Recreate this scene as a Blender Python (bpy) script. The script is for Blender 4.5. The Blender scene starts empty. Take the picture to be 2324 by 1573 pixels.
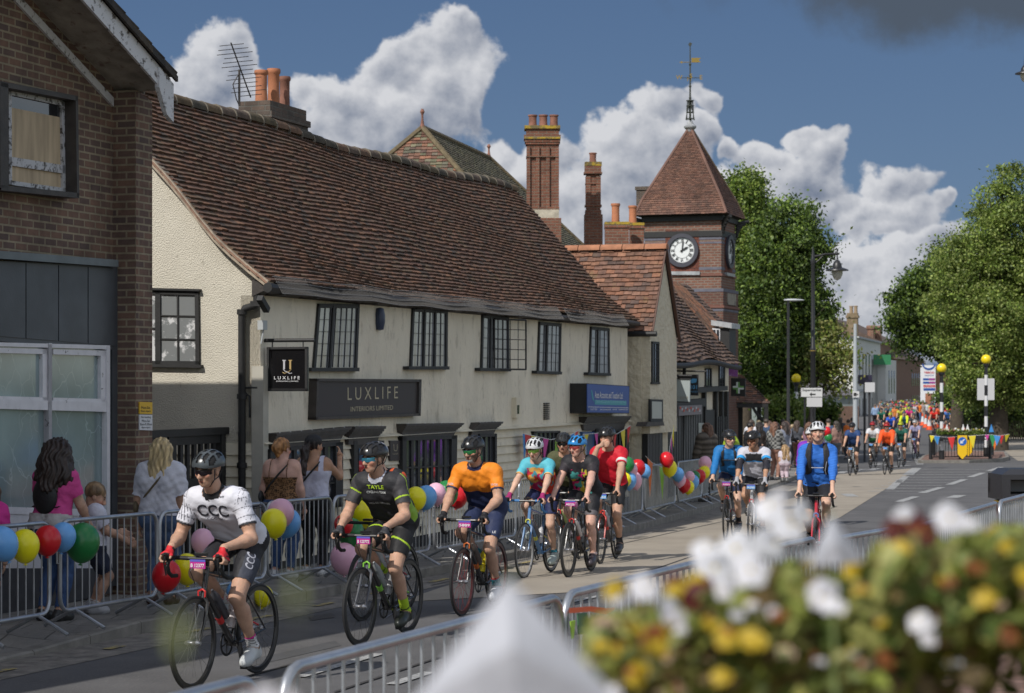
import bpy, math, random
import numpy as np
from mathutils import Vector, Matrix, Euler
from mathutils.bvhtree import BVHTree
R = math.radians
PI = math.pi
rnd = random.Random(7)
nrg = np.random.default_rng(11)
SC = bpy.context.scene
COL = SC.collection
FPX, CXP, HYP, HC, GR = 4900.0, 1162.0, 870.0, 1.93, 0.0155
AZ = R(18.5)
SA, CA = math.sin(AZ), math.cos(AZ)
TH = PI/2 - AZ                     # street frame: x along the street, y to the left, z up
GK = [(-60, -1.93), (0, -1.93), (92, -3.35), (220, -3.33), (330, -2.7), (600, 1.0), (1200, 3.0), (9000, 3.0)]
def G(Y):
 for (a, za), (b, zb) in zip(GK, GK[1:]):
  if Y <= b:
   return za + (zb-za)*(max(Y, a)-a)/(b-a)
 return GK[-1][1]
def W(s, n, z=0.0):
 return Vector((s*SA - n*CA, s*CA + n*SA, z))
def SN(X, Y):
 return (X*SA + Y*CA, -X*CA + Y*SA)
def PX(px, Y):                     # world X of image column px at depth Y
 return (px-CXP)/FPX*Y
def PZ(py, Y):
 return (HYP-py)/FPX*Y
def FN(n, px, py):                 # point on the plane n = const seen at (px, py) -> (s, n, z)
 k = (px-CXP)/FPX
 s = n*(CA+SA*k)/(SA-CA*k)
 return (s, n, PZ(py, s*CA+n*SA))
def FS(s, px, py):
 k = (px-CXP)/FPX
 n = s*(SA-CA*k)/(CA+SA*k)
 return (s, n, PZ(py, s*CA+n*SA))
def gY(py, up=0.0):                # depth of a ground point seen at row py
 return (HC-up)*FPX/(py-HYP-GR*FPX)
def link(o):
 COL.objects.link(o); return o
def tag(o, label=None, cat=None, group=None, kind=None):
 if label: o['label'] = label
 if cat: o['category'] = cat
 if group: o['group'] = group
 if kind: o['kind'] = kind
 return o
def thing(name, label, cat, loc=(0, 0, 0), rotz=0.0, group=None):
 o = link(bpy.data.objects.new(name, None))
 o.empty_display_size = 0.2
 o.location = loc; o.rotation_euler = (0, 0, rotz)
 return tag(o, label, cat, group)
class MB:
 def __init__(self):
  self.v = []; self.f = []; self.m = []; self.c = []; self.n = 0; self.M = None; self.mi = 0; self.col = None
 def add(self, vs, fs, mi=None):
  b = self.n
  if self.M is not None:
   vs = [tuple(self.M @ Vector(p)) for p in vs]
  self.v.extend([tuple(p) for p in vs]); self.n += len(vs)
  mi = self.mi if mi is None else mi
  for f in fs:
   self.f.append(tuple(b+i for i in f)); self.m.append(mi); self.c.append(self.col)
 def box(self, a, b, mi=None):
  x0, x1 = sorted((a[0], b[0])); y0, y1 = sorted((a[1], b[1])); z0, z1 = sorted((a[2], b[2]))
  self.add([(x0,y0,z0),(x1,y0,z0),(x1,y1,z0),(x0,y1,z0),(x0,y0,z1),(x1,y0,z1),(x1,y1,z1),(x0,y1,z1)],
                 [(0,3,2,1),(4,5,6,7),(0,1,5,4),(1,2,6,5),(2,3,7,6),(3,0,4,7)], mi)
 def prism(self, poly, d, mi=None):          # polygon (3-D points) extruded by vector d
  n = len(poly); d = Vector(d)
  vs = [Vector(p) for p in poly] + [Vector(p)+d for p in poly]
  nrm = Vector((0,0,0))
  for i in range(n):
   nrm += vs[i].cross(vs[(i+1) % n])
  fl = nrm.dot(d) > 0
  fs = [tuple(range(n)), tuple(range(2*n-1, n-1, -1))] + [(i, i+n, (i+1) % n+n, (i+1) % n) for i in range(n)]
  if fl: fs = [f[::-1] for f in fs]
  self.add(vs, fs, mi)
 def quad(self, a, b, c, d, mi=None):
  self.add([a, b, c, d], [(0, 1, 2, 3)], mi)
 def tube(self, pts, r, seg=8, mi=None, cap=True, closed=False, flat=None):
  pts = [Vector(p) for p in pts]; n = len(pts)
  rs = r if isinstance(r, (list, tuple)) else [r]*n
  vs = []; fs = []; prev = None
  for i, p in enumerate(pts):
   if closed: t = pts[(i+1) % n]-pts[i-1]
   else: t = pts[min(i+1, n-1)]-pts[max(i-1, 0)]
   t.normalize()
   if prev is None:
    a = Vector((0,0,1)) if abs(t.z) < .9 else Vector((1,0,0))
    x = t.cross(a).normalized()
   else:
    x = (prev - t*prev.dot(t))
    x = x.normalized() if x.length > 1e-6 else t.orthogonal().normalized()
   prev = x; y = t.cross(x)
   for k in range(seg):
    an = 2*PI*k/seg
    fx, fy = (1, 1) if flat is None else flat
    vs.append(p + (x*math.cos(an)*fx + y*math.sin(an)*fy)*rs[i])
  m = n if closed else n-1
  for i in range(m):
   for k in range(seg):
    a = i*seg+k; b = i*seg+(k+1) % seg; j = ((i+1) % n)*seg
    fs.append((a, b, j+(k+1) % seg, j+k))
  if cap and not closed:
   fs.append(tuple(range(seg-1, -1, -1))); fs.append(tuple(range((n-1)*seg, n*seg)))
  self.add(vs, fs, mi)
 def lathe(self, prof, c=(0,0,0), seg=16, mi=None, axis='z', ang=2*PI):
  vs = []; fs = []; n = len(prof)
  for (r, h) in prof:
   for k in range(seg):
    a = ang*k/seg
    x, y = r*math.cos(a), r*math.sin(a)
    p = (x, y, h) if axis == 'z' else ((h, x, y) if axis == 'x' else (y, h, x))
    vs.append((p[0]+c[0], p[1]+c[1], p[2]+c[2]))
  for i in range(n-1):
   for k in range(seg):
    a = i*seg+k; b = i*seg+(k+1) % seg
    fs.append((a, b, b+seg, a+seg))
  fs.append(tuple(range(seg-1, -1, -1))); fs.append(tuple(range((n-1)*seg, n*seg)))
  self.add(vs, fs, mi)
 def ball(self, c, r, seg=12, rings=8, mi=None):
  if not isinstance(r, (list, tuple)): r = (r, r, r)
  vs = [(c[0], c[1], c[2]-r[2])]; fs = []
  for i in range(1, rings):
   a = -PI/2+PI*i/rings
   for k in range(seg):
    b = 2*PI*k/seg
    vs.append((c[0]+r[0]*math.cos(a)*math.cos(b), c[1]+r[1]*math.cos(a)*math.sin(b), c[2]+r[2]*math.sin(a)))
  vs.append((c[0], c[1], c[2]+r[2])); top = len(vs)-1
  for k in range(seg):
   fs.append((0, 1+(k+1) % seg, 1+k)); fs.append((top, 1+(rings-2)*seg+k, 1+(rings-2)*seg+(k+1) % seg))
  for i in range(rings-2):
   for k in range(seg):
    a = 1+i*seg+k; b = 1+i*seg+(k+1) % seg
    fs.append((a, b, b+seg, a+seg))
  self.add(vs, fs, mi)
 def build(self, name, mats, parent=None, smooth=False, org=None):
  if not isinstance(mats, (list, tuple)): mats = [mats]
  me = bpy.data.meshes.new(name)
  vs = self.v
  if org is not None:
   vs = [(p[0]-org[0], p[1]-org[1], p[2]-org[2]) for p in vs]
  me.from_pydata(vs, [], self.f)
  for m in mats: me.materials.append(m)
  if len(mats) > 1: me.polygons.foreach_set('material_index', self.m)
  if smooth: me.polygons.foreach_set('use_smooth', [True]*len(self.f))
  if any(c is not None for c in self.c):
   at = me.color_attributes.new('Col', 'FLOAT_COLOR', 'CORNER')
   arr = []
   for f, c in zip(self.f, self.c):
    c = c or (.5, .5, .5)
    arr.extend([c[0], c[1], c[2], 1.0]*len(f))
   at.data.foreach_set('color', arr)
  me.update()
  o = link(bpy.data.objects.new(name, me))
  if parent is not None: o.parent = parent
  if smooth and smooth != 'all':
   try: me.set_sharp_from_angle(angle=R(40))
   except Exception: pass
  return o
def np_mesh(name, V, Fq, mats, parent=None, smooth=True, col=None):
 me = bpy.data.meshes.new(name)
 nv, nf = len(V), len(Fq); k = Fq.shape[1]
 me.vertices.add(nv); me.vertices.foreach_set('co', np.ascontiguousarray(V, dtype=np.float32).ravel())
 me.loops.add(nf*k); me.loops.foreach_set('vertex_index', np.ascontiguousarray(Fq, dtype=np.int32).ravel())
 me.polygons.add(nf); me.polygons.foreach_set('loop_start', np.arange(0, nf*k, k, dtype=np.int32))
 me.polygons.foreach_set('loop_total', np.full(nf, k, dtype=np.int32))
 if smooth: me.polygons.foreach_set('use_smooth', np.ones(nf, dtype=bool))
 for m in (mats if isinstance(mats, (list, tuple)) else [mats]): me.materials.append(m)
 if col is not None:
  at = me.color_attributes.new('Col', 'FLOAT_COLOR', 'POINT')
  c4 = np.ones((nv, 4), dtype=np.float32); c4[:, :3] = col
  at.data.foreach_set('color', c4.ravel())
 me.update(calc_edges=True)
 o = link(bpy.data.objects.new(name, me))
 if parent is not None: o.parent = parent
 return o
def copy_tree(o, parent=None):
 c = o.copy(); COL.objects.link(c)
 if parent is not None: c.parent = parent
 for ch in list(o.children): copy_tree(ch, c)
 return c
def srgb(r, g, b):
 return tuple(((c/255)/12.92 if c/255 <= .04045 else ((c/255+.055)/1.055)**2.4) for c in (r, g, b))
MC = {}
def mat(name, col=(.5,.5,.5), rough=.6, metal=0.0, var=0.0, vs=6.0, bump=0.0, bs=40.0, attr=False, coat=0.0, spec=.5, emit=None, trans=0.0, stretch=None, dirt=None):
 if name in MC: return MC[name]
 m = bpy.data.materials.new(name); m.use_nodes = True
 nt = m.node_tree; b = nt.nodes['Principled BSDF']; L = nt.links
 b.inputs['Roughness'].default_value = rough; b.inputs['Metallic'].default_value = metal
 b.inputs['Specular IOR Level'].default_value = spec
 if coat: b.inputs['Coat Weight'].default_value = coat
 if trans: b.inputs['Transmission Weight'].default_value = trans
 b.inputs['Base Color'].default_value = (*col, 1)
 src = None
 if attr:
  a = nt.nodes.new('ShaderNodeVertexColor'); a.layer_name = 'Col'; src = a.outputs['Color']
 tc = nt.nodes.new('ShaderNodeTexCoord'); vec = tc.outputs['Object']
 if stretch:
  mp = nt.nodes.new('ShaderNodeMapping'); mp.inputs['Scale'].default_value = stretch
  L.new(vec, mp.inputs['Vector']); vec = mp.outputs['Vector']
 if var:
  no = nt.nodes.new('ShaderNodeTexNoise'); no.inputs['Scale'].default_value = vs; no.inputs['Detail'].default_value = 5
  L.new(vec, no.inputs['Vector'])
  mr = nt.nodes.new('ShaderNodeMapRange'); mr.inputs[1].default_value = .3; mr.inputs[2].default_value = .7
  mr.inputs[3].default_value = 1-var; mr.inputs[4].default_value = 1+var
  L.new(no.outputs['Fac'], mr.inputs[0])
  mx = nt.nodes.new('ShaderNodeMix'); mx.data_type = 'RGBA'; mx.blend_type = 'MULTIPLY'; mx.inputs['Factor'].default_value = 1
  if src: L.new(src, mx.inputs[6])
  else: mx.inputs[6].default_value = (*col, 1)
  L.new(mr.outputs[0], mx.inputs[7]); src = mx.outputs[2]
 if dirt:                                   # (colour, scale, low, high): stains with a shape of their own
  no = nt.nodes.new('ShaderNodeTexNoise'); no.inputs['Scale'].default_value = dirt[1]; no.inputs['Detail'].default_value = 8; no.inputs['Roughness'].default_value = .7
  L.new(vec, no.inputs['Vector'])
  mr = nt.nodes.new('ShaderNodeMapRange'); mr.inputs[1].default_value = dirt[2]; mr.inputs[2].default_value = dirt[3]
  L.new(no.outputs['Fac'], mr.inputs[0])
  mx = nt.nodes.new('ShaderNodeMix'); mx.data_type = 'RGBA'
  L.new(mr.outputs[0], mx.inputs['Factor'])
  if src: L.new(src, mx.inputs[6])
  else: mx.inputs[6].default_value = (*col, 1)
  mx.inputs[7].default_value = (*dirt[0], 1); src = mx.outputs[2]
 if src: L.new(src, b.inputs['Base Color'])
 if bump:
  no = nt.nodes.new('ShaderNodeTexNoise'); no.inputs['Scale'].default_value = bs; no.inputs['Detail'].default_value = 4
  L.new(vec, no.inputs['Vector'])
  bm = nt.nodes.new('ShaderNodeBump'); bm.inputs['Strength'].default_value = bump; bm.inputs['Distance'].default_value = .5/bs
  L.new(no.outputs['Fac'], bm.inputs['Height']); L.new(bm.outputs[0], b.inputs['Normal'])
 if emit:
  b.inputs['Emission Color'].default_value = (*emit[0], 1); b.inputs['Emission Strength'].default_value = emit[1]
 MC[name] = m
 return m
def brickmat(name, c1, c2, mortar, w=.215, h=.075, msz=.011, var=.35, blue=None):
 if name in MC: return MC[name]
 m = bpy.data.materials.new(name); m.use_nodes = True
 nt = m.node_tree; b = nt.nodes['Principled BSDF']; L = nt.links; nn = nt.nodes.new
 tc = nn('ShaderNodeTexCoord'); sp = nn('ShaderNodeSeparateXYZ'); sn = nn('ShaderNodeSeparateXYZ')
 L.new(tc.outputs['Object'], sp.inputs[0]); L.new(tc.outputs['Normal'], sn.inputs[0])
 ax = nn('ShaderNodeMath'); ax.operation = 'ABSOLUTE'; L.new(sn.outputs['X'], ax.inputs[0])
 ay = nn('ShaderNodeMath'); ay.operation = 'ABSOLUTE'; L.new(sn.outputs['Y'], ay.inputs[0])
 gt = nn('ShaderNodeMath'); gt.operation = 'GREATER_THAN'; L.new(ax.outputs[0], gt.inputs[0]); L.new(ay.outputs[0], gt.inputs[1])
 mx = nn('ShaderNodeMix'); L.new(gt.outputs[0], mx.inputs['Factor']); L.new(sp.outputs['X'], mx.inputs[2]); L.new(sp.outputs['Y'], mx.inputs[3])
 cb = nn('ShaderNodeCombineXYZ'); L.new(mx.outputs[0], cb.inputs[0]); L.new(sp.outputs['Z'], cb.inputs[1])
 br = nn('ShaderNodeTexBrick'); L.new(cb.outputs[0], br.inputs['Vector'])
 br.inputs['Scale'].default_value = 1; br.inputs['Brick Width'].default_value = w; br.inputs['Row Height'].default_value = h
 br.inputs['Mortar Size'].default_value = msz; br.inputs['Mortar Smooth'].default_value = .2; br.inputs['Bias'].default_value = 0
 br.inputs['Color1'].default_value = (*c1, 1); br.inputs['Color2'].default_value = (*c2, 1); br.inputs['Mortar'].default_value = (*mortar, 1)
 no = nn('ShaderNodeTexNoise'); no.inputs['Scale'].default_value = 2.2; no.inputs['Detail'].default_value = 8; no.inputs['Roughness'].default_value = .75
 L.new(tc.outputs['Object'], no.inputs['Vector'])
 mr = nn('ShaderNodeMapRange'); mr.inputs[1].default_value = .3; mr.inputs[2].default_value = .7; mr.inputs[3].default_value = 1-var; mr.inputs[4].default_value = 1+var
 L.new(no.outputs['Fac'], mr.inputs[0])
 ml = nn('ShaderNodeMix'); ml.data_type = 'RGBA'; ml.blend_type = 'MULTIPLY'; ml.inputs['Factor'].default_value = 1
 L.new(br.outputs['Color'], ml.inputs[6]); L.new(mr.outputs[0], ml.inputs[7]); L.new(ml.outputs[2], b.inputs['Base Color'])
 iv = nn('ShaderNodeMath'); iv.operation = 'MULTIPLY_ADD'; iv.inputs[1].default_value = -1; iv.inputs[2].default_value = 1; L.new(br.outputs['Fac'], iv.inputs[0])
 n2 = nn('ShaderNodeTexNoise'); n2.inputs['Scale'].default_value = 60; L.new(tc.outputs['Object'], n2.inputs['Vector'])
 ad = nn('ShaderNodeMath'); ad.operation = 'MULTIPLY_ADD'; ad.inputs[1].default_value = .35; L.new(n2.outputs['Fac'], ad.inputs[0]); L.new(iv.outputs[0], ad.inputs[2])
 bm = nn('ShaderNodeBump'); bm.inputs['Strength'].default_value = .8; bm.inputs['Distance'].default_value = .012
 L.new(ad.outputs[0], bm.inputs['Height']); L.new(bm.outputs[0], b.inputs['Normal'])
 b.inputs['Roughness'].default_value = .9
 MC[name] = m
 return m
_tc = {}
def text_mesh(txt, bold=0.0):
 key = (txt, bold)
 if key in _tc: return _tc[key]
 cu = bpy.data.curves.new('lettering', 'FONT'); cu.body = txt; cu.size = 1.0; cu.align_x = 'CENTER'; cu.align_y = 'CENTER'
 cu.resolution_u = 3; cu.offset = bold
 ob = bpy.data.objects.new('lettering', cu); COL.objects.link(ob)
 dg = bpy.context.evaluated_depsgraph_get(); dg.update()
 me = ob.evaluated_get(dg).to_mesh()
 V = [tuple(v.co) for v in me.vertices]; Fc = [tuple(p.vertices) for p in me.polygons]
 ob.evaluated_get(dg).to_mesh_clear()
 bpy.data.objects.remove(ob); bpy.data.curves.remove(cu)
 xs = [v[0] for v in V]; ys = [v[1] for v in V]
 cx, cy = (min(xs)+max(xs))/2, (min(ys)+max(ys))/2
 w, h = max(xs)-min(xs), max(ys)-min(ys)
 V = [((v[0]-cx)/w, (v[1]-cy)/h) for v in V]
 _tc[key] = (V, Fc, w/h)
 return _tc[key]
def put_text(mb, txt, c, ux, uy, w=None, h=None, mi=None, bold=0.0):
 V, Fc, asp = text_mesh(txt, bold)
 if w is None: w = h*asp
 if h is None: h = w/asp
 c, ux, uy = Vector(c), Vector(ux), Vector(uy)
 mb.add([c+ux*(x*w)+uy*(y*h) for x, y in V], Fc, mi)
# camera, sun, sky
cam = bpy.data.cameras.new('Camera'); camo = link(bpy.data.objects.new('Camera', cam))
cam.sensor_width = 36; cam.lens = 36*FPX/2324; cam.shift_y = (HYP-1573/2)/2324
cam.clip_start = .1; cam.clip_end = 20000
camo.location = (0, 0, 0); camo.rotation_euler = (PI/2, 0, 0)
cam.dof.use_dof = True; cam.dof.focus_distance = 18.0; cam.dof.aperture_fstop = 6.3
SC.camera = camo
SUN_AZ, SUN_EL = R(38), R(43)      # direction the light travels, measured from +Y towards +X
sd = Vector((math.sin(SUN_AZ)*math.cos(SUN_EL), math.cos(SUN_AZ)*math.cos(SUN_EL), -math.sin(SUN_EL)))
sl = bpy.data.lights.new('Sun', 'SUN'); sl.energy = 4.0; sl.angle = R(.5); sl.color = (1, .955, .89)
so = link(bpy.data.objects.new('Sun', sl)); so.rotation_euler = sd.to_track_quat('-Z', 'Y').to_euler(); so.location = (0, -5, 30)
wd = bpy.data.worlds.new('World'); SC.world = wd; wd.use_nodes = True
nt = wd.node_tree; L = nt.links; nn = nt.nodes.new
bg = nt.nodes['Background']; bg.inputs['Strength'].default_value = 0.105
sky = nn('ShaderNodeTexSky'); sky.sky_type = 'NISHITA'; sky.sun_disc = False
sky.sun_elevation = SUN_EL; sky.sun_rotation = math.atan2(-sd.x, -sd.y); sky.air_density = 1.0; sky.dust_density = .3; sky.ozone_density = 3.0
def vm(op, a=None, b=None, s=None):
 n = nn('ShaderNodeVectorMath'); n.operation = op
 for i, x in enumerate((a, b)):
  if x is None: continue
  if isinstance(x, (tuple, list)): n.inputs[i].default_value = x
  else: L.new(x, n.inputs[i])
 if s is not None:
  if isinstance(s, float): n.inputs['Scale'].default_value = s
  else: L.new(s, n.inputs['Scale'])
 return n.outputs[1] if op in ('LENGTH', 'DOT_PRODUCT') else n.outputs[0]
def mt(op, a, b=None, c=None, cl=False):
 n = nn('ShaderNodeMath'); n.operation = op; n.use_clamp = cl
 for i, x in enumerate((a, b, c)):
  if x is None: continue
  if isinstance(x, (int, float)): n.inputs[i].default_value = x
  else: L.new(x, n.inputs[i])
 return n.outputs[0]
def nz(v, sc, det=6, rough=.55, dist=0.0, col=False):
 n = nn('ShaderNodeTexNoise'); n.inputs['Scale'].default_value = sc; n.inputs['Detail'].default_value = det; n.inputs['Roughness'].default_value = rough; n.inputs['Distortion'].default_value = dist
 L.new(v, n.inputs['Vector']); return n.outputs['Color' if col else 'Fac']
def mrg(x, a, b, c=0.0, d=1.0, smooth=True):
 n = nn('ShaderNodeMapRange'); n.interpolation_type = 'SMOOTHSTEP' if smooth else 'LINEAR'
 L.new(x, n.inputs[0])
 for i, q in enumerate((a, b, c, d)): n.inputs[i+1].default_value = q
 return n.outputs[0]
def mixc(f, a, b):
 n = nn('ShaderNodeMix'); n.data_type = 'RGBA'
 if isinstance(f, float): n.inputs[0].default_value = f
 else: L.new(f, n.inputs[0])
 for i, x in ((6, a), (7, b)):
  if isinstance(x, tuple): n.inputs[i].default_value = (*x, 1)
  else: L.new(x, n.inputs[i])
 return n.outputs[2]
tc = nn('ShaderNodeTexCoord'); D = tc.outputs['Generated']
sp = nn('ShaderNodeSeparateXYZ'); L.new(D, sp.inputs[0])
ysafe = mt('MAXIMUM', sp.outputs['Y'], .05)
cb = nn('ShaderNodeCombineXYZ'); L.new(mt('DIVIDE', sp.outputs['X'], ysafe), cb.inputs[0]); L.new(mt('DIVIDE', sp.outputs['Z'], ysafe), cb.inputs[1])
P2 = cb.outputs[0]
wn = vm('MULTIPLY', vm('SUBTRACT', nz(P2, 14, 3, .6, col=True), (.5, .5, .5)), (.05, .05, 0))
wn2 = vm('MULTIPLY', vm('SUBTRACT', nz(P2, 55, 3, .6, col=True), (.5, .5, .5)), (.014, .014, 0))
PW = vm('ADD', vm('ADD', P2, wn), wn2)
BL = [(268,68,36,44),(480,135,80,80),(520,120,60,60),(440,190,70,90),(520,200,110,90),(400,230,60,60),
      (700,195,62,48),(780,230,130,90),(890,160,90,70),(1010,120,100,75),(1035,90,70,45),(1010,200,120,100),(930,270,170,90),(790,300,150,70),(1070,230,50,70),
      (1140,350,50,60),(1200,420,90,90),(1310,450,110,100),(1390,290,85,60),(1480,230,75,55),(1585,215,50,45),(1430,360,150,110),(1560,290,70,50),(1330,520,120,80),(1480,450,130,120),
      (1640,340,45,40),(1720,350,80,45),(1860,310,60,48),(1900,350,60,60),(1810,390,150,70),(1700,450,110,80),(1640,470,80,90),(1860,460,110,45),(1700,560,150,60),
      (2040,440,80,50),(1965,495,85,45),(2060,500,110,45),(2010,525,120,30),(2140,480,35,22),
      (1960,650,120,80),(1400,560,260,110),(1180,520,120,120),(1250,360,60,60),(1750,610,260,70),(2000,600,240,60),(2050,690,260,90),(2060,600,110,60),(2140,560,110,45),(2000,730,160,80),(2190,620,150,90)]
Fm = None; Sh = None; Sw = None
for (x, y, rx, ry) in BL:
 mp = nn('ShaderNodeMapping'); mp.vector_type = 'POINT'
 a, b = FPX/rx, FPX/ry
 mp.inputs['Scale'].default_value = (a, b, 0)
 mp.inputs['Location'].default_value = (-(x-CXP)/FPX*a, -(HYP-y)/FPX*b, 0)
 L.new(PW, mp.inputs['Vector'])
 f = mt('SUBTRACT', 1.0, vm('LENGTH', mp.outputs[0])); w_ = mt('POWER', mt('MAXIMUM', mt('ADD', f, .15), 0.0), 3.0); sh_ = mt('MULTIPLY', w_, vm('DOT_PRODUCT', mp.outputs[0], (-.50, .86, 0)))
 Sh = sh_ if Sh is None else mt('ADD', Sh, sh_); Sw = w_ if Sw is None else mt('ADD', Sw, w_)
 Fm = f if Fm is None else mt('SMOOTH_MAX', Fm, f, .25)
fb = nz(P2, 62, 8, .62)
den = mt('ADD', Fm, mt('MULTIPLY', mt('SUBTRACT', fb, .5), 1.0))
front = mrg(sp.outputs['Y'], .72, .86)
mask = mt('MULTIPLY', mrg(den, -.02, .26), front); ball = mt('DIVIDE', Sh, mt('ADD', Sw, .02))
off = vm('ADD', P2, (-.0032, .0050, 0))
off2 = vm('ADD', P2, (-.009, .012, 0))
n1 = nz(P2, 48, 6, .55); n2_ = nz(off, 48, 6, .55)
m1 = nz(P2, 19, 2, .5); m2 = nz(off2, 19, 2, .5)
rel = mt('ADD', mt('MULTIPLY', mt('SUBTRACT', n1, n2_), 1.5), mt('MULTIPLY', mt('SUBTRACT', m1, m2), 1.5))
core = mrg(Fm, .15, 1.0, 0.0, .22)
lit = mt('ADD', mt('ADD', mt('SUBTRACT', .68, core), mt('MULTIPLY', ball, .62)), rel, cl=True)
ccol = mixc(lit, (1.75, 2.1, 2.85), (6.2, 6.3, 6.6))
skl = mixc(mrg(sp.outputs['Z'], .0, .32), (.86, 1.52, 2.80), (.43, .88, 1.98))
skm = mixc(mt('MULTIPLY', front, .88), sky.outputs['Color'], skl)
dk = mt('ADD', mt('SUBTRACT', 1.0, vm('LENGTH', vm('MULTIPLY', vm('SUBTRACT', P2, ((2190-CXP)/FPX, (HYP+60)/FPX, 0)), (FPX/640, FPX/165, 0)))), mt('MULTIPLY', mt('SUBTRACT', nz(P2, 20, 6, .6), .5), 1.4))
dkm = mt('MULTIPLY', mrg(dk, -.10, .5, 0, .93), front)
c1 = mixc(mask, skm, ccol)
c2 = mixc(dkm, c1, (.75, .95, 1.25))
gl = mrg(nz(D, 2.6, 7, .6), .44, .58)
glm = mt('MULTIPLY', mt('MULTIPLY', gl, mt('SUBTRACT', 1.0, front)), mrg(sp.outputs['Z'], .0, .12))  # clouds outside the view, added only to raise the fill light
c3 = mixc(glm, c2, (7.6, 7.7, 8.0))
L.new(c3, bg.inputs['Color'])
SC.view_settings.view_transform = 'Standard'; SC.view_settings.look = 'None'; SC.view_settings.gamma = 1.0; SC.view_settings.exposure = 0.0
SC.cycles.max_bounces = 6; SC.cycles.diffuse_bounces = 3; SC.cycles.glossy_bounces = 3; SC.cycles.transmission_bounces = 4; SC.cycles.transparent_max_bounces = 8
SC.cycles.use_denoising = True; SC.cycles.caustics_reflective = False; SC.cycles.caustics_refractive = False
SC.cycles.sample_clamp_indirect = 6
wd.cycles.sampling_method = 'MANUAL'; wd.cycles.sample_map_resolution = 256
# ground, road, pavements
def gp(px, py):
 Y = gY(py)
 if Y > 92: Y = 3.35*FPX/(py-HYP)
 return PX(px, Y), Y
M_ASPH = mat('asphalt', (.092,.090,.092), .93, var=.22, vs=1.3, bump=.6, bs=160, dirt=((.15,.145,.135), 55, .50, .70))
M_BUFF = mat('buff_surfacing', (.30,.262,.21), .95, var=.12, vs=1.1, bump=.5, bs=140, dirt=((.2,.175,.145), 30, .55, .8))
M_GRASS = mat('grass_ground', (.06,.085,.03), .95, var=.4, vs=2)
M_WHITE = mat('road_paint', (.36,.36,.35), .7, var=.2, vs=9, dirt=((.16,.16,.16), 26, .5, .62))
M_YEL = mat('yellow_road_paint', (.42,.33,.12), .8, dirt=((.16,.15,.13), 14, .46, .56))
M_KERB = mat('granite_kerb', (.22,.205,.18), .85, var=.25, vs=5, bump=.4, bs=50)
M_PAVE = brickmat('paving_slabs', (.20,.19,.175), (.25,.235,.21), (.10,.095,.085), w=.6, h=.45, msz=.008, var=.25)
M_REDPAVE = mat('red_brick_pavers', (.2,.12,.095), .9, var=.3, vs=8, bump=.4, bs=30)
M_SETT = mat('stone_gutter', (.21,.19,.165), .9, var=.3, vs=6, bump=.6, bs=14, dirt=((.1,.095,.085), 5, .5, .7))
for m_ in (M_PAVE,):
 t = m_.node_tree
 brn = [n for n in t.nodes if n.type == 'TEX_BRICK'][0]; tcn = [n for n in t.nodes if n.type == 'TEX_COORD'][0]
 t.links.new(tcn.outputs['Object'], brn.inputs['Vector'])
def interp(tab, s):
 if s <= tab[0][0]: return tab[0][1]
 for (a, va), (b, vb) in zip(tab, tab[1:]):
  if s <= b: return va+(vb-va)*(s-a)/(b-a)
 return tab[-1][1]
KL = [(-10,9.15),(28,9.2),(36,9.6),(43,10.2),(61,12.2),(75,14),(110,19.5),(165,29),(200,35),(330,52),(700,90)]
KR = [(-10,3.0),(12,2.9),(20,2.4),(35,1.0),(60,-3),(90,-6),(120,-2),(140,6),(165,13),(200,21),(330,40),(700,78)]
SS = [-10+i*1.0 for i in range(130)]+[120+i*8 for i in range(73)]
def strip(name, f0, f1, dz, m, label=None, kind='structure', sr=None, cols=8):
 mb = MB(); ss = [s for s in SS if sr is None or sr[0] <= s <= sr[1]]
 vs = []; fs = []
 for s in ss:
  for c in range(cols+1):
   n = f0(s)+(f1(s)-f0(s))*c/cols
   p = W(s, n); vs.append((p.x, p.y, G(p.y)+dz))
 for i in range(len(ss)-1):
  for c in range(cols):
   a = i*(cols+1)+c; fs.append((a, a+cols+1, a+cols+2, a+1))
 mb.add(vs, fs); o = mb.build(name, m); tag(o, kind=kind)
 if label: o['label'] = label
 return o
mb = MB(); ys = [-60,-20,0,20,40,60,80,92,120,160,220,275,330,420,510,600,900,1200,3000,9000]; xs = [-6000,-1500,-400,-120,-60,-30,-10,10,30,60,120,400,1500,6000]
mb.add([(x, y, G(y)-.03) for y in ys for x in xs], [(j*len(xs)+i, j*len(xs)+i+1, (j+1)*len(xs)+i+1, (j+1)*len(xs)+i) for j in range(len(ys)-1) for i in range(len(xs)-1)])
tag(mb.build('ground', M_GRASS), kind='structure')
strip('road', lambda s: interp(KL, s), lambda s: interp(KR, s), 0.0, M_ASPH)
strip('gutter', lambda s: interp(KL, s), lambda s: interp(KL, s)-.62, .004, M_SETT, sr=(-10, 60), cols=1)
def groundpoly(name, pts, dz, m, kind='structure'):
 """flat patch given by image outline points; cut into a fan of fine triangles that follow the ground"""
 P = [Vector((*gp(*p), 0)) for p in pts]
 import bmesh
 bm = bmesh.new(); f = bm.faces.new([bm.verts.new(p) for p in P])
 bmesh.ops.triangulate(bm, faces=[f]);
 for y in range(8, 210, 4):
  bmesh.ops.bisect_plane(bm, geom=bm.verts[:]+bm.edges[:]+bm.faces[:], plane_co=(0, y, 0), plane_no=(0, 1, 0))
 for v in bm.verts: v.co.z = G(v.co.y)+dz
 bmesh.ops.recalc_face_normals(bm, faces=bm.faces[:])
 me = bpy.data.meshes.new(name); bm.to_mesh(me); bm.free(); me.materials.append(m)
 return tag(link(bpy.data.objects.new(name, me)), kind=kind)
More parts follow.
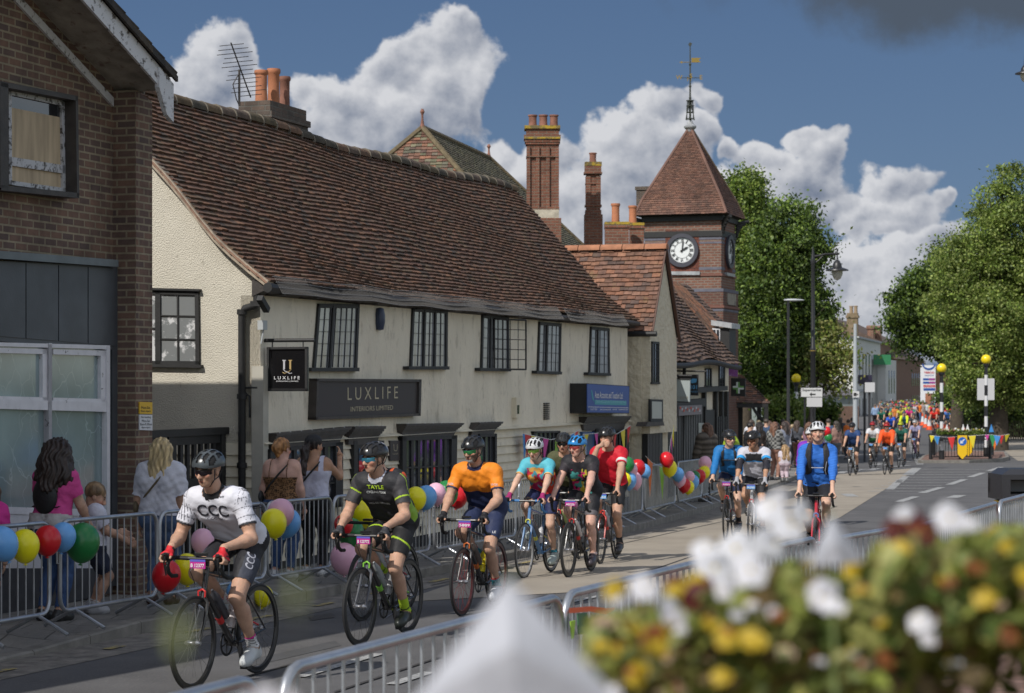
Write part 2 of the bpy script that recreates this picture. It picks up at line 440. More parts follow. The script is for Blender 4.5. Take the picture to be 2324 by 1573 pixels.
groundpoly('buff_road_surface', [(905,1368),(1362,1342),(1500,1335),(1905,1176),(2045,1089),(2081,1063),(1905,1077),(1803,1108),(1640,1170),(1471,1214),(1151,1292),(1000,1335)], .006, M_BUFF)
def gline(mb, a, b, w, dz=.010):
 A_, B_ = Vector((*gp(*a), 0)), Vector((*gp(*b), 0))
 d = (B_-A_); ln = d.length; d.normalize(); p = Vector((-d.y, d.x, 0))*w/2
 n = max(1, int(ln/3))
 vs = []
 for i in range(n+1):
  c = A_+d*ln*i/n
  for q in (c-p, c+p): vs.append((q.x, q.y, G(q.y)+dz))
 mb.add(vs, [(2*i, 2*i+1, 2*i+3, 2*i+2) for i in range(n)])
def gline_(mb, a, b): gline(mb, a, b, .035, .009)
groundpoly('tarmac_patch', [(1120,1425),(1290,1400),(1310,1440),(1150,1470)], .003, mat('patched_tarmac', (.07,.07,.072), .95, var=.15, vs=2, bump=.5, bs=150))
groundpoly('tarmac_patch', [(560,1500),(760,1455),(775,1466),(575,1512)], .003, mat('patched_tarmac'))
sm = MB()
for a, b in (((430,1573),(1240,1352)),((760,1573),(1000,1493)),((1150,1470),(1290,1440)),((980,1330),(1640,1185)),((1380,1330),(1900,1150))): gline_(sm, a, b)
tag(sm.build('tar_seam', mat('tar_seam', (.045,.042,.04), .7)), kind='structure')
groundpoly('manhole_cover', [(700,1400),(752,1393),(760,1402),(706,1410)], .005, mat('cast_iron_cover', (.05,.045,.04), .6, bump=.8, bs=40))
groundpoly('buff_road_surface', [(2258,985),(2262,1003),(2289,1032),(2310,1046),(2420,1046),(2420,985)], .006, M_BUFF)
mk = MB()
for a, b, w in [((678,1539),(861,1486),.10),((889,1556),(974,1528),.10),((1255,1377),(1362,1354),.08),
    ((2081,1063),(2060,1079),.35),((2020,1112),(2045,1089),.22),((2056,1082),(2040,1096),.22),
    ((2243,1070),(2272,1061),.22),((2201,1084),(2231,1074),.22),((2154,1101),(2189,1089),.22),((2092,1120),(2137,1107),.22),((2040,1140),(2078,1128),.2)]:
 gline(mk, a, b, w)
for i, y in enumerate([1066,1072.5,1078,1084,1090,1096.5,1103,1109.5,1116]):
 gline(mk, (2090-i*15, y), (2240-i*17, y), .22 if i > 3 else .3)
for i in range(26):                 # broken centre line down the hill
 t = i/26.0
 y0 = 1055-95*t; x0 = 2088-22*math.sin(t*2.2)
 y1 = 1055-95*(t+.022); x1 = 2088-22*math.sin((t+.022)*2.2)
 gline(mk, (x0, y0), (x1, y1), .28)
for a, b in [((1905,1075),(1918,1070)),((1938,1070),(1962,1066)),((1975,1068),(1990,1064)),((2005,1062),(2062,1057)),((1985,1056),(2000,1053)),((2040,1050),(2062,1047)),
             ((1921,1122),(1935,1128)),((2180,1125),(2160,1131))]:
 gline(mk, a, b, .3)
tag(mk.build('road_markings', M_WHITE), kind='structure')
mk = MB()
for i in range(11):
 s = 14.2+i*1.55+rnd.uniform(-.3, .3)
 ln = rnd.uniform(.25, .7)
 vs = []
 for q in (s, s+ln):
  for dn in (.30, .39):
   p = W(q, interp(KL, q)-dn); vs.append((p.x, p.y, G(p.y)+.012))
 mk.add(vs, [(0, 1, 3, 2)])
tag(mk.build('yellow_road_markings', M_YEL), kind='structure')
def kh(s): return .03 if s < 15.0 else (.12 if s > 17 else .03+.09*(s-15.0)/2.0)
def kerb(name, tab, sgn, sr, khf, zb=-.05):
 mb = MB(); s = sr[0]
 while s < sr[1]:
  e = s+.90
  vs = []
  for q in (s+.006, e-.006):
   n = interp(tab, q)
   for dn, z in ((0, zb), (0, khf(q)-.015), (.02*sgn, khf(q)), (.15*sgn, khf(q)), (.15*sgn, zb)):
    p = W(q, n+dn); vs.append((p.x, p.y, G(p.y)+z))
  mb.add(vs, [(i, i+1, i+6, i+5) for i in range(4)]+[(4, 3, 2, 1, 0), (5, 6, 7, 8, 9)])
  s = e if s < 70 else e+0
 return tag(mb.build(name, M_KERB), kind='structure')
kerb('kerb', KL, 1, (-9, 110), kh)
kerb('kerb', KR, -1, (-9, 60), lambda s: .12)
strip('pavement', lambda s: interp(KL, s)+.15, lambda s: interp(KL, s)+(9 if s < 60 else 4), .115, M_PAVE, sr=(17, 130), cols=4)
mb = MB(); vs = []; fs = []
ss = [x for x in SS if x <= 17]
for s in ss:
 for c, dn in enumerate((.15, .5, 1.5, 9)):
  p = W(s, interp(KL, s)+dn); vs.append((p.x, p.y, G(p.y)+(kh(s)-.005 if c == 0 else .115)))
for i in range(len(ss)-1):
 for c in range(3):
  a = i*4+c; fs.append((a, a+1, a+5, a+4))
mb.add(vs, fs); tag(mb.build('pavement', M_PAVE), kind='structure')
strip('pavement', lambda s: interp(KR, s)-.15, lambda s: interp(KR, s)-6, .115, M_REDPAVE, sr=(-10, 60), cols=4)
# tiled roofs
PAL_B = [(.115,.062,.040),(.125,.066,.042),(.105,.058,.038),(.140,.074,.045),(.110,.068,.046),(.090,.055,.038),(.155,.080,.046),(.110,.072,.044),(.070,.050,.038),(.118,.060,.040),(.128,.070,.046)]
PAL_O = [(.18,.088,.056),(.215,.10,.06),(.145,.078,.053),(.23,.115,.07),(.17,.092,.066),(.105,.068,.055),(.195,.105,.072)]
PAL_D = [(.10,.065,.05),(.12,.075,.055),(.085,.06,.05),(.14,.09,.065),(.16,.10,.07)]
PAL_T = [(.125,.062,.042),(.14,.066,.045),(.11,.056,.040),(.155,.078,.052),(.095,.05,.036),(.13,.07,.05)]
PAL_M = [(.12,.115,.07),(.14,.125,.085),(.105,.10,.07),(.16,.145,.09),(.13,.11,.08)]
M_TILE = mat('clay_roof_tile', (.2,.1,.07), .85, attr=True, var=.30, vs=9, bump=.35, bs=60, dirt=((.17,.135,.055), 2.6, .60, .76))
def tile_roof(mb, P, rows, a0f, a1f, wid, pal, lift=.022, jit=1.0, thick=.014, seed=1, ridge_nrm=None):
 """P(a,b) -> point, a metres along, b in 0..1 up the slope; rows of separate lapped tiles"""
 r = random.Random(seed)
 for j in range(rows):
  b0 = j/rows; b1 = (j+1.25)/rows
  a0, a1 = a0f(b0), a1f(b0)
  n = max(1, int(round((a1-a0)/wid))); w = (a1-a0)/n; sh = (j % 2)*.5
  for i in range(-1 if sh else 0, n):
   x0 = a0+(i+sh)*w; x1 = x0+w*.965
   x0 = max(x0, a0); x1 = min(x1, a1)
   if x1-x0 < wid*.15: continue
   bj = b0+r.uniform(-.10, .10)*jit/rows
   p0 = P(x0, bj); p1 = P(x1, bj); xm = (x0+x1)/2
   q0 = P(x0, min(b1, 1.0)); q1 = P(x1, min(b1, 1.0))
   nm = (p1-p0).cross(q0-p0)
   if nm.length < 1e-9: continue
   nm.normalize()
   l0 = lift+r.uniform(0, .008)*jit; l1 = lift+r.uniform(0, .008)*jit
   c = r.choice(pal); k = r.uniform(.86, 1.14); mb.col = (c[0]*k, c[1]*k, c[2]*k)
   vs = [p0+nm*l0, p1+nm*l1, q1+nm*.002, q0+nm*.002, p0+nm*(l0-thick-.006), p1+nm*(l1-thick-.006)]
   mb.add(vs, [(0, 1, 2, 3), (4, 5, 1, 0), (0, 3, 4), (1, 5, 2)])
 mb.col = None
def quad_tiles(mb, A, B, C, D, rows, wid, pal, seed=1, **kw):
 """A,B eaves left/right (seen from outside), C,D top right/left"""
 A, B, C, D = map(Vector, (A, B, C, D))
 ln = (B-A).length
 def P(a, b):
  lo = A+(B-A)*(a/ln);
  l0 = A.lerp(D, b); l1 = B.lerp(C, b)
  u = (B-A)/ln
  return l0 + (l1-l0)*((a-a0(b))/max(1e-6, a1(b)-a0(b)))
 u = (B-A)/ln
 a0 = lambda b: (A.lerp(D, b)-A).dot(u)
 a1 = lambda b: (B.lerp(C, b)-A).dot(u)
 tile_roof(mb, P, rows, a0, a1, wid, pal, seed=seed, **kw)
class Bld:
 def __init__(self, name, label, cat, s, n, group=None):
  p = W(s, n); self.o = (s, n, G(p.y)); p.z = self.o[2]
  self.root = thing(name, label, cat, p, TH, group)
 def part(self, name, mb, mats, parent=None, smooth=False, label=None):
  o = mb.build(name, mats, parent or self.root, smooth, org=self.o)
  if label: o['label'] = label
  return o
def pan(mb, nf, pts, d, mi=None):           # front face on plane n = nf outlined in the image, d thick behind
 mb.prism([FN(nf, *p) for p in pts], (0, d, 0), mi)
def pans(mb, sf, pts, d, mi=None):          # face on plane s = sf (seen from down the street)
 mb.prism([FS(sf, *p) for p in pts], (d, 0, 0), mi)
def bil(q, u, v):                           # q = TL,TR,BR,BL image quad
 (ax, ay), (bx, by), (cx, cy), (dx, dy) = q
 return ((ax*(1-u)+bx*u)*(1-v)+(dx*(1-u)+cx*u)*v, (ay*(1-u)+by*u)*(1-v)+(dy*(1-u)+cy*u)*v)
def sub(q, u0, v0, u1, v1):
 return [bil(q, u0, v0), bil(q, u1, v0), bil(q, u1, v1), bil(q, u0, v1)]
def ptext(mb, nf, txt, x0, x1, yt, yb, mi=None, bold=0.0, yt1=None, yb1=None):
 yt1 = yt if yt1 is None else yt1; yb1 = yb if yb1 is None else yb1
 a, b, c, d = [Vector(FN(nf, *p)) for p in ((x0, yt), (x1, yt1), (x1, yb1), (x0, yb))]
 ctr = (a+b+c+d)/4; ux = ((b-a)+(c-d))/2; uy = ((a-d)+(b-c))/2
 put_text(mb, txt, ctr, ux.normalized(), uy.normalized(), ux.length, uy.length, mi, bold)
def stext(mb, sf, txt, x0, x1, yt, yb, mi=None, bold=0.0):
 a, b, d = [Vector(FS(sf, *p)) for p in ((x0, yt), (x1, yt), (x0, yb))]
 c = Vector(FS(sf, (x0+x1)/2, (yt+yb)/2))
 put_text(mb, txt, c, (b-a).normalized(), Vector((0, 0, 1)), (b-a).length, abs((a-d).z), mi, bold)
M_BLACK = mat('black_timber', (.016,.016,.016), .62, var=.2, vs=8, bump=.15, bs=30)
M_WEATHERED = mat('weathered_dark_timber', (.045,.038,.034), .6, var=.3, vs=7, bump=.3, bs=40)
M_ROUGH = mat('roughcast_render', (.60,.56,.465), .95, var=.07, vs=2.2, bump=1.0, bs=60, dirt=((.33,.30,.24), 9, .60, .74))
M_ROUGH.node_tree.nodes['Bump'].inputs['Distance'].default_value = .020
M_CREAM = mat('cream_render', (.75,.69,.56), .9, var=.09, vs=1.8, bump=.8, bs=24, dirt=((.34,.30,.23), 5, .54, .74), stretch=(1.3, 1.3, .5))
M_BOARD = mat('cream_weatherboard', (.70,.64,.50), .7, var=.08, vs=5, dirt=((.3,.28,.22), 6, .6, .75))
M_WPAINT = mat('old_white_paint', (.66,.65,.68), .5, var=.08, vs=9, dirt=((.12,.11,.11), 11, .62, .66))
def panemat(name, base, k=1.0):
 return mat(name, base, .08, var=.55*k, vs=3.0, spec=.8, stretch=(3.5, 3.5, .35))
M_PANE = panemat('window_pane_with_curtain', (.22,.23,.25))
M_PANED = mat('dark_window_pane', (.025,.028,.034), .05, spec=1.0, var=.6, vs=2)
M_SHOPGLASS = mat('shop_glass', (.05,.055,.065), .04, spec=1.0, var=.9, vs=1.4, dirt=((.25,.25,.27), 2.2, .58, .66))
# A: brown brick shop with gable
M_BRA = brickmat('brown_brick', (.175,.100,.070), (.095,.064,.056), (.25,.205,.14), var=.42)
A = Bld('brick_shop', 'dark brown brick shop under a low gable with a boarded upper window', 'shop', 19.9, 10.6)
NA = 10.86; NP = 10.60; Z0A = A.o[2]
a_l = 3.0
wall = MB()
rk = lambda s: 3.0+(19.72-s)*.40
wall.prism([(a_l, NA, Z0A-.1), (19.62, NA, Z0A-.1), (19.62, NA, rk(19.62)), (12.0, NA, rk(12.0)), (a_l, NA, rk(12.0)-3.6)], (0, .25, 0))
wall.prism([(19.72, NA+.25, Z0A-.1), (19.97, NA+.25, Z0A-.1), (19.97, NA+.25, rk(19.9)), (19.72, NA+.25, rk(19.9))], (0, 9, 0))
A.part('wall', wall, M_BRA)
pier = MB(); pier.prism([(19.62, NP, Z0A-.1), (19.97, NP, Z0A-.1), (19.97, NP, rk(19.9)-.02), (19.62, NP, rk(19.7)-.02)], (0, .62, 0))
A.part('pier', pier, M_BRA)
N0 = 10.30
up = (19.78-6)*.40
mb = MB(); mb.prism([(19.72, N0, 2.98), (12.0, N0, 2.98+7.72*.40), (12.0, N0, 3.14+7.72*.40), (19.72, N0, 3.12)], (0, 9.5, 0))
mb.prism([(12.0, N0, 2.93+7.86*.40), (4.1, N0, 2.93), (4.1, N0, 3.11), (12.0, N0, 3.11+7.86*.40)], (0, 9.5, 0))
rf = A.part('roof', mb, mat('grey_soffit_paint', (.30,.27,.23), .8, var=.3, vs=6, dirt=((.12,.055,.045), 9, .55, .7)))
mb = MB(); mb.prism([(19.74, N0-.03, 2.90), (12.0, N0-.03, 2.90+7.74*.40), (12.0, N0-.03, 3.12+7.74*.40), (19.74, N0-.03, 3.10)], (0, .028, 0))
mb.prism([(19.77, N0-.05, 2.66), (19.63, N0-.05, 2.72), (19.46, N0-.05, 2.98), (19.46, N0-.05, 3.18), (19.77, N0-.05, 3.05)], (0, .05, 0))
mb.prism([(19.58, NA-.03, 2.82), (12.0, NA-.03, 2.86+7.86*.40-.09), (12.0, NA-.03, 2.86+7.86*.40), (19.58, NA-.03, 2.91)], (0, .028, 0))
A.part('barge_board', mb, mat('peeling_white_paint', (.62,.62,.64), .6, dirt=((.10,.085,.075), 13, .54, .62), bump=.3, bs=30), rf)
mb = MB()
for i in range(30):
 s1 = 19.80-i*.27; z = 3.16+(19.8-s1)*.40
 mb.col = rnd.choice([(.04,.034,.03),(.05,.042,.035),(.03,.027,.025),(.07,.055,.04)])
 mb.prism([(s1, N0-.06, z-.035), (s1-.30, N0-.08, z+.085), (s1-.30, N0-.08, z+.115), (s1, N0-.08, z+.012)], (0, 9.6, 0))
 mb.prism([(s1, N0-.085, z-.085), (s1-.27, N0-.085, z+.02), (s1-.27, N0-.085, z+.08), (s1, N0-.085, z-.03)], (0, .03, 0))
mb.col = None
A.part('roof_tiles', mb, M_TILE, rf)
wq = [(2, 184), (177, 218), (180, 450), (4, 430)]
iq = [(20, 199), (149, 227), (152, 437), (21, 419)]
sur = MB()
for q in ([(2,184),(177,218),(177,229),(2,196)], [(3,420),(180,438),(180,450),(3,432)], [(0,184),(19,190),(20,428),(1,426)]):
 pan(sur, NA-.16, q, .20)
sur.prism([FN(NA-.16, 172, 218), FN(NA-.16, 177.5, 219), FN(NA-.16, 180, 449), FN(NA-.16, 175, 448)], (0, .2, 0))
w_ = A.part('window', sur, M_WEATHERED, label='boarded-up upper window in a dark surround')
fr = MB()
for (u0, v0, u1, v1) in ((0,0,1,.07),(0,.0,.05,1),(.93,0,1,1),(0,.955,1,1),(0,.71,1,.80)):
 pan(fr, NA-.035, sub(iq, u0, v0, u1, v1), .04)
A.part('frame', fr, mat('flaking_frame_paint', (.50,.50,.52), .6, dirt=((.06,.05,.045), 16, .5, .6)), w_)
pb = MB(); pan(pb, NA-.012, sub(iq, .04, .2, .94, .97), .01)
A.part('plywood_board', pb, mat('plywood', (.46,.36,.24), .8, var=.22, vs=2.5, stretch=(6, 6, .6)), w_)
pb = MB(); pan(pb, NA-.010, sub(iq, .03, .05, .94, .2), .008)
A.part('pane', pb, M_PANED, w_)
M_ZINC = mat('grey_fascia_panel', (.068,.075,.085), .5, var=.2, vs=3, bump=.1, bs=40)
fa = MB()
xs_ = [-40, 59, 133, 200, 262]
for a, b in zip(xs_, xs_[1:]):
 pan(fa, NA-.06, [(a+1.2, 594+.062*a), (b-1.2, 594+.062*b), (b-1.2, 763+.082*b), (a+1.2, 763+.082*a)], .08)
pan(fa, NA-.045, [(-40, 590), (265, 606), (265, 788), (-40, 762)], .05)
pan(fa, NA-.05, [(255, 606), (268, 607), (268, 1330), (255, 1330)], .07)
pan(fa, NA-.05, [(-40, 760), (262, 784), (262, 794), (-40, 772)], .06)
fs_ = A.part('fascia', fa, M_ZINC)
fl = MB(); pan(fl, NA-.13, [(-40, 566), (269, 590), (269, 606), (-40, 584)], .16)
A.part('flashing', fl, mat('lead_flashing', (.11,.13,.14), .45, var=.2, vs=4), fs_)
M_OBSC = mat('obscured_shop_glass', (.22,.29,.30), .10, spec=.9, var=.25, vs=1.5)
t = M_OBSC.node_tree; bs_ = t.nodes['Principled BSDF']
vo = t.nodes.new('ShaderNodeTexVoronoi'); vo.feature = 'DISTANCE_TO_EDGE'; vo.inputs['Scale'].default_value = 1.0
mp = t.nodes.new('ShaderNodeMapping'); mp.inputs['Scale'].default_value = (4.0, 1, 2.2)
tcn = [n for n in t.nodes if n.type == 'TEX_COORD'][0]
nzv = t.nodes.new('ShaderNodeTexNoise'); nzv.inputs['Scale'].default_value = 5; t.links.new(tcn.outputs['Object'], nzv.inputs['Vector'])
adv = t.nodes.new('ShaderNodeVectorMath'); adv.operation = 'MULTIPLY_ADD'; adv.inputs[1].default_value = (.25, .25, .25); t.links.new(nzv.outputs['Color'], adv.inputs[0]); t.links.new(tcn.outputs['Object'], adv.inputs[2])
t.links.new(adv.outputs[0], mp.inputs['Vector']); t.links.new(mp.outputs[0], vo.inputs['Vector'])
mr_ = t.nodes.new('ShaderNodeMapRange'); mr_.inputs[1].default_value = .006; mr_.inputs[2].default_value = .018; mr_.inputs[3].default_value = 1; mr_.inputs[4].default_value = 0; t.links.new(vo.outputs['Distance'], mr_.inputs[0])
old = bs_.inputs['Base Color'].links[0].from_socket; mxn = t.nodes.new('ShaderNodeMix'); mxn.data_type = 'RGBA'
t.links.new(mr_.outputs[0], mxn.inputs[0]); t.links.new(old, mxn.inputs[6]); mxn.inputs[7].default_value = (.30, .375, .385, 1); t.links.new(mxn.outputs[2], bs_.inputs['Base Color'])
for (x0, x1) in ((-60, 111), (118, 243)):
 w = MB(); n_ = NA-.07
 dy = lambda x: .028*x
 for (a, b, c, d) in ((x0, 777, x1+7, 786), (x0, 906, x1+7, 928), (x0, 1150, x1+7, 1166)):
  pan(w, n_, [(a, b+dy(a)), (c, b+dy(c)), (c, d+dy(c)), (a, d+dy(a))], .10)
 pan(w, n_-.008, [(x1, 778+dy(x1)), (x1+7, 778+dy(x1)), (x1+7, 1168), (x1, 1168)], .11)
 if x0 > 0: pan(w, n_-.008, [(x0-7, 779), (x0, 779), (x0, 1168), (x0-7, 1168)], .11)
 cx0, cx1 = max(x0+3, -60), x1-14
 for (a, b, c, d) in ((cx0, 789, x1, 801), (cx0, 899, x1, 907), (cx1, 789, x1-1, 907)):
  pan(w, n_+.012, [(a, b+dy(a)), (c, b+dy(c)), (c, d+dy(c)), (a, d+dy(a))], .06)
 wo = A.part('window', w, M_WPAINT, label='large white framed shop window with obscured glass')
 g = MB(); pan(g, n_+.05, [(x0, 786), (x1+2, 786), (x1+2, 1160), (x0, 1160)], .01)
 A.part('pane', g, M_OBSC, wo)
sr_ = MB(); pan(sr_, NA-.06, [(-60, 1160), (255, 1170), (255, 1310), (-60, 1345)], .08); A.part('stall_riser', sr_, M_WPAINT)
sr_ = MB(); pan(sr_, NA-.10, [(-60, 1290), (255, 1290), (255, 1345), (-60, 1420)], .2); A.part('plinth', sr_, mat('dark_plinth', (.05,.05,.055), .7, var=.3))
def flat_sign(name, label, cat, nf, q, m, d=.012):
 s, n, z = FN(nf, *q[3]); p = W(s, n, z)
 r = thing(name, label, cat, p, TH); mb = MB(); pan(mb, nf, q, d); mb.build('plate', m, r, org=(s, n, z))
 return r, (s, n, z)
M_INK = mat('black_ink', (.02,.02,.02), .6)
M_INKW = mat('white_lettering', (.75,.75,.75), .6)
r, og = flat_sign('parking_sign', 'yellow no waiting sign above the white one on the brick pier', 'sign', NP-.015, [(317,912),(346,913),(346,940),(317,939)], mat('sign_yellow', (.70,.42,.015), .5))
mb = MB(); ptext(mb, NP-.018, 'Mon-Sat', 321, 341, 922, 928); ptext(mb, NP-.018, '8am-6pm', 320, 342, 930.5, 936.5); mb.build('lettering', M_INK, r, org=og)
r, og = flat_sign('parking_sign', 'white no loading sign under the yellow one on the brick pier', 'sign', NP-.015, [(317,941),(346,941.6),(346,977),(317,976)], mat('sign_white', (.66,.66,.68), .5))
mb = MB()
for k, tx in enumerate(('No loading', 'Mon-Sat', '8am-9.30am', '4pm-6pm')):
 wd_ = (11, 9, 13, 10)[k]; ptext(mb, NP-.018, tx, 331.5-wd_, 331.5+wd_, 944.5+k*7.8, 950+k*7.8)
mb.build('lettering', M_INK, r, org=og)
# black timber gate in the passage
gs0, gs1, gn = 20.02, 22.93, 11.25
gz = G(W(21.5, gn).y)+.115
gt = thing('timber_gate', 'tall black slatted gate closing the passage beside the brick shop', 'gate', W(21.5, gn, gz), TH); go = (21.5, gn, gz)
ztop = FN(gn, 430, 985)[2]
for s in (gs0+.06, 21.55, gs1-.07): mb = MB(); mb.box((s-.055, gn-.05, gz), (s+.055, gn+.05, ztop+.06)); mb.build('post', M_BLACK, gt, org=go)
mb = MB()
for s0, s1 in ((gs0, 21.5), (21.6, gs1)):
 for z in (gz+.15, gz+1.0, ztop-.12): mb.box((s0, gn-.03, z), (s1, gn+.03, z+.1))
mb.box((gs0-.05, gn-.06, ztop-.02), (gs1+.05, gn+.06, ztop+.06))
mb.build('rail', M_BLACK, gt, org=go)
mb = MB(); s = gs0+.16
while s < gs1-.12:
 mb.box((s, gn-.018, gz+.08), (s+.065, gn+.018, ztop)); s += .165
mb.build('slat', M_BLACK, gt, org=go)
# B: long rendered cottage with the sweeping tiled roof
NB, SB0, SB1 = 10.8, 23.0, 39.1
B = Bld('rendered_cottage', 'long cream rendered cottage with leaded windows under a steep brown tiled roof', 'cottage', SB0, NB)
ZB = B.o[2]; ZBB = -.70; ZE = 1.03
prof = [FS(22.9, *p)[1:] for p in ((612,640),(577,613),(534,577),(495,541),(450,487),(416,441),(381,399),(343,358))]
prof = sorted(prof)                                 # (n, z) from eaves up
prof.append((13.05, 3.70))
pl = [0.0]
for a, b in zip(prof, prof[1:]): pl.append(pl[-1]+math.hypot(b[0]-a[0], b[1]-a[1]))
def profat(t):
 d = t*pl[-1]
 for i in range(len(pl)-1):
  if d <= pl[i+1] or i == len(pl)-2:
   k = (d-pl[i])/(pl[i+1]-pl[i]); return (prof[i][0]*(1-k)+prof[i+1][0]*k, prof[i][1]*(1-k)+prof[i+1][1]*k)
SR0, SR1 = 22.88, 39.30
def PB(a, b):
 n, z = profat(b)
 s = SR0+a
 wv = .014*math.sin(s*1.3+b*3)+.020*math.sin(s*.55+1.0+b*5)-.035*math.sin((s-SR0)/(SR1-SR0)*PI)
 return Vector((s, n-wv*.6, z+wv*.8))
mb = MB(); tile_roof(mb, lambda a, b: PB(a, b), 40, lambda b: 0, lambda b: SR1-SR0-.25*b, .168, PAL_B, lift=.034, seed=4, jit=1.3, thick=.024)
rfB = B.part('roof', mb, M_TILE, label='steep sagging roof of dark handmade clay tiles')
ub = MB()                                            # underlay so nothing shows between tiles
NP_ = 40
for i in range(NP_):
 for j in range(12):
  a0, a1 = (SR1-SR0)*i/NP_, (SR1-SR0)*(i+1)/NP_
  p = [PB(a0, j/12), PB(a1, j/12), PB(a1, (j+1)/12), PB(a0, (j+1)/12)]
  ub.add([q+Vector((0, .012, -.012)) for q in p], [(0, 1, 2, 3)])
ub.quad((SR0, 13.05, 3.68), (SR1-.25, 13.05, 3.68), (SR1-.25, 16.2, .9), (SR0, 16.2, .9))
B.part('roof_underlay', ub, mat('roof_void', (.03,.025,.022), .9), rfB)
vg = MB()                                            # mortared verge with tile undercloak
for i in range(24):
 n0, z0 = profat(i/24); n1, z1 = profat((i+1)/24)
 vg.prism([(SR0-.035, n0, z0-.075), (SR0-.035, n1, z1-.075), (SR0-.035, n1, z1+.015), (SR0-.035, n0, z0+.015)], (.16, 0, 0), 0)
 vg.prism([(SR0-.06, n0, z0-.03), (SR0-.06, n1+.02, z1+.0), (SR0-.06, n1+.02, z1+.022), (SR0-.06, n0, z0-.008)], (.2, 0, 0), 1)
B.part('verge', vg, [mat('verge_mortar', (.36,.30,.23), .95, var=.25, vs=8, bump=.5, bs=30), mat('verge_tile', (.27,.16,.11), .9, var=.3, vs=7)], rfB)
rt = MB(); s = SR0-.02; k = 0
while s < SR1-.3:
 wz = .03*math.sin(s*1.3+3)+.028*math.sin(s*.55+6)-.035*math.sin((s-SR0)/(SR1-SR0)*PI)
 c = rnd.choice([(.085,.065,.035),(.11,.075,.04),(.06,.05,.035),(.10,.07,.05),(.13,.075,.045)]); rt.col = c
 pts = []
 vs = []
 for q, rr in ((s, .118), (s+.43, .112)):
  for i in range(9):
   an = PI*i/8-.15+.3*i/8
   vs.append((q, 13.06-rr*math.cos(an), 3.66+wz+rr*math.sin(an)))
 rt.add(vs, [(i, i+9, i+10, i+1) for i in range(8)]+[tuple(range(9))])
 rt.col = (.16,.14,.11); rt.lathe([(.125, s-.012), (.125, s+.012)], c=(0, 13.06, 3.655+wz), seg=14, axis='x')
 s += .44; k += 1
rt.col = None
B.part('ridge_tiles', rt, mat('mossy_ridge_tile', (.1,.08,.04), .95, attr=True, var=.35, vs=9, bump=.5, bs=40), rfB, smooth=True)
wl = MB()
wl.prism([(SB0, NB, ZBB), (SB1, NB, ZBB), (SB1, NB, ZE), (SB0, NB, ZE)], (0, .25, 0))
wl.prism([(SB1-.2, NB+.25, ZB-.2), (SB1-.2, 16.0, ZB-.2), (SB1-.2, 16.0, ZE), (SB1-.2, 13.05, 3.55), (SB1-.2, NB+.25, ZE+.1)], (.2, 0, 0))
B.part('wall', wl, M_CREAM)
gw = MB(); top = [(n, z-.06) for n, z in prof if n > NB+.02]
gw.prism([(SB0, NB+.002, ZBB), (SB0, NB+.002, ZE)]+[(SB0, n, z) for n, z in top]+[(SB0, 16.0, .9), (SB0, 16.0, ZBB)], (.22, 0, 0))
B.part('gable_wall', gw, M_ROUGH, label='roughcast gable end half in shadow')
wb = MB(); h = .128; z = ZBB; k = 0
while z > ZB+.32:
 jig = .004*((k*37) % 5-2)
 wb.prism([(SB0-.02, NB-.045, z-h-.012), (SB0-.02, NB-.012, z-.002), (SB0-.02, NB+.02, z-.002), (SB0-.02, NB+.02, z-h-.012)], (SB1-SB0+.02, 0, 0))
 wb.prism([(SB0-.045, NB-.05, z-h-.012), (SB0-.012, NB-.02, z-.002), (SB0+.03, NB-.02, z-.002), (SB0+.03, NB-.05, z-h-.012)], (0, 5, 0))
 z -= h; k += 1
B.part('weatherboarding', wb, M_BOARD)
pb = MB(); pb.box((SB0-.03, NB-.03, ZB-.2), (SB1, NB+.2, z)); pb.box((SB0-.03, NB+.2, ZB-.2), (SB0+.2, 16, z))
B.part('plinth', pb, mat('black_plinth', (.03,.03,.032), .7, var=.3))
fl = MB(); fl.prism([(SB0-.02, NB-.10, ZBB-.01), (SB0-.02, NB, ZBB+.03), (SB0-.02, NB+.03, ZBB-.02)], (SB1-SB0+.02, 0, 0)); B.part('drip_board', fl, M_BOARD)
cb_ = MB(); cb_.prism([(SB0-.045, NB-.06, ZB), (SB0+.10, NB-.06, ZB), (SB0+.10, NB-.06, ZBB+.9), (SB0-.045, NB-.06, ZBB+.9)], (0, .15, 0)); B.part('corner_board', cb_, mat('corner_board_paint', (.42,.40,.34), .7, var=.1))
ev = MB(); n0, z0 = prof[0]
ev.prism([(SR0, n0+.04, z0-.09), (SR0, n0+.04, z0-.03), (SR0, NB+.05, z0+.03), (SR0, NB+.05, ZE-.02)], (SR1-SR0, 0, 0))
B.part('eaves_board', ev, M_WEATHERED)
gu = MB(); gpts = []
for i in range(34):
 s = SR0+.25+(SR1-SR0-.4)*i/33; gpts.append((s, n0-.03, z0-.075+.012*math.sin(s*1.7)-.02*math.sin(s*.6)))
gu.tube(gpts, .045, 8)
for i in range(0, 34, 2): gu.box((gpts[i][0]-.015, n0-.09, z0-.15), (gpts[i][0]+.015, NB+.02, z0-.135))
B.part('gutter', gu, M_WEATHERED)
ne = MB()
def netp(s, k): return (s, n0-.13+.13*k, z0-.13+.20*k+.012*math.sin(s*3))
s = SR0+.1
M_NET = mat('wire_netting', (.16,.155,.15), .6)
while s < SR1-1.2:
 e = s+.9
 for k in (0.0, .33, .66, 1.0): ne.tube([netp(s, k), netp(e, k)], .0045, 4)
 q = s
 while q < e:
  ne.tube([netp(q, 0), netp(q+.05, 1)], .0035, 3, cap=False); q += .042
 s = e+(.35 if 33.5 < e < 34.4 else .03)
B.part('gutter_netting', ne, M_NET)
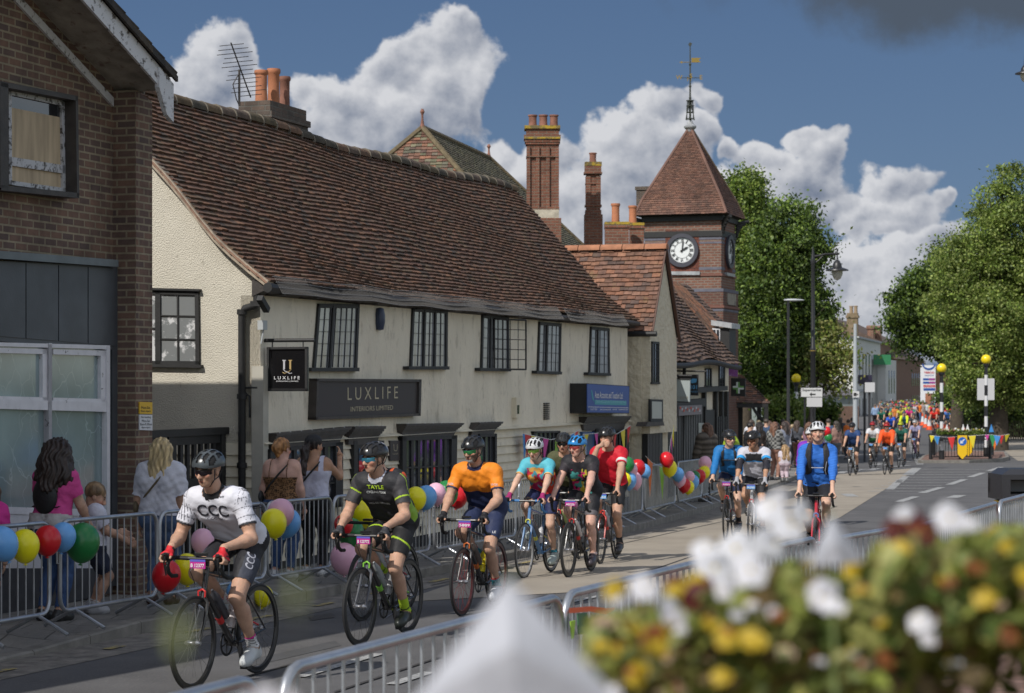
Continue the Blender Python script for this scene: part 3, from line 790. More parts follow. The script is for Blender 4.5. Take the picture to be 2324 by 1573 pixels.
def leaded(q, cols, rows, mull, label, extra=None, hd=6):
 f = MB(); nf = NB-.03
 for (u0, v0, u1, v1) in ((0, 0, 1, .065), (0, 0, .05, 1), (.95, 0, 1, 1)): pan(f, nf, sub(q, u0, v0, u1, v1), .05)
 for u in mull: pan(f, nf-.006, sub(q, u-.022, .03, u+.022, .95), .05)
 sq = [bil(q, -.05, .945), bil(q, 1.05, .945), bil(q, 1.05, 1.0), bil(q, -.05, 1.0)]
 pan(f, NB-.09, sq, .11)
 o = B.part('window', f, M_BLACK, label=label)
 g = MB(); pan(g, NB-.012, sub(q, .03, .04, .97, .95), .01); B.part('pane', g, M_PANE, o)
 le = MB()
 for i in range(1, rows):
  pan(le, NB-.022, sub(q, .04, .06+.885*i/rows-.004, .96, .06+.885*i/rows+.004), .008)
 for i in range(1, cols):
  u = .04+.92*i/cols
  pan(le, NB-.021, sub(q, u-.0045, .05, u+.0045, .94), .008)
 B.part('glazing_bar', le, M_BLACK, o)
 return o
leaded([(724,689),(817,690),(811,843),(712,843)], 7, 5, (.38,), 'largest upper window, leftmost of the five')
leaded([(938,698),(1017,703),(1016,839),(932,839)], 6, 5, (.36, .66), 'second upper window from the left')
w3 = leaded([(1096,713),(1156,720),(1157,843),(1093,842)], 5, 5, (.33,), 'middle upper window with its casement standing open')
leaded([(1225,730),(1275,734),(1273,850),(1221,848)], 5, 5, (.37,), 'fourth upper window, curtains behind the leads')
leaded([(1342,741),(1384,745),(1385,853),(1338,851)], 4, 5, (.40,), 'last upper window before the far corner')
oc = MB(); h0 = Vector(FN(NB-.04, 1122, 724)); h1 = Vector(FN(NB-.04, 1122, 838)); dv = Vector((.86, -.28, 0)).normalized()*.82
def ocp(u, v): return h0.lerp(h1, v)+dv*u
for (a, b) in (((0, 0), (1, 0)), ((0, 1), (1, 1)), ((0, 0), (0, 1)), ((1, 0), (1, 1))): oc.tube([ocp(*a), ocp(*b)], .014, 5)
for i in range(1, 5): oc.tube([ocp(0, i/5), ocp(1, i/5)], .006, 4)
for i in range(1, 4): oc.tube([ocp(i/4, 0), ocp(i/4, 1)], .006, 4)
B.part('open_casement', oc, M_BLACK, w3)
gq = [(330, 657), (450, 660), (452, 830), (330, 829)]
f = MB(); sf = SB0-.035
for (u0, v0, u1, v1) in ((0,0,1,.06),(0,.94,1,1),(.93,0,1,1),(.18,0,.28,1)): pans(f, sf, sub(gq, u0, v0, u1, v1), .06)
pans(f, sf-.03, [(328,826),(456,828),(456,835),(328,833)], .08); pans(f, sf-.03, [(328,653),(452,656),(452,661),(328,658)], .08)
o = B.part('window', f, M_BLACK, label='black framed window in the gable end')
g = MB(); pans(g, SB0-.012, sub(gq, 0, .04, .95, .96), .01); B.part('pane', g, mat('gable_window_pane', (.20,.21,.21), .06, spec=.9, dirt=((.62,.62,.62), 2.4, .52, .56)), o)
le = MB()
for v in (.34, .65): pans(le, SB0-.028, sub(gq, .28, v-.008, .93, v+.008), .02)
pans(le, SB0-.028, sub(gq, .59, .06, .62, .94), .02); pans(le, SB0-.028, sub(gq, 0, .5, .2, .52), .02); B.part('glazing_bar', le, M_BLACK, o)
def cornice(tl, tr, br, bl, label=None, studs=True):
 m = MB(); nf = NB-.15
 def row(v0, v1, dn, mi=0):
  q = [bil((tl, tr, br, bl), 0, v0), bil((tl, tr, br, bl), 1, v0), bil((tl, tr, br, bl), 1, v1), bil((tl, tr, br, bl), 0, v1)]
  a = [Vector(FN(nf, *p)) for p in q]
  m.prism([Vector((p.x, nf+dn*.8, p.z)) for p in a], (0, .18-dn*.8, 0))
 row(0, .16, 0); row(.16, .30, .022); row(.30, .42, .045); row(.42, .52, .07); row(.52, 1.04, .09)
 if studs:
  for i in range(7):
   p = Vector(FN(nf, *bil((tl, tr, br, bl), (i+.5)/7, 0))); m.ball((p.x, nf+.03, p.z+.003), .008, 6, 4, 1)
 return B.part('cornice', m, [M_WEATHERED, M_INKW], label=label)
cornice((628,984),(799,969),(783,1005),(632,1022), 'left tilted cornice over the first shop window')
cornice((806,968),(877,967),(868,1008),(803,1008), 'small cornice over the door')
cornice((922,962),(1054,960),(1040,990),(926,996), 'cornice over the second shop window')
cornice((1090,959),(1143,957),(1130,987),(1080,988), 'short cornice over the narrow window')
cornice((1332,946),(1434,944),(1424,976),(1334,976), 'cornice under the blue sign')
def shopwin(q, nb, hb, label, m=M_SHOPGLASS, thick=.05):
 f = MB(); nf = NB-.095
 for (u0, v0, u1, v1) in ((0,0,1,.05),(0,0,.07,1),(.90,0,1,1),(0,.94,1,1)): pan(f, nf, sub(q, u0, v0, u1, v1), .10)
 o = B.part('window', f, M_BLACK, label=label)
 g = MB(); pan(g, NB-.055, sub(q, .03, .03, .95, .96), .01); B.part('pane', g, m, o)
 le = MB()
 for i in range(1, nb+1): u = .06+.85*i/(nb+1); pan(le, NB-.075, sub(q, u-.022, .04, u+.022, .95), .03)
 for v in hb: pan(le, NB-.08, sub(q, .05, v-.01, .93, v+.01), .03)
 B.part('glazing_bar', le, M_BLACK, o)
shopwin([(614,1020),(779,1003),(779,1150),(614,1165)], 5, (.62,), 'first shop window from the left')
shopwin([(914,992),(1038,988),(1036,1150),(914,1160)], 6, (.42, .80), 'second shop window with close bars')
shopwin([(1088,985),(1128,984),(1128,1120),(1088,1122)], 2, (.5,), 'narrow shop window')
shopwin([(1213,979),(1272,978),(1272,1060),(1213,1062)], 4, (), 'small barred window behind the bunting')
shopwin([(1353,973),(1428,974),(1428,1095),(1353,1098)], 8, (.55,), 'barred shop window under the blue sign')
dm = MB(); pan(dm, NB-.07, [(806,1008),(870,1006),(870,1225),(806,1232)], .06); pan(dm, NB-.085, [(804,1000),(812,1000),(812,1235),(804,1235)], .08); pan(dm, NB-.085, [(864,1000),(872,1000),(872,1228),(864,1228)], .08)
dr = B.part('door', dm, M_BLACK, label='black door with a glazed panel'); g = MB(); pan(g, NB-.078, [(815,1018),(860,1018),(860,1150),(815,1153)], .006); B.part('pane', g, M_SHOPGLASS, dr)
dm = MB(); pan(dm, NB-.07, [(1322,980),(1349,980),(1349,1150),(1322,1152)], .06)
dr = B.part('door', dm, mat('blue_door', (.02,.07,.22), .4), label='blue door under the blue sign'); g = MB(); pan(g, NB-.078, [(1323,985),(1331,985),(1331,1110),(1323,1112)], .006); B.part('panel', g, mat('door_notice', (.4,.45,.5), .5), dr)
dp = MB(); sx = SB0-.07
P_ = lambda px, py: FS(sx, px, py)
dp.tube([P_(583,668), P_(583,684), P_(578,694), P_(556,700), P_(549,712), P_(549,1230)], .045, 10)
for y in (708, 900, 1056, 1190): q = P_(549, y); dp.lathe([(.06, -.03), (.06, .03)], c=q, seg=10)
dp.tube([(SB0-.2, n0-.02, z0-.07), (SB0+.35, n0-.03, z0-.085)], .06, 8)
B.part('downpipe', dp, M_BLACK, smooth=True)
al = MB()
q = FN(NB-.07, 867, 724); al.lathe([(.001, -.155), (.05, -.14), (.07, -.04), (.07, .06), (.05, .14), (.001, .155)], c=(q[0], NB-.04, q[2]), seg=12)
B.part('alarm_box', al, mat('navy_alarm_plastic', (.03,.045,.09), .35), smooth=True)
bx = MB(); q = FN(NB-.06, 600, 738); bx.box((q[0]-.06, NB-.07, q[2]-.055), (q[0]+.06, NB, q[2]+.055)); bx.tube([(q[0], NB-.05, q[2]-.05), (q[0]-.05, NB-.04, q[2]-.22)], .008, 5)
B.part('junction_box', bx, mat('grey_plastic_box', (.4,.42,.42), .5))
cm = MB(); q = Vector(FN(NB-.14, 597, 689)); cm.box((q.x-.05, NB-.12, q.z-.03), (q.x-.01, NB, q.z+.03)); cm.M = Matrix.Translation(q) @ Matrix.Rotation(R(35), 4, 'Y'); cm.box((-.11, -.035, -.035), (.13, .035, .035)); cm.M = None
B.part('security_camera', cm, M_BLACK)
mt_ = MB(); q = FN(NB-.05, 1174, 925); mt_.box((q[0]-.13, NB-.08, q[2]-.16), (q[0]+.13, NB, q[2]+.16)); mt_.box((q[0]-.10, NB-.085, q[2]-.1), (q[0], NB-.08, q[2]+.04), 1)
B.part('meter_box', mt_, [M_BOARD, M_PANED])
vt = MB(); q = FN(NB-.02, 1241, 935)
for i in range(9): vt.box((q[0]-.13, NB-.03, q[2]+.13-i*.032), (q[0]+.13, NB, q[2]+.15-i*.032))
B.part('vent_grille', vt, M_WEATHERED)
br = MB(); q = FS(SB0-.02, 565, 880); br.tube([(q[0]-.02, q[1]+.1, q[2]), (q[0]-.02, q[1]-.12, q[2])], .012, 5); br.tube([(q[0]-.02, q[1]-.02, q[2]-.35), (q[0]-.03, q[1]-.02, q[2]-.1), (q[0]-.04, q[1]+.1, q[2])], .012, 5)
B.part('iron_bracket', br, M_BLACK)
M_STK = brickmat('sooty_brick', (.12,.085,.065), (.075,.06,.05), (.11,.10,.085), var=.4)
M_POT = mat('terracotta_pot', (.40,.155,.075), .8, var=.18, vs=5, dirt=((.2,.1,.06), 6, .6, .75))
M_POTD = mat('weathered_pot', (.22,.10,.07), .85, var=.3, vs=5)
def pot(mb, c, r, h, mi=0):
 mb.lathe([(r*1.05, 0), (r*1.0, .08*h), (r*.93, .5*h), (r*.96, .85*h), (r*1.12, .88*h), (r*1.16, .95*h), (r*1.1, h), (r*.75, h), (r*.75, .8*h)], c=c, seg=16, mi=mi)
c0 = FS(28.15, 617, 258); cs, cn = 28.15, c0[1]
zt = FS(28.15, 617, 226)[2]
ck = MB(); ck.box((cs+.07, cn+.07, 2.9), (cs+1.30, cn+.52, zt-.34))
ck.box((cs+.03, cn+.03, zt-.34), (cs+1.34, cn+.56, zt-.25)); ck.box((cs, cn, zt-.25), (cs+1.37, cn+.6, zt-.16)); ck.box((cs+.05, cn+.05, zt-.16), (cs+1.32, cn+.55, zt))
cho = B.part('chimney', ck, M_STK)
for (px, yt, yb, r_, ds, m) in ((593,153,222,.088,.22,M_POT),(621,146,226,.088,.62,M_POT),(646,162,232,.078,1.02,M_POTD)):
 pm_ = MB(); Y_ = (cs+ds)*CA+(cn+.3)*SA; h_ = (yb-yt)/FPX*Y_+.03
 pot(pm_, (cs+ds, FS(cs+ds, px, 200)[1], zt-.01), r_, h_); B.part('chimney_pot', pm_, m, cho, smooth=True)
an = MB(); q0 = Vector(FN(13.2, 543, 240)); q1 = Vector(FN(13.2, 543, 158)); an.tube([q0, q1], .018, 6)
b0 = Vector(FN(13.2, 524, 97)); b1 = Vector(FN(13.2, 569, 221)); an.tube([b0, b1], .011, 6)
for i in range(13):
 c = b0.lerp(b1, (i+.5)/13); l = .17+.04*(i % 3); dn = Vector((.32*.5, -.95*.5, .05)).normalized()
 an.tube([c-dn*l, c+dn*l], .005, 4)
an.tube([q1+Vector((0, 0, -.05)), q1+Vector((-.12, .04, -.22)), q1+Vector((-.05, .02, -.42)), q1+Vector((0, 0, -.5))], .008, 5)
ant = an.build('television_aerial', M_WEATHERED, None, org=tuple(q0)); ant.location = W(*q0); ant.rotation_euler = (0, 0, TH)
tag(ant, 'rusty television aerial on a thin mast behind the ridge', 'aerial')
M_SIGNG = mat('warm_grey_sign', (.040,.032,.032), .6)
M_GOLD = mat('pale_gold_lettering', (.48,.42,.28), .5)
sq = [(720,859),(957,861),(955,944),(717,953)]
s0_, n0_, z0_ = FN(NB-.08, *sq[3])
r = thing('shop_sign', 'wide dark grey fascia sign lettered LUXLIFE under the upper windows', 'sign', W(s0_, n0_, z0_), TH); og = (s0_, n0_, z0_)
mb = MB(); pan(mb, NB-.08, sub(sq, .015, .05, .985, .95), .08); mb.build('panel', M_SIGNG, r, org=og)
mb = MB()
for (u0, v0, u1, v1) in ((0,0,1,.07),(0,.93,1,1),(0,0,.02,1),(.98,0,1,1)): pan(mb, NB-.11, sub(sq, u0, v0, u1, v1), .11)
mb.build('frame', M_WEATHERED, r, org=og)
mb = MB(); ptext(mb, NB-.083, 'L U X L I F E', 789, 903, 880, 908, yt1=877, yb1=904.5, bold=-.004); ptext(mb, NB-.083, 'INTERIORS LIMITED', 796, 892, 923.5, 934, yt1=919.5, yb1=930)
mb.build('lettering', M_GOLD, r, org=og)
ss_ = 23.10
s0_, n0_, z0_ = FS(ss_, 605, 888)
r = thing('hanging_sign', 'square black hanging sign with a metallic U emblem at the cottage corner', 'sign', W(s0_, n0_, z0_), TH); og = (s0_, n0_, z0_)
mb = MB(); pans(mb, ss_, [(605,788),(697,787),(697,888),(605,888)], .05); mb.build('board', mat('gloss_black_board', (.006,.006,.007), .25), r, org=og)
mb = MB()
for q in ([(605,788),(697,787),(697,792),(605,793)], [(605,882),(697,882),(697,888),(605,888)], [(605,788),(610,788),(610,888),(605,888)], [(692,787),(697,787),(697,888),(692,888)]): pans(mb, ss_-.02, q, .022)
mb.build('frame', M_BLACK, r, org=og)
mb = MB(); a = FS(ss_+.02, 586, 773); b = FS(ss_+.02, 714, 772)
mb.tube([a, b], .022, 8); mb.box((a[0]-.03, a[1]-.02, a[2]-.18), (a[0]+.03, a[1]+.02, a[2]+.04))
for x in (618, 688): p = FS(ss_+.02, x, 775); q = FS(ss_+.02, x, 788); mb.tube([p, q], .007, 5)
mb.build('bracket', M_BLACK, r, org=og)
mb = MB(); sq_ = ss_-.004
def sp_(px, py): return Vector(FS(sq_, px, py))
M_SILV = mat('silver_emblem', (.65,.65,.68), .3, metal=.3); M_GLD = mat('gold_emblem', (.55,.40,.18), .35, metal=.3)
for q in ([(641,817),(649,817),(649,819),(647,819),(647,838),(643,838),(643,819),(641,819)], [(636,817),(640,817)][:0]):
 if q: mb.prism([sp_(*p) for p in q], (-.004, 0, 0), 0)
mb.prism([sp_(*p) for p in [(655,817),(663,817),(663,819),(661,819),(661,838),(657,838),(657,819),(655,819)]], (-.004, 0, 0), 1)
mb.tube([sp_(643,838), sp_(646,842), sp_(652,845), sp_(658,848), sp_(663,847)], .005, 4, 0); mb.tube([sp_(661,838), sp_(658,842), sp_(652,845), sp_(646,848), sp_(641,845)], .005, 4, 1)
mb.build('emblem', [M_SILV, M_GLD], r, org=og)
mb = MB(); stext(mb, ss_-.006, 'L U X L I F E', 622, 680, 854, 861); stext(mb, ss_-.006, 'INTERIORS LIMITED', 627, 677, 864, 866.5); mb.build('lettering', M_INKW, r, org=og)
q_ = [(886,1000),(909,1000),(909,1045),(886,1046)]
r, og = flat_sign('wall_plaque', 'small grey plaque with a U emblem between door and shop window', 'sign', NB-.06, q_, M_SIGNG, .04)
mb = MB(); ptext(mb, NB-.063, 'U', 893.5, 902, 1008, 1024, bold=-.02); ptext(mb, NB-.063, 'LUXLIFE', 891, 904, 1029, 1031.5); mb.build('lettering', M_GOLD, r, org=og)
bq = [(1333,870),(1429,876),(1428,939),(1333,938)]
s0_, n0_, z0_ = FN(10.48, *bq[3]); og = (s0_, n0_, z0_)
r = thing('light_box_sign', 'projecting blue and teal sign box of an accountant at the far corner', 'sign', W(*og), TH)
mb = MB(); pan(mb, 10.482, bq, .31); mb.build('box', M_BLACK, r, org=og)
M_BLUE = mat('sign_blue', (.015,.065,.30), .45, var=.15, vs=2)
mb = MB(); pan(mb, 10.47, sub(bq, .0, .02, .99, .97), .011); mb.build('face', M_BLUE, r, org=og)
mb = MB(); M_TEAL = mat('sign_teal', (.05,.30,.36), .5)
pan(mb, 10.466, sub(bq, .18, .55, .93, .70), .003, 0); pan(mb, 10.466, sub(bq, .02, .78, .98, .795), .003, 1)
pan(mb, 10.466, [bil(bq, .09, .22), bil(bq, .11, .22), bil(bq, .15, .5), bil(bq, .17, .62), bil(bq, .12, .52)], .003, 0)
ptext(mb, 10.464, 'Aces Accounts and Taxation Ltd', 1350, 1413, 888.5, 903, 1, yt1=891, yb1=905.5, bold=.004)
ptext(mb, 10.464, 'TAX ACCOUNTS BOOKKEEPING', 1352, 1421, 908, 914, 2, yt1=909.5, yb1=915.5); ptext(mb, 10.464, '01277 000', 1340, 1355, 927, 931, 1); ptext(mb, 10.464, 'accounts  and  taxation', 1362, 1425, 927, 931, 1)
mb.build('lettering', [M_TEAL, M_INKW, mat('pale_teal_lettering', (.25,.55,.6), .5)], r, org=og)
# C2: orange tiled gabled house
C = Bld('gabled_house', 'narrow cream house with an orange tiled roof, gable to the street', 'house', 39.5, 10.5)
Zc = C.o[2]
sR, zR, sE, zE_ = 40.40, 2.62, 39.38, .98
mb = MB()
quad_tiles(mb, (sE, 14.6, zE_), (sE, 10.40, zE_), (sR, 10.40, zR), (sR, 14.6, zR), 19, .17, PAL_O, seed=9, jit=1.5, lift=.03)
rfC = C.part('roof', mb, M_TILE)
mb = MB(); mb.quad((sE, 14.6, zE_-.02), (sE, 10.42, zE_-.02), (sR, 10.42, zR-.02), (sR, 14.6, zR-.02)); mb.quad((sR, 10.42, zR), (41.5, 10.42, .9), (41.5, 14.6, .9), (sR, 14.6, zR)); C.part('roof_underlay', mb, mat('roof_void'), rfC)
mb = MB(); q = 10.36
while q < 14.4:
 mb.lathe([(.10, q), (.105, q+.42)], c=(sR, 0, zR-.02), seg=12, axis='y2') if False else None
 vs = []
 for y_ in (q, q+.43):
  for i in range(9):
   an = PI*i/8; vs.append((sR-.11*math.cos(an), y_, zR-.03+.11*math.sin(an)))
 mb.add(vs, [(i, i+1, i+10, i+9) for i in range(8)]+[tuple(range(8, -1, -1))]); q += .445
C.part('ridge_tiles', mb, mat('orange_ridge_tile', (.34,.15,.08), .85, var=.3, vs=5), rfC, smooth=True)
mb = MB(); mb.prism([(sE+.02, 10.44, zE_-.05), (sR, 10.44, zR-.06), (41.45, 10.44, .85), (41.45, 10.44, -.95), (sE+.02, 10.44, -.95)], (0, .2, 0)); mb.box((39.36, 10.60, -.95), (39.5, 15, .98))
mb.box((39.45, 10.62, Zc-.2), (41.45, 10.8, -.95)); mb.box((39.42, 10.8, Zc-.2), (39.6, 15, -.95))
C.part('wall', mb, mat('pale_lumpy_render', (.62,.56,.43), .9, var=.06, vs=2, bump=1.0, bs=8))
mb = MB(); mb.prism([(sR, 10.36, zR+.03), (sR, 10.36, zR-.06), (41.5, 10.36, .80), (41.5, 10.36, .9)], (0, .06, 0)); mb.prism([(sR, 10.37, zR+.02), (sR, 10.37, zR-.04), (sE, 10.37, zE_-.04), (sE, 10.37, zE_+.02)], (0, .04, 0)); C.part('barge_board', mb, mat('rusty_brown_barge', (.10,.05,.035), .7))
mb = MB(); mb.tube([(sE-.03, 14.5, zE_-.05), (sE-.03, 10.3, zE_-.05)], .05, 8); C.part('gutter', mb, M_BLACK)
def cwin(bl, q, nf, label, nb=2, m=None):
 f = MB()
 for (u0, v0, u1, v1) in ((0,0,1,.05),(0,0,.10,1),(.88,0,1,1),(-.1,.95,1.1,1)): pan(f, nf-.03, sub(q, u0, v0, u1, v1), .05)
 o = bl.part('window', f, M_BLACK, label=label); g = MB(); pan(g, nf-.012, sub(q, .05, .03, .93, .96), .01); bl.part('pane', g, m or M_PANED, o)
 le = MB()
 for i in range(1, nb+1): u = i/(nb+1); pan(le, nf-.022, sub(q, u-.03, .03, u+.03, .95), .01)
 for i in range(1, 5): pan(le, nf-.022, sub(q, .05, i/5-.006, .93, i/5+.006), .01)
 bl.part('glazing_bar', le, M_BLACK, o)
cwin(C, [(1481,775),(1497,776),(1497,872),(1481,872)], 10.44, 'tall narrow upper window')
f = MB(); q = [(1470,965),(1504,964),(1504,1056),(1470,1060)]; pan(f, 10.50, q, .1); o = C.part('shop_window', f, M_BLACK); f = MB()
for i in range(9): pan(f, 10.48, sub(q, .05+i*.1, .03, .08+i*.1, .97), .02)
C.part('glazing_bar', f, mat('grey_bar', (.12,.12,.12), .5), o)
f = MB(); pan(f, 10.40, [(1477,906),(1505,907),(1505,958),(1477,957)], .05); o = C.part('display_case', f, M_BLACK); f = MB(); pan(f, 10.392, [(1480,911),(1502,912),(1502,950),(1480,950)], .005); C.part('notice', f, mat('notice_paper', (.42,.44,.40), .6), o)
f = MB(); pan(f, 10.36, [(1470,958),(1506,957),(1508,966),(1466,968)], .2); C.part('cornice', f, M_WEATHERED)
# C3: low dark-fronted shops
D3 = Bld('low_shop_row', 'low cream building with dark shopfronts and a wavy brown tiled roof', 'shop row', 41.6, 11.4)
Zd = D3.o[2]
mb = MB(); mb.box((41.55, 11.4, Zd-.2), (50.3, 11.65, .52)); mb.box((50.1, 11.65, Zd-.2), (50.3, 16, .52)); D3.part('wall', mb, M_CREAM)
def P3(a, b):
 s = 41.5+a; wv = .05*math.sin(s*1.1)+.03*math.sin(s*2.3)
 return Vector((s, 11.12+1.65*b, .47+1.87*b+wv*(1-b)))
mb = MB(); tile_roof(mb, P3, 23, lambda b: 0.0, lambda b: 8.9 if b < .28 else 8.35, .17, PAL_D, seed=21, lift=.035, jit=1.6)
rf3 = D3.part('roof', mb, M_TILE)
mb = MB(); mb.add([P3(a, b)+Vector((0, .02, -.02)) for a in (0, 2.2, 4.4, 6.6, 8.4) for b in (0, .25, .5, .75, 1)], [(i*5+j, (i+1)*5+j, (i+1)*5+j+1, i*5+j+1) for i in range(4) for j in range(4)]); mb.box((41.55, 11.5, .47), (50.2, 14, .5)); mb.quad((41.5, 12.77, 2.32), (49.8, 12.77, 2.32), (49.8, 14.6, .5), (41.5, 14.6, .5))
D3.part('roof_underlay', mb, mat('roof_void'), rf3)
mb = MB()
quad_tiles(mb, (49.72, 12.8, 2.38), (49.86, 11.58, .98), (51.0, 11.80, 1.46), (51.0, 12.75, 2.42), 15, .17, PAL_O+PAL_D, seed=5)
mb.M = None; D3.part('cheek_roof', mb, M_TILE, rf3, label='sunlit strip of orange tiles above the valley')
mb = MB(); quad_tiles(mb, (51.0, 11.80, 1.44), (51.7, 11.8, 1.44), (51.7, 12.75, 2.42), (51.0, 12.75, 2.42), 12, .17, PAL_D, seed=6)
mb.quad((51, 11.8, 1.42), (51.7, 11.8, 1.42), (51.7, 12.75, 2.4), (51, 12.75, 2.4)); mb.quad((49.72,12.8,2.36),(49.86,11.6,.95),(51,11.8,1.42),(51,12.75,2.4)); D3.part('rear_roof', mb, M_TILE, rf3)
mb = MB(); pts = [(41.5+i*.45, 11.08, .42+.05*math.sin((41.5+i*.45)*1.1)) for i in range(20)]; mb.tube(pts, .06, 8); q = Vector(FN(11.1, 1586, 812));
mb.tube([q, q+Vector((0, -.02, -.12)), q+Vector((-.5, .2, -.2)), q+Vector((-.5, .25, -2.4))], .04, 8); D3.part('gutter', mb, M_BLACK)
dmx = MB(); q0 = Vector(FN(11.5, 1621, 746)); dmx.box((50.2, 11.36, .45), (50.9, 11.78, 1.32)); dor = D3.part('dormer', dmx, M_BLACK)
f = MB(); f.box((50.17, 11.58, .86), (50.2, 11.77, 1.31)); D3.part('window', f, mat('white_dormer_frame', (.6,.6,.62), .5), dor); f = MB(); f.box((50.15, 11.605, .9), (50.17, 11.655, 1.27)); f.box((50.15, 11.69, .9), (50.17, 11.74, 1.27)); D3.part('pane', f, M_PANED, dor)
f = MB(); f.prism([(50.1, 11.28, 1.30), (50.1, 11.78, 1.38), (50.1, 11.78, 1.50), (50.1, 11.28, 1.42)], (.9, 0, 0)); D3.part('lead_roof', f, mat('lead_sheet', (.33,.34,.35), .4, var=.3, vs=5), dor)
for q, lb in (([(1519,835),(1525,836),(1525,862),(1519,862)], 'tiny window by the left corner'), ([(1602,836),(1616,836),(1616,878),(1602,877)], 'upper window behind the gutter pipe'), ([(1633,829),(1646,829),(1646,882),(1633,881)], 'upper window at the right end')):
 cwin(D3, q, 11.4, lb, 1)
sf_ = MB();
for q in ([(1516,914),(1600,905),(1600,1100),(1516,1130)], [(1604,930),(1625,930),(1625,1090),(1604,1095)]): pan(sf_, 11.34, q, .05)
pan(sf_, 11.25, [(1516,912),(1602,904),(1602,922),(1516,930)], .15)
for x in (1601, 1627, 1640, 1651): pan(sf_, 11.30, [(x,888),(x+3,888),(x+3,1090),(x,1092)], .08)
for i in range(6): pan(sf_, 11.31, [(1628+i*4,945),(1630+i*4,945),(1630+i*4,1080),(1628+i*4,1082)], .05)
pan(sf_, 11.2, [(1583,880),(1652,876),(1652,886),(1583,892)], .2)
D3.part('shopfront', sf_, M_BLACK)
f = MB()
for i in range(14): pan(f, 11.33, [(1520+i*5.5,940),(1521.6+i*5.5,940),(1521.6+i*5.5,1100),(1520+i*5.5,1104)], .01)
D3.part('glazing_bar', f, mat('grey_bar'))
f = MB(); pan(f, 11.22, [(1541,921),(1593,919),(1593,940),(1541,944)], .05, 0);
for i in range(12):
 x = 1543+i*4; pan(f, 11.21, [(x,924+i % 3*3),(x+3,923+i % 3*3),(x+3,928+i % 3*3),(x,929+i % 3*3)], .004, 1+i % 2)
D3.part('painted_shop_fascia', f, [mat('mauve_grey_board', (.20,.18,.19), .6), mat('red_scrawl', (.5,.08,.05), .6), mat('pale_scrawl', (.5,.5,.52), .6)])
f = MB(); pan(f, 11.31, [(1586,960),(1600,960),(1600,1060),(1586,1062)], .02); D3.part('shop_pane', f, mat('lit_grey_pane', (.3,.32,.31), .3, var=.3, vs=3))
def perp_sign(name, label, s, q, m, d=.06):
 og = FS(s, *q[3]); r = thing(name, label, 'sign', W(*og), TH); mb = MB(); pans(mb, s, q, d); mb.build('board', m, r, org=og); return r, og
r, og = perp_sign('hanging_sign', 'pale grey hanging sign lettered CARLY KENT', 43.6, [(1513,859),(1566,860),(1565,913),(1512,911)], mat('pale_grey_board', (.30,.34,.34), .5))
mb = MB(); stext(mb, 43.59, 'CARLY KENT', 1518, 1562, 900, 906); mb.build('lettering', mat('dull_gold', (.30,.28,.21), .6), r, org=og)
mb = MB();
for q in ([(1513,858),(1566,859),(1566,861.5),(1513,860.5)], [(1512,910),(1566,912),(1566,914),(1512,912.5)]): pans(mb, 43.58, q, .09)
a = FS(43.62, 1506, 852); b = FS(43.62, 1570, 853); mb.tube([a, b], .02, 6); mb.build('bracket', M_BLACK, r, org=og)
r, og = perp_sign('hanging_sign', 'black hanging sign with blue lettering behind the pale one', 45.2, [(1537,850),(1584,850),(1584,898),(1536,897)], M_BLACK)
mb = MB(); mb.prism([FS(45.19, *p) for p in ((1566,864),(1572,859),(1582,860),(1580,868),(1570,870))], (-.004, 0, 0)); stext(mb, 45.19, '101', 1567, 1582, 874, 883, bold=.02); stext(mb, 45.19, 'PHYSIO', 1566, 1583, 887, 891); mb.build('lettering', mat('sky_blue_lettering', (.10,.35,.6), .5), r, org=og)
mb = MB(); mb.tube([FS(45.22, 1536, 842), FS(45.22, 1604, 843)], .02, 6); mb.build('bracket', M_BLACK, r, org=og)
r, og = perp_sign('pharmacy_sign', 'black square sign with a green and white cross', 50.6, [(1659,858),(1691,859),(1691,900),(1659,899)], M_BLACK)
mb = MB()
for q in ([(1671,867),(1679,867),(1679,893),(1671,893)],): mb.prism([FS(50.59, *p) for p in q], (-.006, 0, 0), 0)
for q in ([(1663,876),(1671,876),(1671,884),(1663,884)], [(1679,876),(1688,876),(1688,884),(1679,884)]): mb.prism([FS(50.59, *p) for p in q], (-.006, 0, 0), 0)
for q in ([(1675,880),(1688,880),(1688,884),(1679,884),(1679,893),(1675,893)], [(1663,876),(1671,876),(1671,867),(1675,867),(1675,880),(1663,880)]): mb.prism([FS(50.583, *p) for p in q], (-.003, 0, 0), 1)
mb.build('cross', [mat('cross_green', (.12,.30,.08), .4), mat('cross_silver', (.6,.65,.65), .4)], r, org=og)
r, og = perp_sign('banner', 'small purple banner above the pharmacy cross', 50.6, [(1653,823),(1674,823),(1674,855),(1653,853)], mat('purple_banner', (.30,.10,.38), .6, dirt=((.5,.4,.55), 7, .55, .6)), .01)
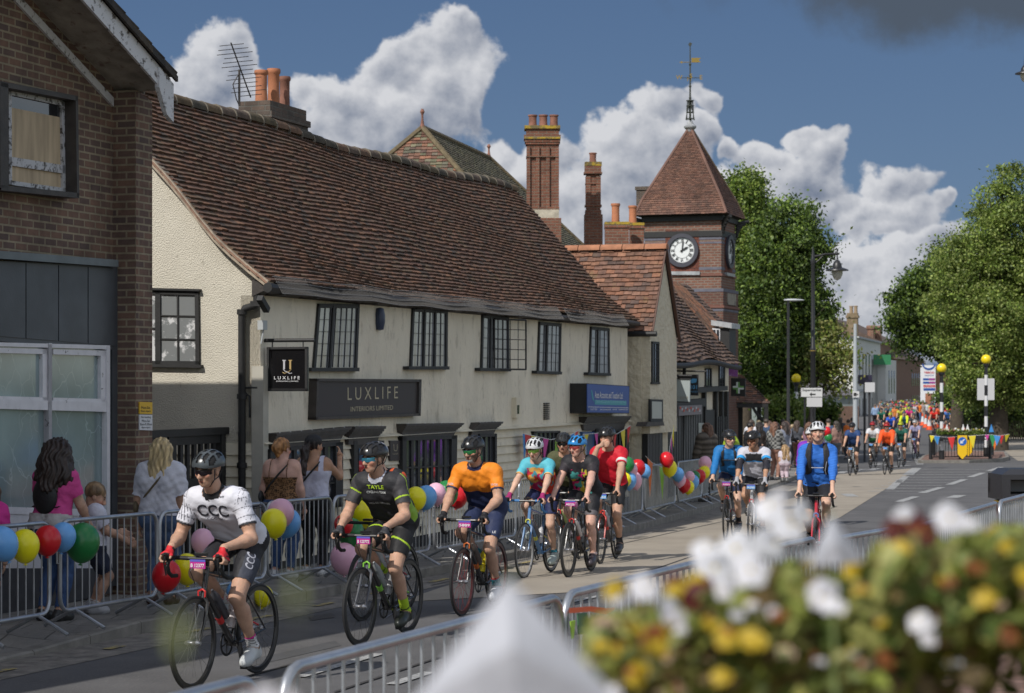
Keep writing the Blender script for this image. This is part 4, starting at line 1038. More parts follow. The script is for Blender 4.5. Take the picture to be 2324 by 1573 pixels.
# clock tower
M_BRT = brickmat('red_tower_brick', (.21,.088,.055), (.155,.068,.048), (.20,.155,.125), w=.26, h=.10, msz=.022, var=.25)
M_BRT2 = brickmat('dark_tower_brick', (.155,.066,.047), (.105,.05,.038), (.15,.115,.09), w=.26, h=.10, msz=.015, var=.25)
sT, nT, wT, dT = 80.0, 18.42, 3.0, 2.4
T = Bld('clock_tower', 'red brick clock tower with a steep tiled pyramid roof and weathervane', 'clock tower', sT, nT)
Zt = T.o[2]
def tz(py): return PZ(py, sT*CA+nT*SA)
cxs, cxn = sT+dT/2, nT+wT/2
mb = MB(); mb.box((sT, nT, tz(660)), (sT+dT, nT+wT, tz(497))); T.part('shaft', mb, M_BRT)
mb = MB(); mb.box((sT-.10, nT-.10, Zt-.3), (sT+dT+.1, nT+wT+.1, tz(663))); mb.prism([(sT-.10, nT-.10, tz(663)), (sT-.10, nT+wT+.1, tz(663)), (sT, nT+wT+.1, tz(655)), (sT, nT-.1, tz(655))], (dT+.2, 0, 0)); T.part('base', mb, M_BRT2)
bands = MB()
def band(y0, y1, o, mi=0): bands.box((sT-o, nT-o, tz(y1)), (sT+dT+o, nT+wT+o, tz(y0)), mi)
band(523, 536, .05, 0); band(606, 612, .012, 1); band(621, 626, .05, 2); band(655, 662, .11, 1); band(694, 699, .15, 2); band(701, 706, .115, 1); band(537, 543, .012, 1); band(548, 552, .012, 1)
T.part('band_course', bands, [M_BLACK, mat('blue_grey_brick', (.12,.12,.15), .8, var=.2, vs=5), mat('moulded_brick', (.17,.075,.055), .8)])
mb = MB()
for (a, b, c, d) in ((sT+.1, nT-.05, sT-.45, nT-.5), (sT+.1, nT+wT, sT-.45, nT+wT+.4), (sT+dT, nT-.05, sT+dT+.4, nT-.5)):
 z1, z0 = tz(492), tz(530)
 for k in range(6):
  t0, t1 = k/6, (k+1)/6
  mb.tube([(a, b, z0+(z1-z0)*t0), (a+(c-a)*t1**2*.9, b+(d-b)*t1**2*.9, z0+(z1-z0)*t1)], .07, 6)
mb.box((sT-.1, nT-.1, tz(500)), (sT+dT+.1, nT+wT+.1, tz(488)))
T.part('timber_bracket', mb, M_BLACK)
ov = .40; ze = tz(486); zap = tz(283)+.12
E_ = [(sT-ov, nT-ov*.7), (sT+dT+ov, nT-ov*.7), (sT+dT+ov, nT+wT+ov*.7), (sT-ov, nT+wT+ov*.7)]
ap = (cxs, cxn, zap)
br_ = .06
mb = MB()
for (i, j) in ((3, 0), (0, 1), (1, 2), (2, 3)):
 A_, B_ = Vector((*E_[i], ze)), Vector((*E_[j], ze))
 C_ = Vector(ap).lerp(B_, .03); D_ = Vector(ap).lerp(A_, .03)
 m1, m2 = Vector(ap).lerp(A_, .86), Vector(ap).lerp(B_, .86)
 m1.z += -.10*0+.12; m2.z += .12
 quad_tiles(mb, A_, B_, m2, m1, 7, .16, PAL_T, seed=31+i, lift=.03)
 quad_tiles(mb, m1, m2, C_, D_, 44, .16, PAL_T, seed=41+i, lift=.03)
 mb.col = (.1, .06, .05); mb.quad(A_, B_, m2-Vector((0, 0, .01)), m1-Vector((0, 0, .01))); mb.quad(m1, m2, C_, D_)
 mb.col = (.12, .085, .05) if i in (0, 1) else (.15, .08, .06)
 mb.tube([B_+Vector((0, 0, .02)), m2+Vector((0, 0, .02)), C_+Vector((0, 0, .02))], .055, 6)
mb.col = (.03, .025, .025); mb.quad((*E_[0], ze-.02), (*E_[3], ze-.02), (*E_[2], ze-.02), (*E_[1], ze-.02)); mb.col = None
trf = T.part('roof', mb, mat('red_tower_tile', (.2,.1,.07), .8, attr=True, var=.32, vs=1.2, stretch=(1.6, 1.6, .5)))
mb = MB()
mb.box((sT+dT*.45, nT+wT+.1, tz(455)), (sT+dT*.55+.6, nT+wT+.62, tz(420))); mb.box((sT+dT*.45-.05, nT+wT+.05, tz(420)), (sT+dT*.55+.65, nT+wT+.66, tz(412))); T.part('side_vent', mb, M_STK)
mb = MB(); zf = zap-.05
mb.lathe([(.12, -.05), (.16, .05), (.24, .12), (.25, .18), (.15, .26), (.08, .4)], c=(cxs, cxn, zf-.12), seg=12, mi=1)
P0 = (cxs, cxn, zf)
for k in range(6):
 an = 2*PI*k/6
 mb.tube([(cxs+.17*math.cos(an), cxn+.17*math.sin(an), zf+.3), (cxs+.13*math.cos(an+.5), cxn+.13*math.sin(an+.5), zf+.7), (cxs+.10*math.cos(an+1), cxn+.10*math.sin(an+1), zf+1.05)], .02, 5)
for h_ in (.35, .6, .85, 1.05): mb.lathe([(.15, -.015), (.15, .015)], c=(cxs, cxn, zf+h_), seg=10)
mb.tube([(cxs, cxn, zf+.2), (cxs, cxn, zf+3.18)], [.045, .02], 8)
for h_ in (1.15, 1.6, 2.02, 2.45): mb.ball((cxs, cxn, zf+h_), .055, 8, 6)
T.part('finial', mb, [mat('verdigris_iron', (.045,.05,.04), .6), mat('lead_sheet')])
mb = MB(); h_ = tz(163)-zf
dx = Vector((-SA*0+0, 0, 0))
ex = Vector((0.32, -.95, 0))     # spreads across the view
nx = Vector((.95, .32, 0))
c_ = Vector((cxs, cxn, zf+h_))
mb.tube([c_-ex*.36, c_+ex*.36], .014, 5); mb.tube([c_-nx*.36, c_+nx*.36], .014, 5)
for tx, d in (('W', -ex), ('E', ex), ('N', nx), ('S', -nx)): put_text(mb, tx, c_+d*.42+Vector((0, 0, .02)), ex, (0, 0, 1), None, .17, 1, bold=.02)
c_ = Vector((cxs, cxn, zf+tz(127)-zf)); mb.tube([c_-ex*.30, c_+ex*.3], .012, 5, 1)
mb.prism([c_+ex*.05+Vector((0, 0, .17)), c_+ex*.42+Vector((0, 0, .17)), c_+ex*.33+Vector((0, 0, .085)), c_+ex*.42, c_+ex*.05], nx*.01, 1)
mb.prism([c_-ex*.30+Vector((0, 0, .05)), c_-ex*.42, c_-ex*.30-Vector((0, 0, .05))], nx*.01, 1)
c_ = Vector((cxs, cxn, zf+3.15)); mb.prism([c_+Vector((0, 0, -.05)), c_+ex*.08+Vector((0, 0, .10)), c_+Vector((0, 0, .16)), c_-ex*.07+Vector((0, 0, .08))], nx*.03, 0)
T.part('weathervane', mb, [mat('verdigris_iron'), mat('gilt', (.30,.21,.05), .5, metal=.4)])
def clock(center, ux, out, label):
 uz = Vector((0, 0, 1)); ux = Vector(ux); out = Vector(out); c = Vector(center)
 rm = MB()
 def ring(mb, r0, r1, d0, d1, mi, seg=40):
  vs = []
  for k in range(seg):
   an = 2*PI*k/seg; d = ux*math.cos(an)+uz*math.sin(an)
   vs += [c+d*r0+out*d0, c+d*r1+out*d0, c+d*r1+out*d1, c+d*r0+out*d1]
  mb.add(vs, [(4*k+a, 4*k+b, (4*k+4) % (4*seg)+b, (4*k+4) % (4*seg)+a) for k in range(seg) for a, b in ((0, 1), (1, 2), (2, 3), (3, 0))], mi)
 ring(rm, .49, .64, .0, .10, 0)
 o = T.part('clock', rm, mat('dark_clock_rim', (.05,.05,.065), .5), label=label, smooth=True)
 dl = MB(); dl.add([c+(ux*math.cos(2*PI*k/40)+uz*math.sin(2*PI*k/40))*.50+out*.03 for k in range(40)], [tuple(range(40))]); T.part('dial', dl, mat('white_dial', (.72,.74,.74), .35), o)
 mk = MB(); ring(mk, .475, .50, .032, .045, 0); ring(mk, .295, .305, .032, .04, 0)
 for k in range(60):
  an = 2*PI*k/60; d = ux*math.sin(an)+uz*math.cos(an); t_ = ux*math.cos(an)-uz*math.sin(an)
  a = c+d*.45+out*.036; b = c+d*.475+out*.036; mk.add([a-t_*.006, a+t_*.006, b+t_*.006, b-t_*.006], [(0, 1, 2, 3)])
 NUM = ['XII','I','II','III','IIII','V','VI','VII','VIII','IX','X','XI']
 for k in range(12):
  an = 2*PI*k/12; d = ux*math.sin(an)+uz*math.cos(an); t_ = ux*math.cos(an)-uz*math.sin(an)
  put_text(mk, NUM[k], c+d*.372+out*.04, t_, d, (.045 if NUM[k] == 'I' else .075+.012*len(NUM[k])), .125, 0, bold=.03)
 T.part('numerals', mk, M_INK, o)
 hd = MB()
 for an, ln, w in ((R(7), .40, .022), (R(61), .27, .035)):
  d = ux*math.sin(an)+uz*math.cos(an); t_ = ux*math.cos(an)-uz*math.sin(an)
  hd.prism([c-d*.08-t_*w*.7+out*.05, c-d*.08+t_*w*.7+out*.05, c+d*ln*.7+t_*w*1.1+out*.05, c+d*ln+out*.05, c+d*ln*.7-t_*w*1.1+out*.05], out*.015)
 T.part('hand', hd, M_INK, o)
pn = MB(); mq = [(1510,523),(1586,523),(1586,618),(1510,618)]; a = [FS(sT-.02, *p) for p in mq]; pn.prism(a, (.03, 0, 0)); pq = MB(); pq.box((sT+dT/2-.62, nT-.02, tz(616)), (sT+dT/2+.62, nT+.01, tz(523)))
for pn in (pn, pq): T.part('clock_panel', pn, brickmat('deep_red_panel', (.19,.06,.035), (.14,.045,.03), (.07,.035,.03), w=.12, h=.12, msz=.01, var=.3))
pn = MB(); pans(pn, sT-.10, [(1508,616),(1588,616),(1588,624),(1508,624)], .12); pq = MB(); pq.box((sT+dT/2-.7, nT-.12, tz(624)), (sT+dT/2+.7, nT, tz(617)))
for pn in (pn, pq): T.part('clock_sill', pn, mat('lead_sheet'))
clock(FS(sT-.03, 1548.6, 568.4), (0, -1, 0), (-1, 0, 0), 'clock on the sunlit face of the tower, showing two o clock')
clock((sT+dT/2, nT-.03, tz(568)), (1, 0, 0), (0, -1, 0), 'clock on the street face of the tower')
pl_ = MB(); pl_.box((sT+.55, nT-.13, tz(690)), (sT+2.0, nT-.09, tz(664))); T.part('stone_plaque', pl_, mat('pale_stone_plaque', (.30,.27,.22), .9, dirt=((.12,.11,.1), 4, .5, .6)))
# hall roof and chimneys behind the cottage
def wthing(name, label, cat, X, Y, rot=0.0, group=None):
 return thing(name, label, cat, (X, Y, G(Y)), rot, group)
Hh = wthing('tiled_hall', 'tall hall behind the cottage with a hipped tile roof and clay finials', 'hall', -2.4, 64)
ho = (-2.4, 64, G(64))
d_ = Vector((.215, .977, 0)); p_ = Vector((.977, -.215, 0))
a1_ = Vector((PX(958.5, 60), 60, PZ(292, 60))); a2_ = Vector((PX(1109.5, 68), 68, PZ(360, 68)))
zH = 3.0; hd_ = Vector((0, 0, zH-a1_.z))
k1 = a1_+p_*4-d_*3+hd_; k2 = a1_-p_*4-d_*3+hd_; k3 = a2_+p_*4+d_*3+hd_; k4 = a2_-p_*4+d_*3+hd_
mb = MB(); quad_tiles(mb, k2, k1, a1_+Vector((.03, 0, 0)), a1_, 44, .17, PAL_O+PAL_T+PAL_M, seed=51, lift=.03)
mb.col = (.15, .09, .06); mb.add([k2, k1, a1_], [(0, 1, 2)])
quad_tiles(mb, k1, k3, a2_, a1_, 44, .17, PAL_M, seed=52, lift=.03); mb.col = (.1, .09, .06); mb.add([k1, k3, a2_, a1_], [(0, 1, 2, 3)]); mb.add([k3, k4, a2_], [(0, 1, 2)]); mb.add([k4, k2, a1_, a2_], [(0, 1, 2, 3)])
mb.col = (.13, .10, .055)
for a, b in ((a1_, k1), (a1_, k2), (a2_, k3), (a1_, a2_)): mb.tube([a+Vector((0, 0, .03)), b+Vector((0, 0, .03))], .08, 6)
mb.col = None
hr = mb.build('roof', M_TILE, Hh, org=ho)
for c, h in ((a1_, .55), (a2_, .45)):
 f = MB(); f.lathe([(.10, 0), (.05, .12), (.03, h*.5), (.03, h*.7), (.065, h*.85), (.03, h)], c=c, seg=8); f.build('finial', M_POTD, hr, org=ho)
mb = MB(); c4 = [(k2+d_*.4+p_*.4), (k1+d_*.4-p_*.4), (k3-d_*.4-p_*.4), (k4-d_*.4+p_*.4)]
mb.prism([Vector((q.x, q.y, G(64)-.3)) for q in c4], (0, 0, zH-G(64)+.3)); mb.build('wall', M_BRT2, Hh, org=ho)
M_BRC = brickmat('chimney_red_brick', (.20,.08,.048), (.15,.062,.04), (.18,.13,.095), w=.23, h=.08, msz=.012, var=.4)
M_LICH = mat('lichened_cap', (.14,.11,.05), .95, var=.3, vs=4, dirt=((.38,.26,.03), 5, .45, .55), bump=.3, bs=20)
bx_, by_ = PX(1231, 60), 60.0
ck = wthing('brick_chimney', 'tall ribbed red brick chimney with three pots and a lichened cap', 'chimney', bx_, by_)
co = (bx_, by_, G(60)); S_ = 60/FPX
mb = MB()
def bxp(mb, x0, x1, y0, y1, dep=.5, mi=None, Y=60.0):
 mb.box((PX(x0, Y), Y-dep/2, PZ(y1, Y)), (PX(x1, Y), Y+dep/2, PZ(y0, Y)), mi)
bxp(mb, 1196.5, 1266, 330, 478, .5); bxp(mb, 1203, 1273, 497, 640, .7)
for x in (1195, 1216, 1239, 1260): bxp(mb, x, x+8, 335, 474, .62)
for (a, b, c, d) in ((1193,1269,325,330),(1191,1271,318,325),(1189,1272,309,318)): bxp(mb, a, b, c, d, .62+(1272-b)*-.02+.04)
bxp(mb, 1194, 1268, 295, 309, .62); bxp(mb, 1194, 1268, 356, 359, .66); bxp(mb, 1194, 1269, 472, 478, .66)
sb = mb.build('stack', M_BRC, ck, org=co)
mb = MB(); bxp(mb, 1190, 1271, 288, 295, .74); bxp(mb, 1190, 1271.5, 314, 318, .72); mb.build('cap', M_LICH, ck, org=co)
mb = MB(); bxp(mb, 1200, 1268, 478, 497, .66); mb.build('render_collar', mat('cream_collar', (.42,.38,.3), .9, var=.3, vs=5), ck, org=co)
for x in (1200, 1224, 1248):
 mb = MB(); pot(mb, (PX(x+9, 60), 60, PZ(288, 60)), .115, PZ(261, 60)-PZ(288, 60)); mb.build('chimney_pot', M_POTD, ck, True, org=co)
bx_, by_ = PX(1346, 62), 62.0
ck = wthing('brick_chimney', 'slender red brick chimney with a single pot left of the clock tower', 'chimney', bx_, by_); co = (bx_, by_, G(62))
mb = MB(); Y_ = 62.0
for (a, b, c, d, e) in ((1331,1361,396,470,.34),(1329,1340,400,466,.40),(1352,1363,400,466,.40),(1327,1364,378,396,.48),(1325,1366,392,396,.52),(1330,1362,470,478,.42),(1328,1364,478,488,.46),(1326,1367,488,505,.52),(1326,1367,505,640,.52),(1328,1363,416,419,.42),(1327,1365,466,470,.46)): bxp(mb, a, b, c, d, e, None, Y_)
mb.build('stack', M_BRC, ck, org=co)
mb = MB(); bxp(mb, 1327, 1365, 369, 378, .5, None, Y_); mb.build('cap', M_LICH, ck, org=co)
mb = MB(); pot(mb, (PX(1345.5, 62), 62, PZ(370, 62)), .10, PZ(347, 62)-PZ(370, 62)); mb.build('chimney_pot', M_POTD, ck, True, org=co)
for (x0, x1, yt, pxx, py0, py1, lb) in ((1372,1427,505,1397,462,507,'left of the two squat brick chimneys with an orange pot'),(1428,1461,507,1436,467,508,'right of the two squat brick chimneys with an orange pot')):
 Y_ = 56.0 if x0 < 1400 else 57.0
 cx_ = PX((x0+x1)/2, Y_); ck = wthing('brick_chimney', lb, 'chimney', cx_, Y_); co = (cx_, Y_, G(Y_))
 mb = MB(); bxp(mb, x0+1, x1-1, yt+12, 640, .5, None, Y_); bxp(mb, x0, x1, yt+6, yt+13, .56, None, Y_); mb.build('stack', M_BRC, ck, org=co)
 mb = MB(); bxp(mb, x0, x1, yt, yt+6, .58, None, Y_); mb.build('cap', M_LICH, ck, org=co)
 mb = MB(); pot(mb, (PX(pxx, Y_), Y_, PZ(py1, Y_)), .105, PZ(py0, Y_)-PZ(py1, Y_)); mb.build('chimney_pot', M_POT, ck, True, org=co)
# covered gateway beyond the pharmacy
Yl = 84.0; lx = PX(1700, Yl)
lg = wthing('covered_gateway', 'timber gateway with a small hipped tile roof below the clock tower', 'gateway', lx, Yl); lo = (lx, Yl, G(Yl))
e0 = Vector((PX(1650, Yl), Yl-.3, PZ(913, Yl))); e1 = Vector((PX(1746, Yl), Yl-.2, PZ(916, Yl))); e2 = Vector((PX(1746, Yl)+.3, Yl+2.6, PZ(916, Yl))); e3 = Vector((PX(1650, Yl)+.3, Yl+2.6, PZ(913, Yl)))
t0 = Vector((PX(1650, Yl), Yl+1.1, PZ(845, Yl))); t1 = Vector((PX(1688, Yl), Yl+1.1, PZ(850, Yl)))
mb = MB(); quad_tiles(mb, e0, e1, t1, t0, 14, .17, PAL_O+PAL_D, seed=61, lift=.03); mb.col = (.1, .06, .05); mb.add([e0, e1, t1, t0], [(0, 1, 2, 3)]); mb.add([e1, e2, t1], [(0, 1, 2)]); quad_tiles(mb, e1, e2, t1+Vector((0, .05, 0)), t1, 12, .17, PAL_D, seed=62, lift=.03); mb.add([e2, e3, t0, t1], [(0, 1, 2, 3)])
mb.col = None; mb.build('roof', M_TILE, lg, org=lo)
mb = MB()
for x, y in ((1662, -.1), (1738, -.1), (1662, 2.3), (1738, 2.3)): mb.box((PX(x, Yl)-.08, Yl+y-.08, G(Yl)), (PX(x, Yl)+.08, Yl+y+.08, PZ(914, Yl)))
mb.box((PX(1655, Yl), Yl-.2, PZ(925, Yl)), (PX(1742, Yl), Yl-.05, PZ(915, Yl))); mb.box((PX(1655, Yl), Yl+2.3, G(Yl)), (PX(1700, Yl), Yl+2.4, PZ(915, Yl)))
for k in range(6):
 t0_, t1_ = k/6, (k+1)/6
 mb.tube([(PX(1738-30*t0_**.5, Yl), Yl-.1, PZ(955-32*t0_, Yl)), (PX(1738-30*t1_**.5, Yl), Yl-.1, PZ(955-32*t1_, Yl))], .06, 5)
mb.build('timber_frame', M_BLACK, lg, org=lo)
# buildings down the hill
def farhouse(name, label, px0, px1, Y, ytop, m, head=14.0, wid=9.0, roof=None, cat='building', pitch=.6, z0=None):
 """box whose near corner is at px0, its street face running away to px1"""
 h = R(head); d = Vector((math.sin(h), math.cos(h), 0)); nl = Vector((-math.cos(h), math.sin(h), 0))
 X0 = PX(px0, Y); k = (px1-CXP)/FPX
 ln = (k*Y-X0)/(d.x-k*d.y)
 o = thing(name, label, cat, (X0, Y, G(Y)), PI/2-h)
 zt = PZ(ytop, Y)-G(Y)
 mb = MB(); mb.box((0, 0, -.5), (ln, wid, zt)); mb.build('wall', m, o)
 if roof:
  rb = MB(); ov = .25
  rb.prism([(-ov, -ov, zt), (-ov, wid/2, zt+wid/2*pitch), (-ov, wid+ov, zt)], (ln+2*ov, 0, 0)); rb.build('roof', roof, o)
 return o, ln, zt
def fwins(o, ln, zt, rows, n, w, m=None, d=-.03, u0=.06, u1=.94):
 for (za, zb) in rows:
  for i in range(n):
   x = ln*(u0+(u1-u0)*(i+.5)/n)
   mb = MB(); mb.box((x-w/2, d, za), (x+w/2, .02, zb)); f = mb.build('window', m or M_PANED, o)
M_WHB = mat('pale_painted_wall', (.42,.43,.44), .8, var=.1, vs=1); M_SLATE = mat('slate_roof', (.12,.11,.115), .7, var=.2, vs=3)
M_WHL = mat('white_painted_wall', (.62,.61,.58), .8, var=.06, vs=1)
o, ln, zt = farhouse('town_house', 'tall pale grey building with narrow windows and a slate roof down the hill', 1943, 1998, 215, 765, M_WHL, head=14, wid=17, roof=M_SLATE, pitch=.2)
fwins(o, ln, zt, ((zt-4.6, zt-1.6),), 7, 1.0); fwins(o, ln, zt, ((zt-8.2, zt-6.2),), 7, .9)
mb = MB(); mb.box((6.2, .4, zt-.1), (7.3, 1.5, zt+2.6)); mb.box((6.1, .3, zt+2.1), (7.4, 1.6, zt+2.35)); c_ = mb.build('chimney', mat('buff_chimney_brick', (.2,.15,.09), .9, var=.3, vs=3), o)
for x in (6.5, 7.0): mb = MB(); pot(mb, (x, .6+(x-6.5), zt+2.55), .19, .8); mb.build('chimney_pot', mat('buff_pot', (.3,.22,.14), .9), c_, True)
mb = MB(); mb.box((-.1, -.12, zt-5.5), (ln+.1, 0, zt-5.2)); mb.box((-.3, -.3, zt-.1), (ln+.3, .05, zt+.08)); mb.build('string_course', M_WHB, o)
mb = MB(); mb.box((ln*.3, -.06, -.2), (ln*.3+1.1, .02, 2.2)); mb.build('door', mat('navy_door', (.02,.05,.14), .4), o)
o, ln, zt = farhouse('white_house', 'narrow white house front next to the tall grey building', 2000, 2034, 235, 815, M_WHL, head=16, wid=9)
fwins(o, ln, zt, ((zt-3.8, zt-1.2),), 5, .8)
mb = MB(); mb.box((-.2, -.5, -.2), (1.2, .4, zt+.2)); mb.build('end_pier', M_WHL, o)
M_BRF = brickmat('far_red_brick', (.26,.12,.075), (.20,.10,.065), (.24,.19,.15), var=.2)
o, ln, zt = farhouse('brick_block', 'plain orange brick block beyond the white house', 2034, 2098, 255, 815, M_BRF, head=17, wid=10, roof=mat('brown_far_tile', (.10,.07,.055), .9, var=.3), pitch=.55)
fwins(o, ln, zt, ((zt-3.2, zt-1.6), (zt-6, zt-4.4)), 6, .9, u0=.5)
o, ln, zt = farhouse('brick_terrace', 'old brick house with clustered round chimneys above the green sign', 1998, 2050, 250, 778, M_BRF, head=16, wid=12, roof=mat('brown_far_tile'), pitch=.5)
mb = MB()
for x, y in ((1.2, 1.2), (2.9, .6), (4.6, .8)): mb.lathe([(.45, -.3), (.45, 1.0), (.58, 1.15), (.58, 1.4), (.45, 1.55)], c=(x, y, zt+.5), seg=10)
mb.build('chimney', M_BRF, o)
o, ln, zt = farhouse('brick_block', 'orange brick wall showing behind the fuel price sign', 2112, 2176, 300, 832, mat('orange_brick_far', (.30,.13,.075), .9, var=.15, vs=.6), head=30, wid=8)
o, ln, zt = farhouse('low_hall', 'low grey-roofed hall with a strip of windows behind the supermarket sign', 1830, 1944, 150, 898, mat('hall_strip', (.22,.25,.24), .5, var=.2, vs=2), head=60, wid=7, roof=M_SLATE, pitch=.38)
mb = MB(); mb.box((-.1, -.12, -.3), (ln+.1, 0, zt-.75)); mb.build('brick_base', M_BRF, o)
mb = MB(); mb.box((-.1, -.08, zt-.18), (ln+.1, .02, zt)); mb.build('fascia', mat('hall_fascia', (.3,.3,.27), .7), o)
def upsign(name, label, px, Y, y0, y1, w, m, post=True, cat='sign', d=.08, rot=0.0):
 X = PX(px, Y); r = thing(name, label, cat, (X, Y, G(Y)), rot); z0, z1 = PZ(y1, Y)-G(Y), PZ(y0, Y)-G(Y)
 mb = MB(); mb.box((-w/2, -d/2, z0), (w/2, d/2, z1)); mb.build('board', m, r)
 if post: mb = MB(); mb.tube([(0, d/2+.05, 0), (0, d/2+.05, z1)], .05, 8); mb.build('post', mat('dark_post', (.035,.035,.04), .5), r)
 return r, z0, z1
Y_ = 225.0; w_ = 165/4.37/1.1015/FPX*Y_
r, z0, z1 = upsign('fuel_price_sign', 'tall white fuel price sign with blue, purple and red panels', 2106, Y_, 829, 893, w_, mat('sign_shell_white', (.72,.72,.74), .4), False)
mb = MB(); M_TB = mat('sign_deep_blue', (.02,.08,.32), .4); M_TR = mat('sign_red', (.55,.03,.04), .4); M_TP = mat('sign_purple', (.30,.05,.24), .4)
H_ = z1-z0; f_ = -.06
def rc(u0, v0, u1, v1, mi): mb.box((-w_/2+w_*u0, f_-.0, z1-H_*v1), (-w_/2+w_*u1, f_+.02, z1-H_*v0), mi)
for v in (.46, .58): rc(.17, v, .56, v+.075, 0); rc(.57, v, .97, v+.075, 2)
rc(.2, .70, .97, .78, 1); rc(.2, .81, .97, .90, 0)
put_text(mb, 'TESCO', (w_*.07, f_-.01, z1-H_*.26), (1, 0, 0), (0, 0, 1), w_*.68, H_*.07, 1, bold=.03); put_text(mb, 'express', (w_*.07, f_-.01, z1-H_*.37), (1, 0, 0), (0, 0, 1), w_*.6, H_*.055, 0)
put_text(mb, 'SPEND & SAVE', (w_*.08, f_-.01, z1-H_*.74), (1, 0, 0), (0, 0, 1), w_*.6, H_*.035, 3);
for k in range(24):
 a0 = PI+PI*k/24; a1 = PI+PI*(k+1)/24
 for (ra, rb, mi) in ((.44, .36, 0),):
  mb.add([(w_*.05+w_*ra*math.cos(a0), f_-.008, z1+H_*.05+w_*ra*.95*math.sin(a0)), (w_*.05+w_*ra*math.cos(a1), f_-.008, z1+H_*.05+w_*ra*.95*math.sin(a1)), (w_*.05+w_*rb*math.cos(a1), f_-.008, z1+H_*.05+w_*rb*.8*math.sin(a1)), (w_*.05+w_*rb*math.cos(a0), f_-.008, z1+H_*.05+w_*rb*.8*math.sin(a0))], [(0, 1, 2, 3)], mi)
mb.build('lettering', [M_TB, M_TR, M_TP, M_INKW], r)
mb = MB(); mb.box((-w_/2, -.05, 0), (-w_/2+.5, .05, z0+.1)); mb.box((w_/2-.08, -.05, 0), (w_/2, .05, z0+.1)); mb.build('leg', mat('sign_shell_white'), r)
upsign('hoarding', 'green shop board on the upper wall of the brick terrace', 2002, 234, 805, 828, 1.9, mat('sign_green', (.03,.20,.08), .5), False)
upsign('estate_sign', 'navy and maroon board on a post beside the grey building', 1963, 92, 851, 872, .58, mat('navy_board', (.025,.02,.05), .4))
upsign('blank_sign', 'back of a pale square road sign by the grey building', 1974, 88, 868, 890, .40, mat('sign_back', (.55,.55,.56), .5))
# trees and planting
def leafmat(name, c, tr=.35):
 if name in MC: return MC[name]
 m = mat(name, c, .55, attr=True)
 b = m.node_tree.nodes['Principled BSDF']; t = m.node_tree
 tl = t.nodes.new('ShaderNodeBsdfTranslucent'); ms = t.nodes.new('ShaderNodeMixShader'); ms.inputs[0].default_value = tr
 vc = [n for n in t.nodes if n.type == 'VERTEX_COLOR'][0]
 t.links.new(vc.outputs[0], tl.inputs[0]); t.links.new(b.outputs[0], ms.inputs[1]); t.links.new(tl.outputs[0], ms.inputs[2])
 t.links.new(ms.outputs[0], t.nodes['Material Output'].inputs[0])
 return m
M_LEAF = leafmat('tree_leaves', (.1,.15,.04))
M_BARK = mat('bark', (.07,.055,.04), .95, var=.3, vs=4, bump=.6, bs=12)
def leaf_cloud(P, size, pal, up=.4, asp=.6):
 """P (n,3) centres -> quads with random tilt; colour per leaf"""
 n = len(P)
 a = nrg.normal(size=(n, 3)); a /= np.linalg.norm(a, axis=1)[:, None]
 b = nrg.normal(size=(n, 3)); b -= a*(a*b).sum(1)[:, None]; b /= np.linalg.norm(b, axis=1)[:, None]
 sz = size*nrg.uniform(.6, 1.35, n)[:, None]
 V = np.stack([P-a*sz, P+b*sz*asp, P+a*sz, P-b*sz*asp], 1).reshape(-1, 3)
 F = np.arange(4*n).reshape(n, 4)
 pal = np.array(pal); c = pal[nrg.integers(0, len(pal), n)]*nrg.uniform(.75, 1.25, n)[:, None]
 return V, F, np.repeat(c, 4, axis=0)
def crown_pts(lobes, n, clump, cr):
 """lobes: (cx,cy,cz,rx,ry,rz); leaves gather in clumps near each lobe's shell"""
 L_ = np.array(lobes); vol = (L_[:, 3]*L_[:, 5]); vol = vol/vol.sum()
 k = nrg.choice(len(L_), clump, p=vol)
 d = nrg.normal(size=(clump, 3)); d /= np.linalg.norm(d, axis=1)[:, None]
 r = nrg.uniform(.35, 1.0, clump)**.45
 C = L_[k, :3]+d*r[:, None]*L_[k, 3:6]
 j = nrg.integers(0, clump, n)
 off = nrg.normal(size=(n, 3))*cr*nrg.uniform(.5, 1.3, clump)[j][:, None]
 off[:, 2] *= .6
 return C, C[j]+off, j
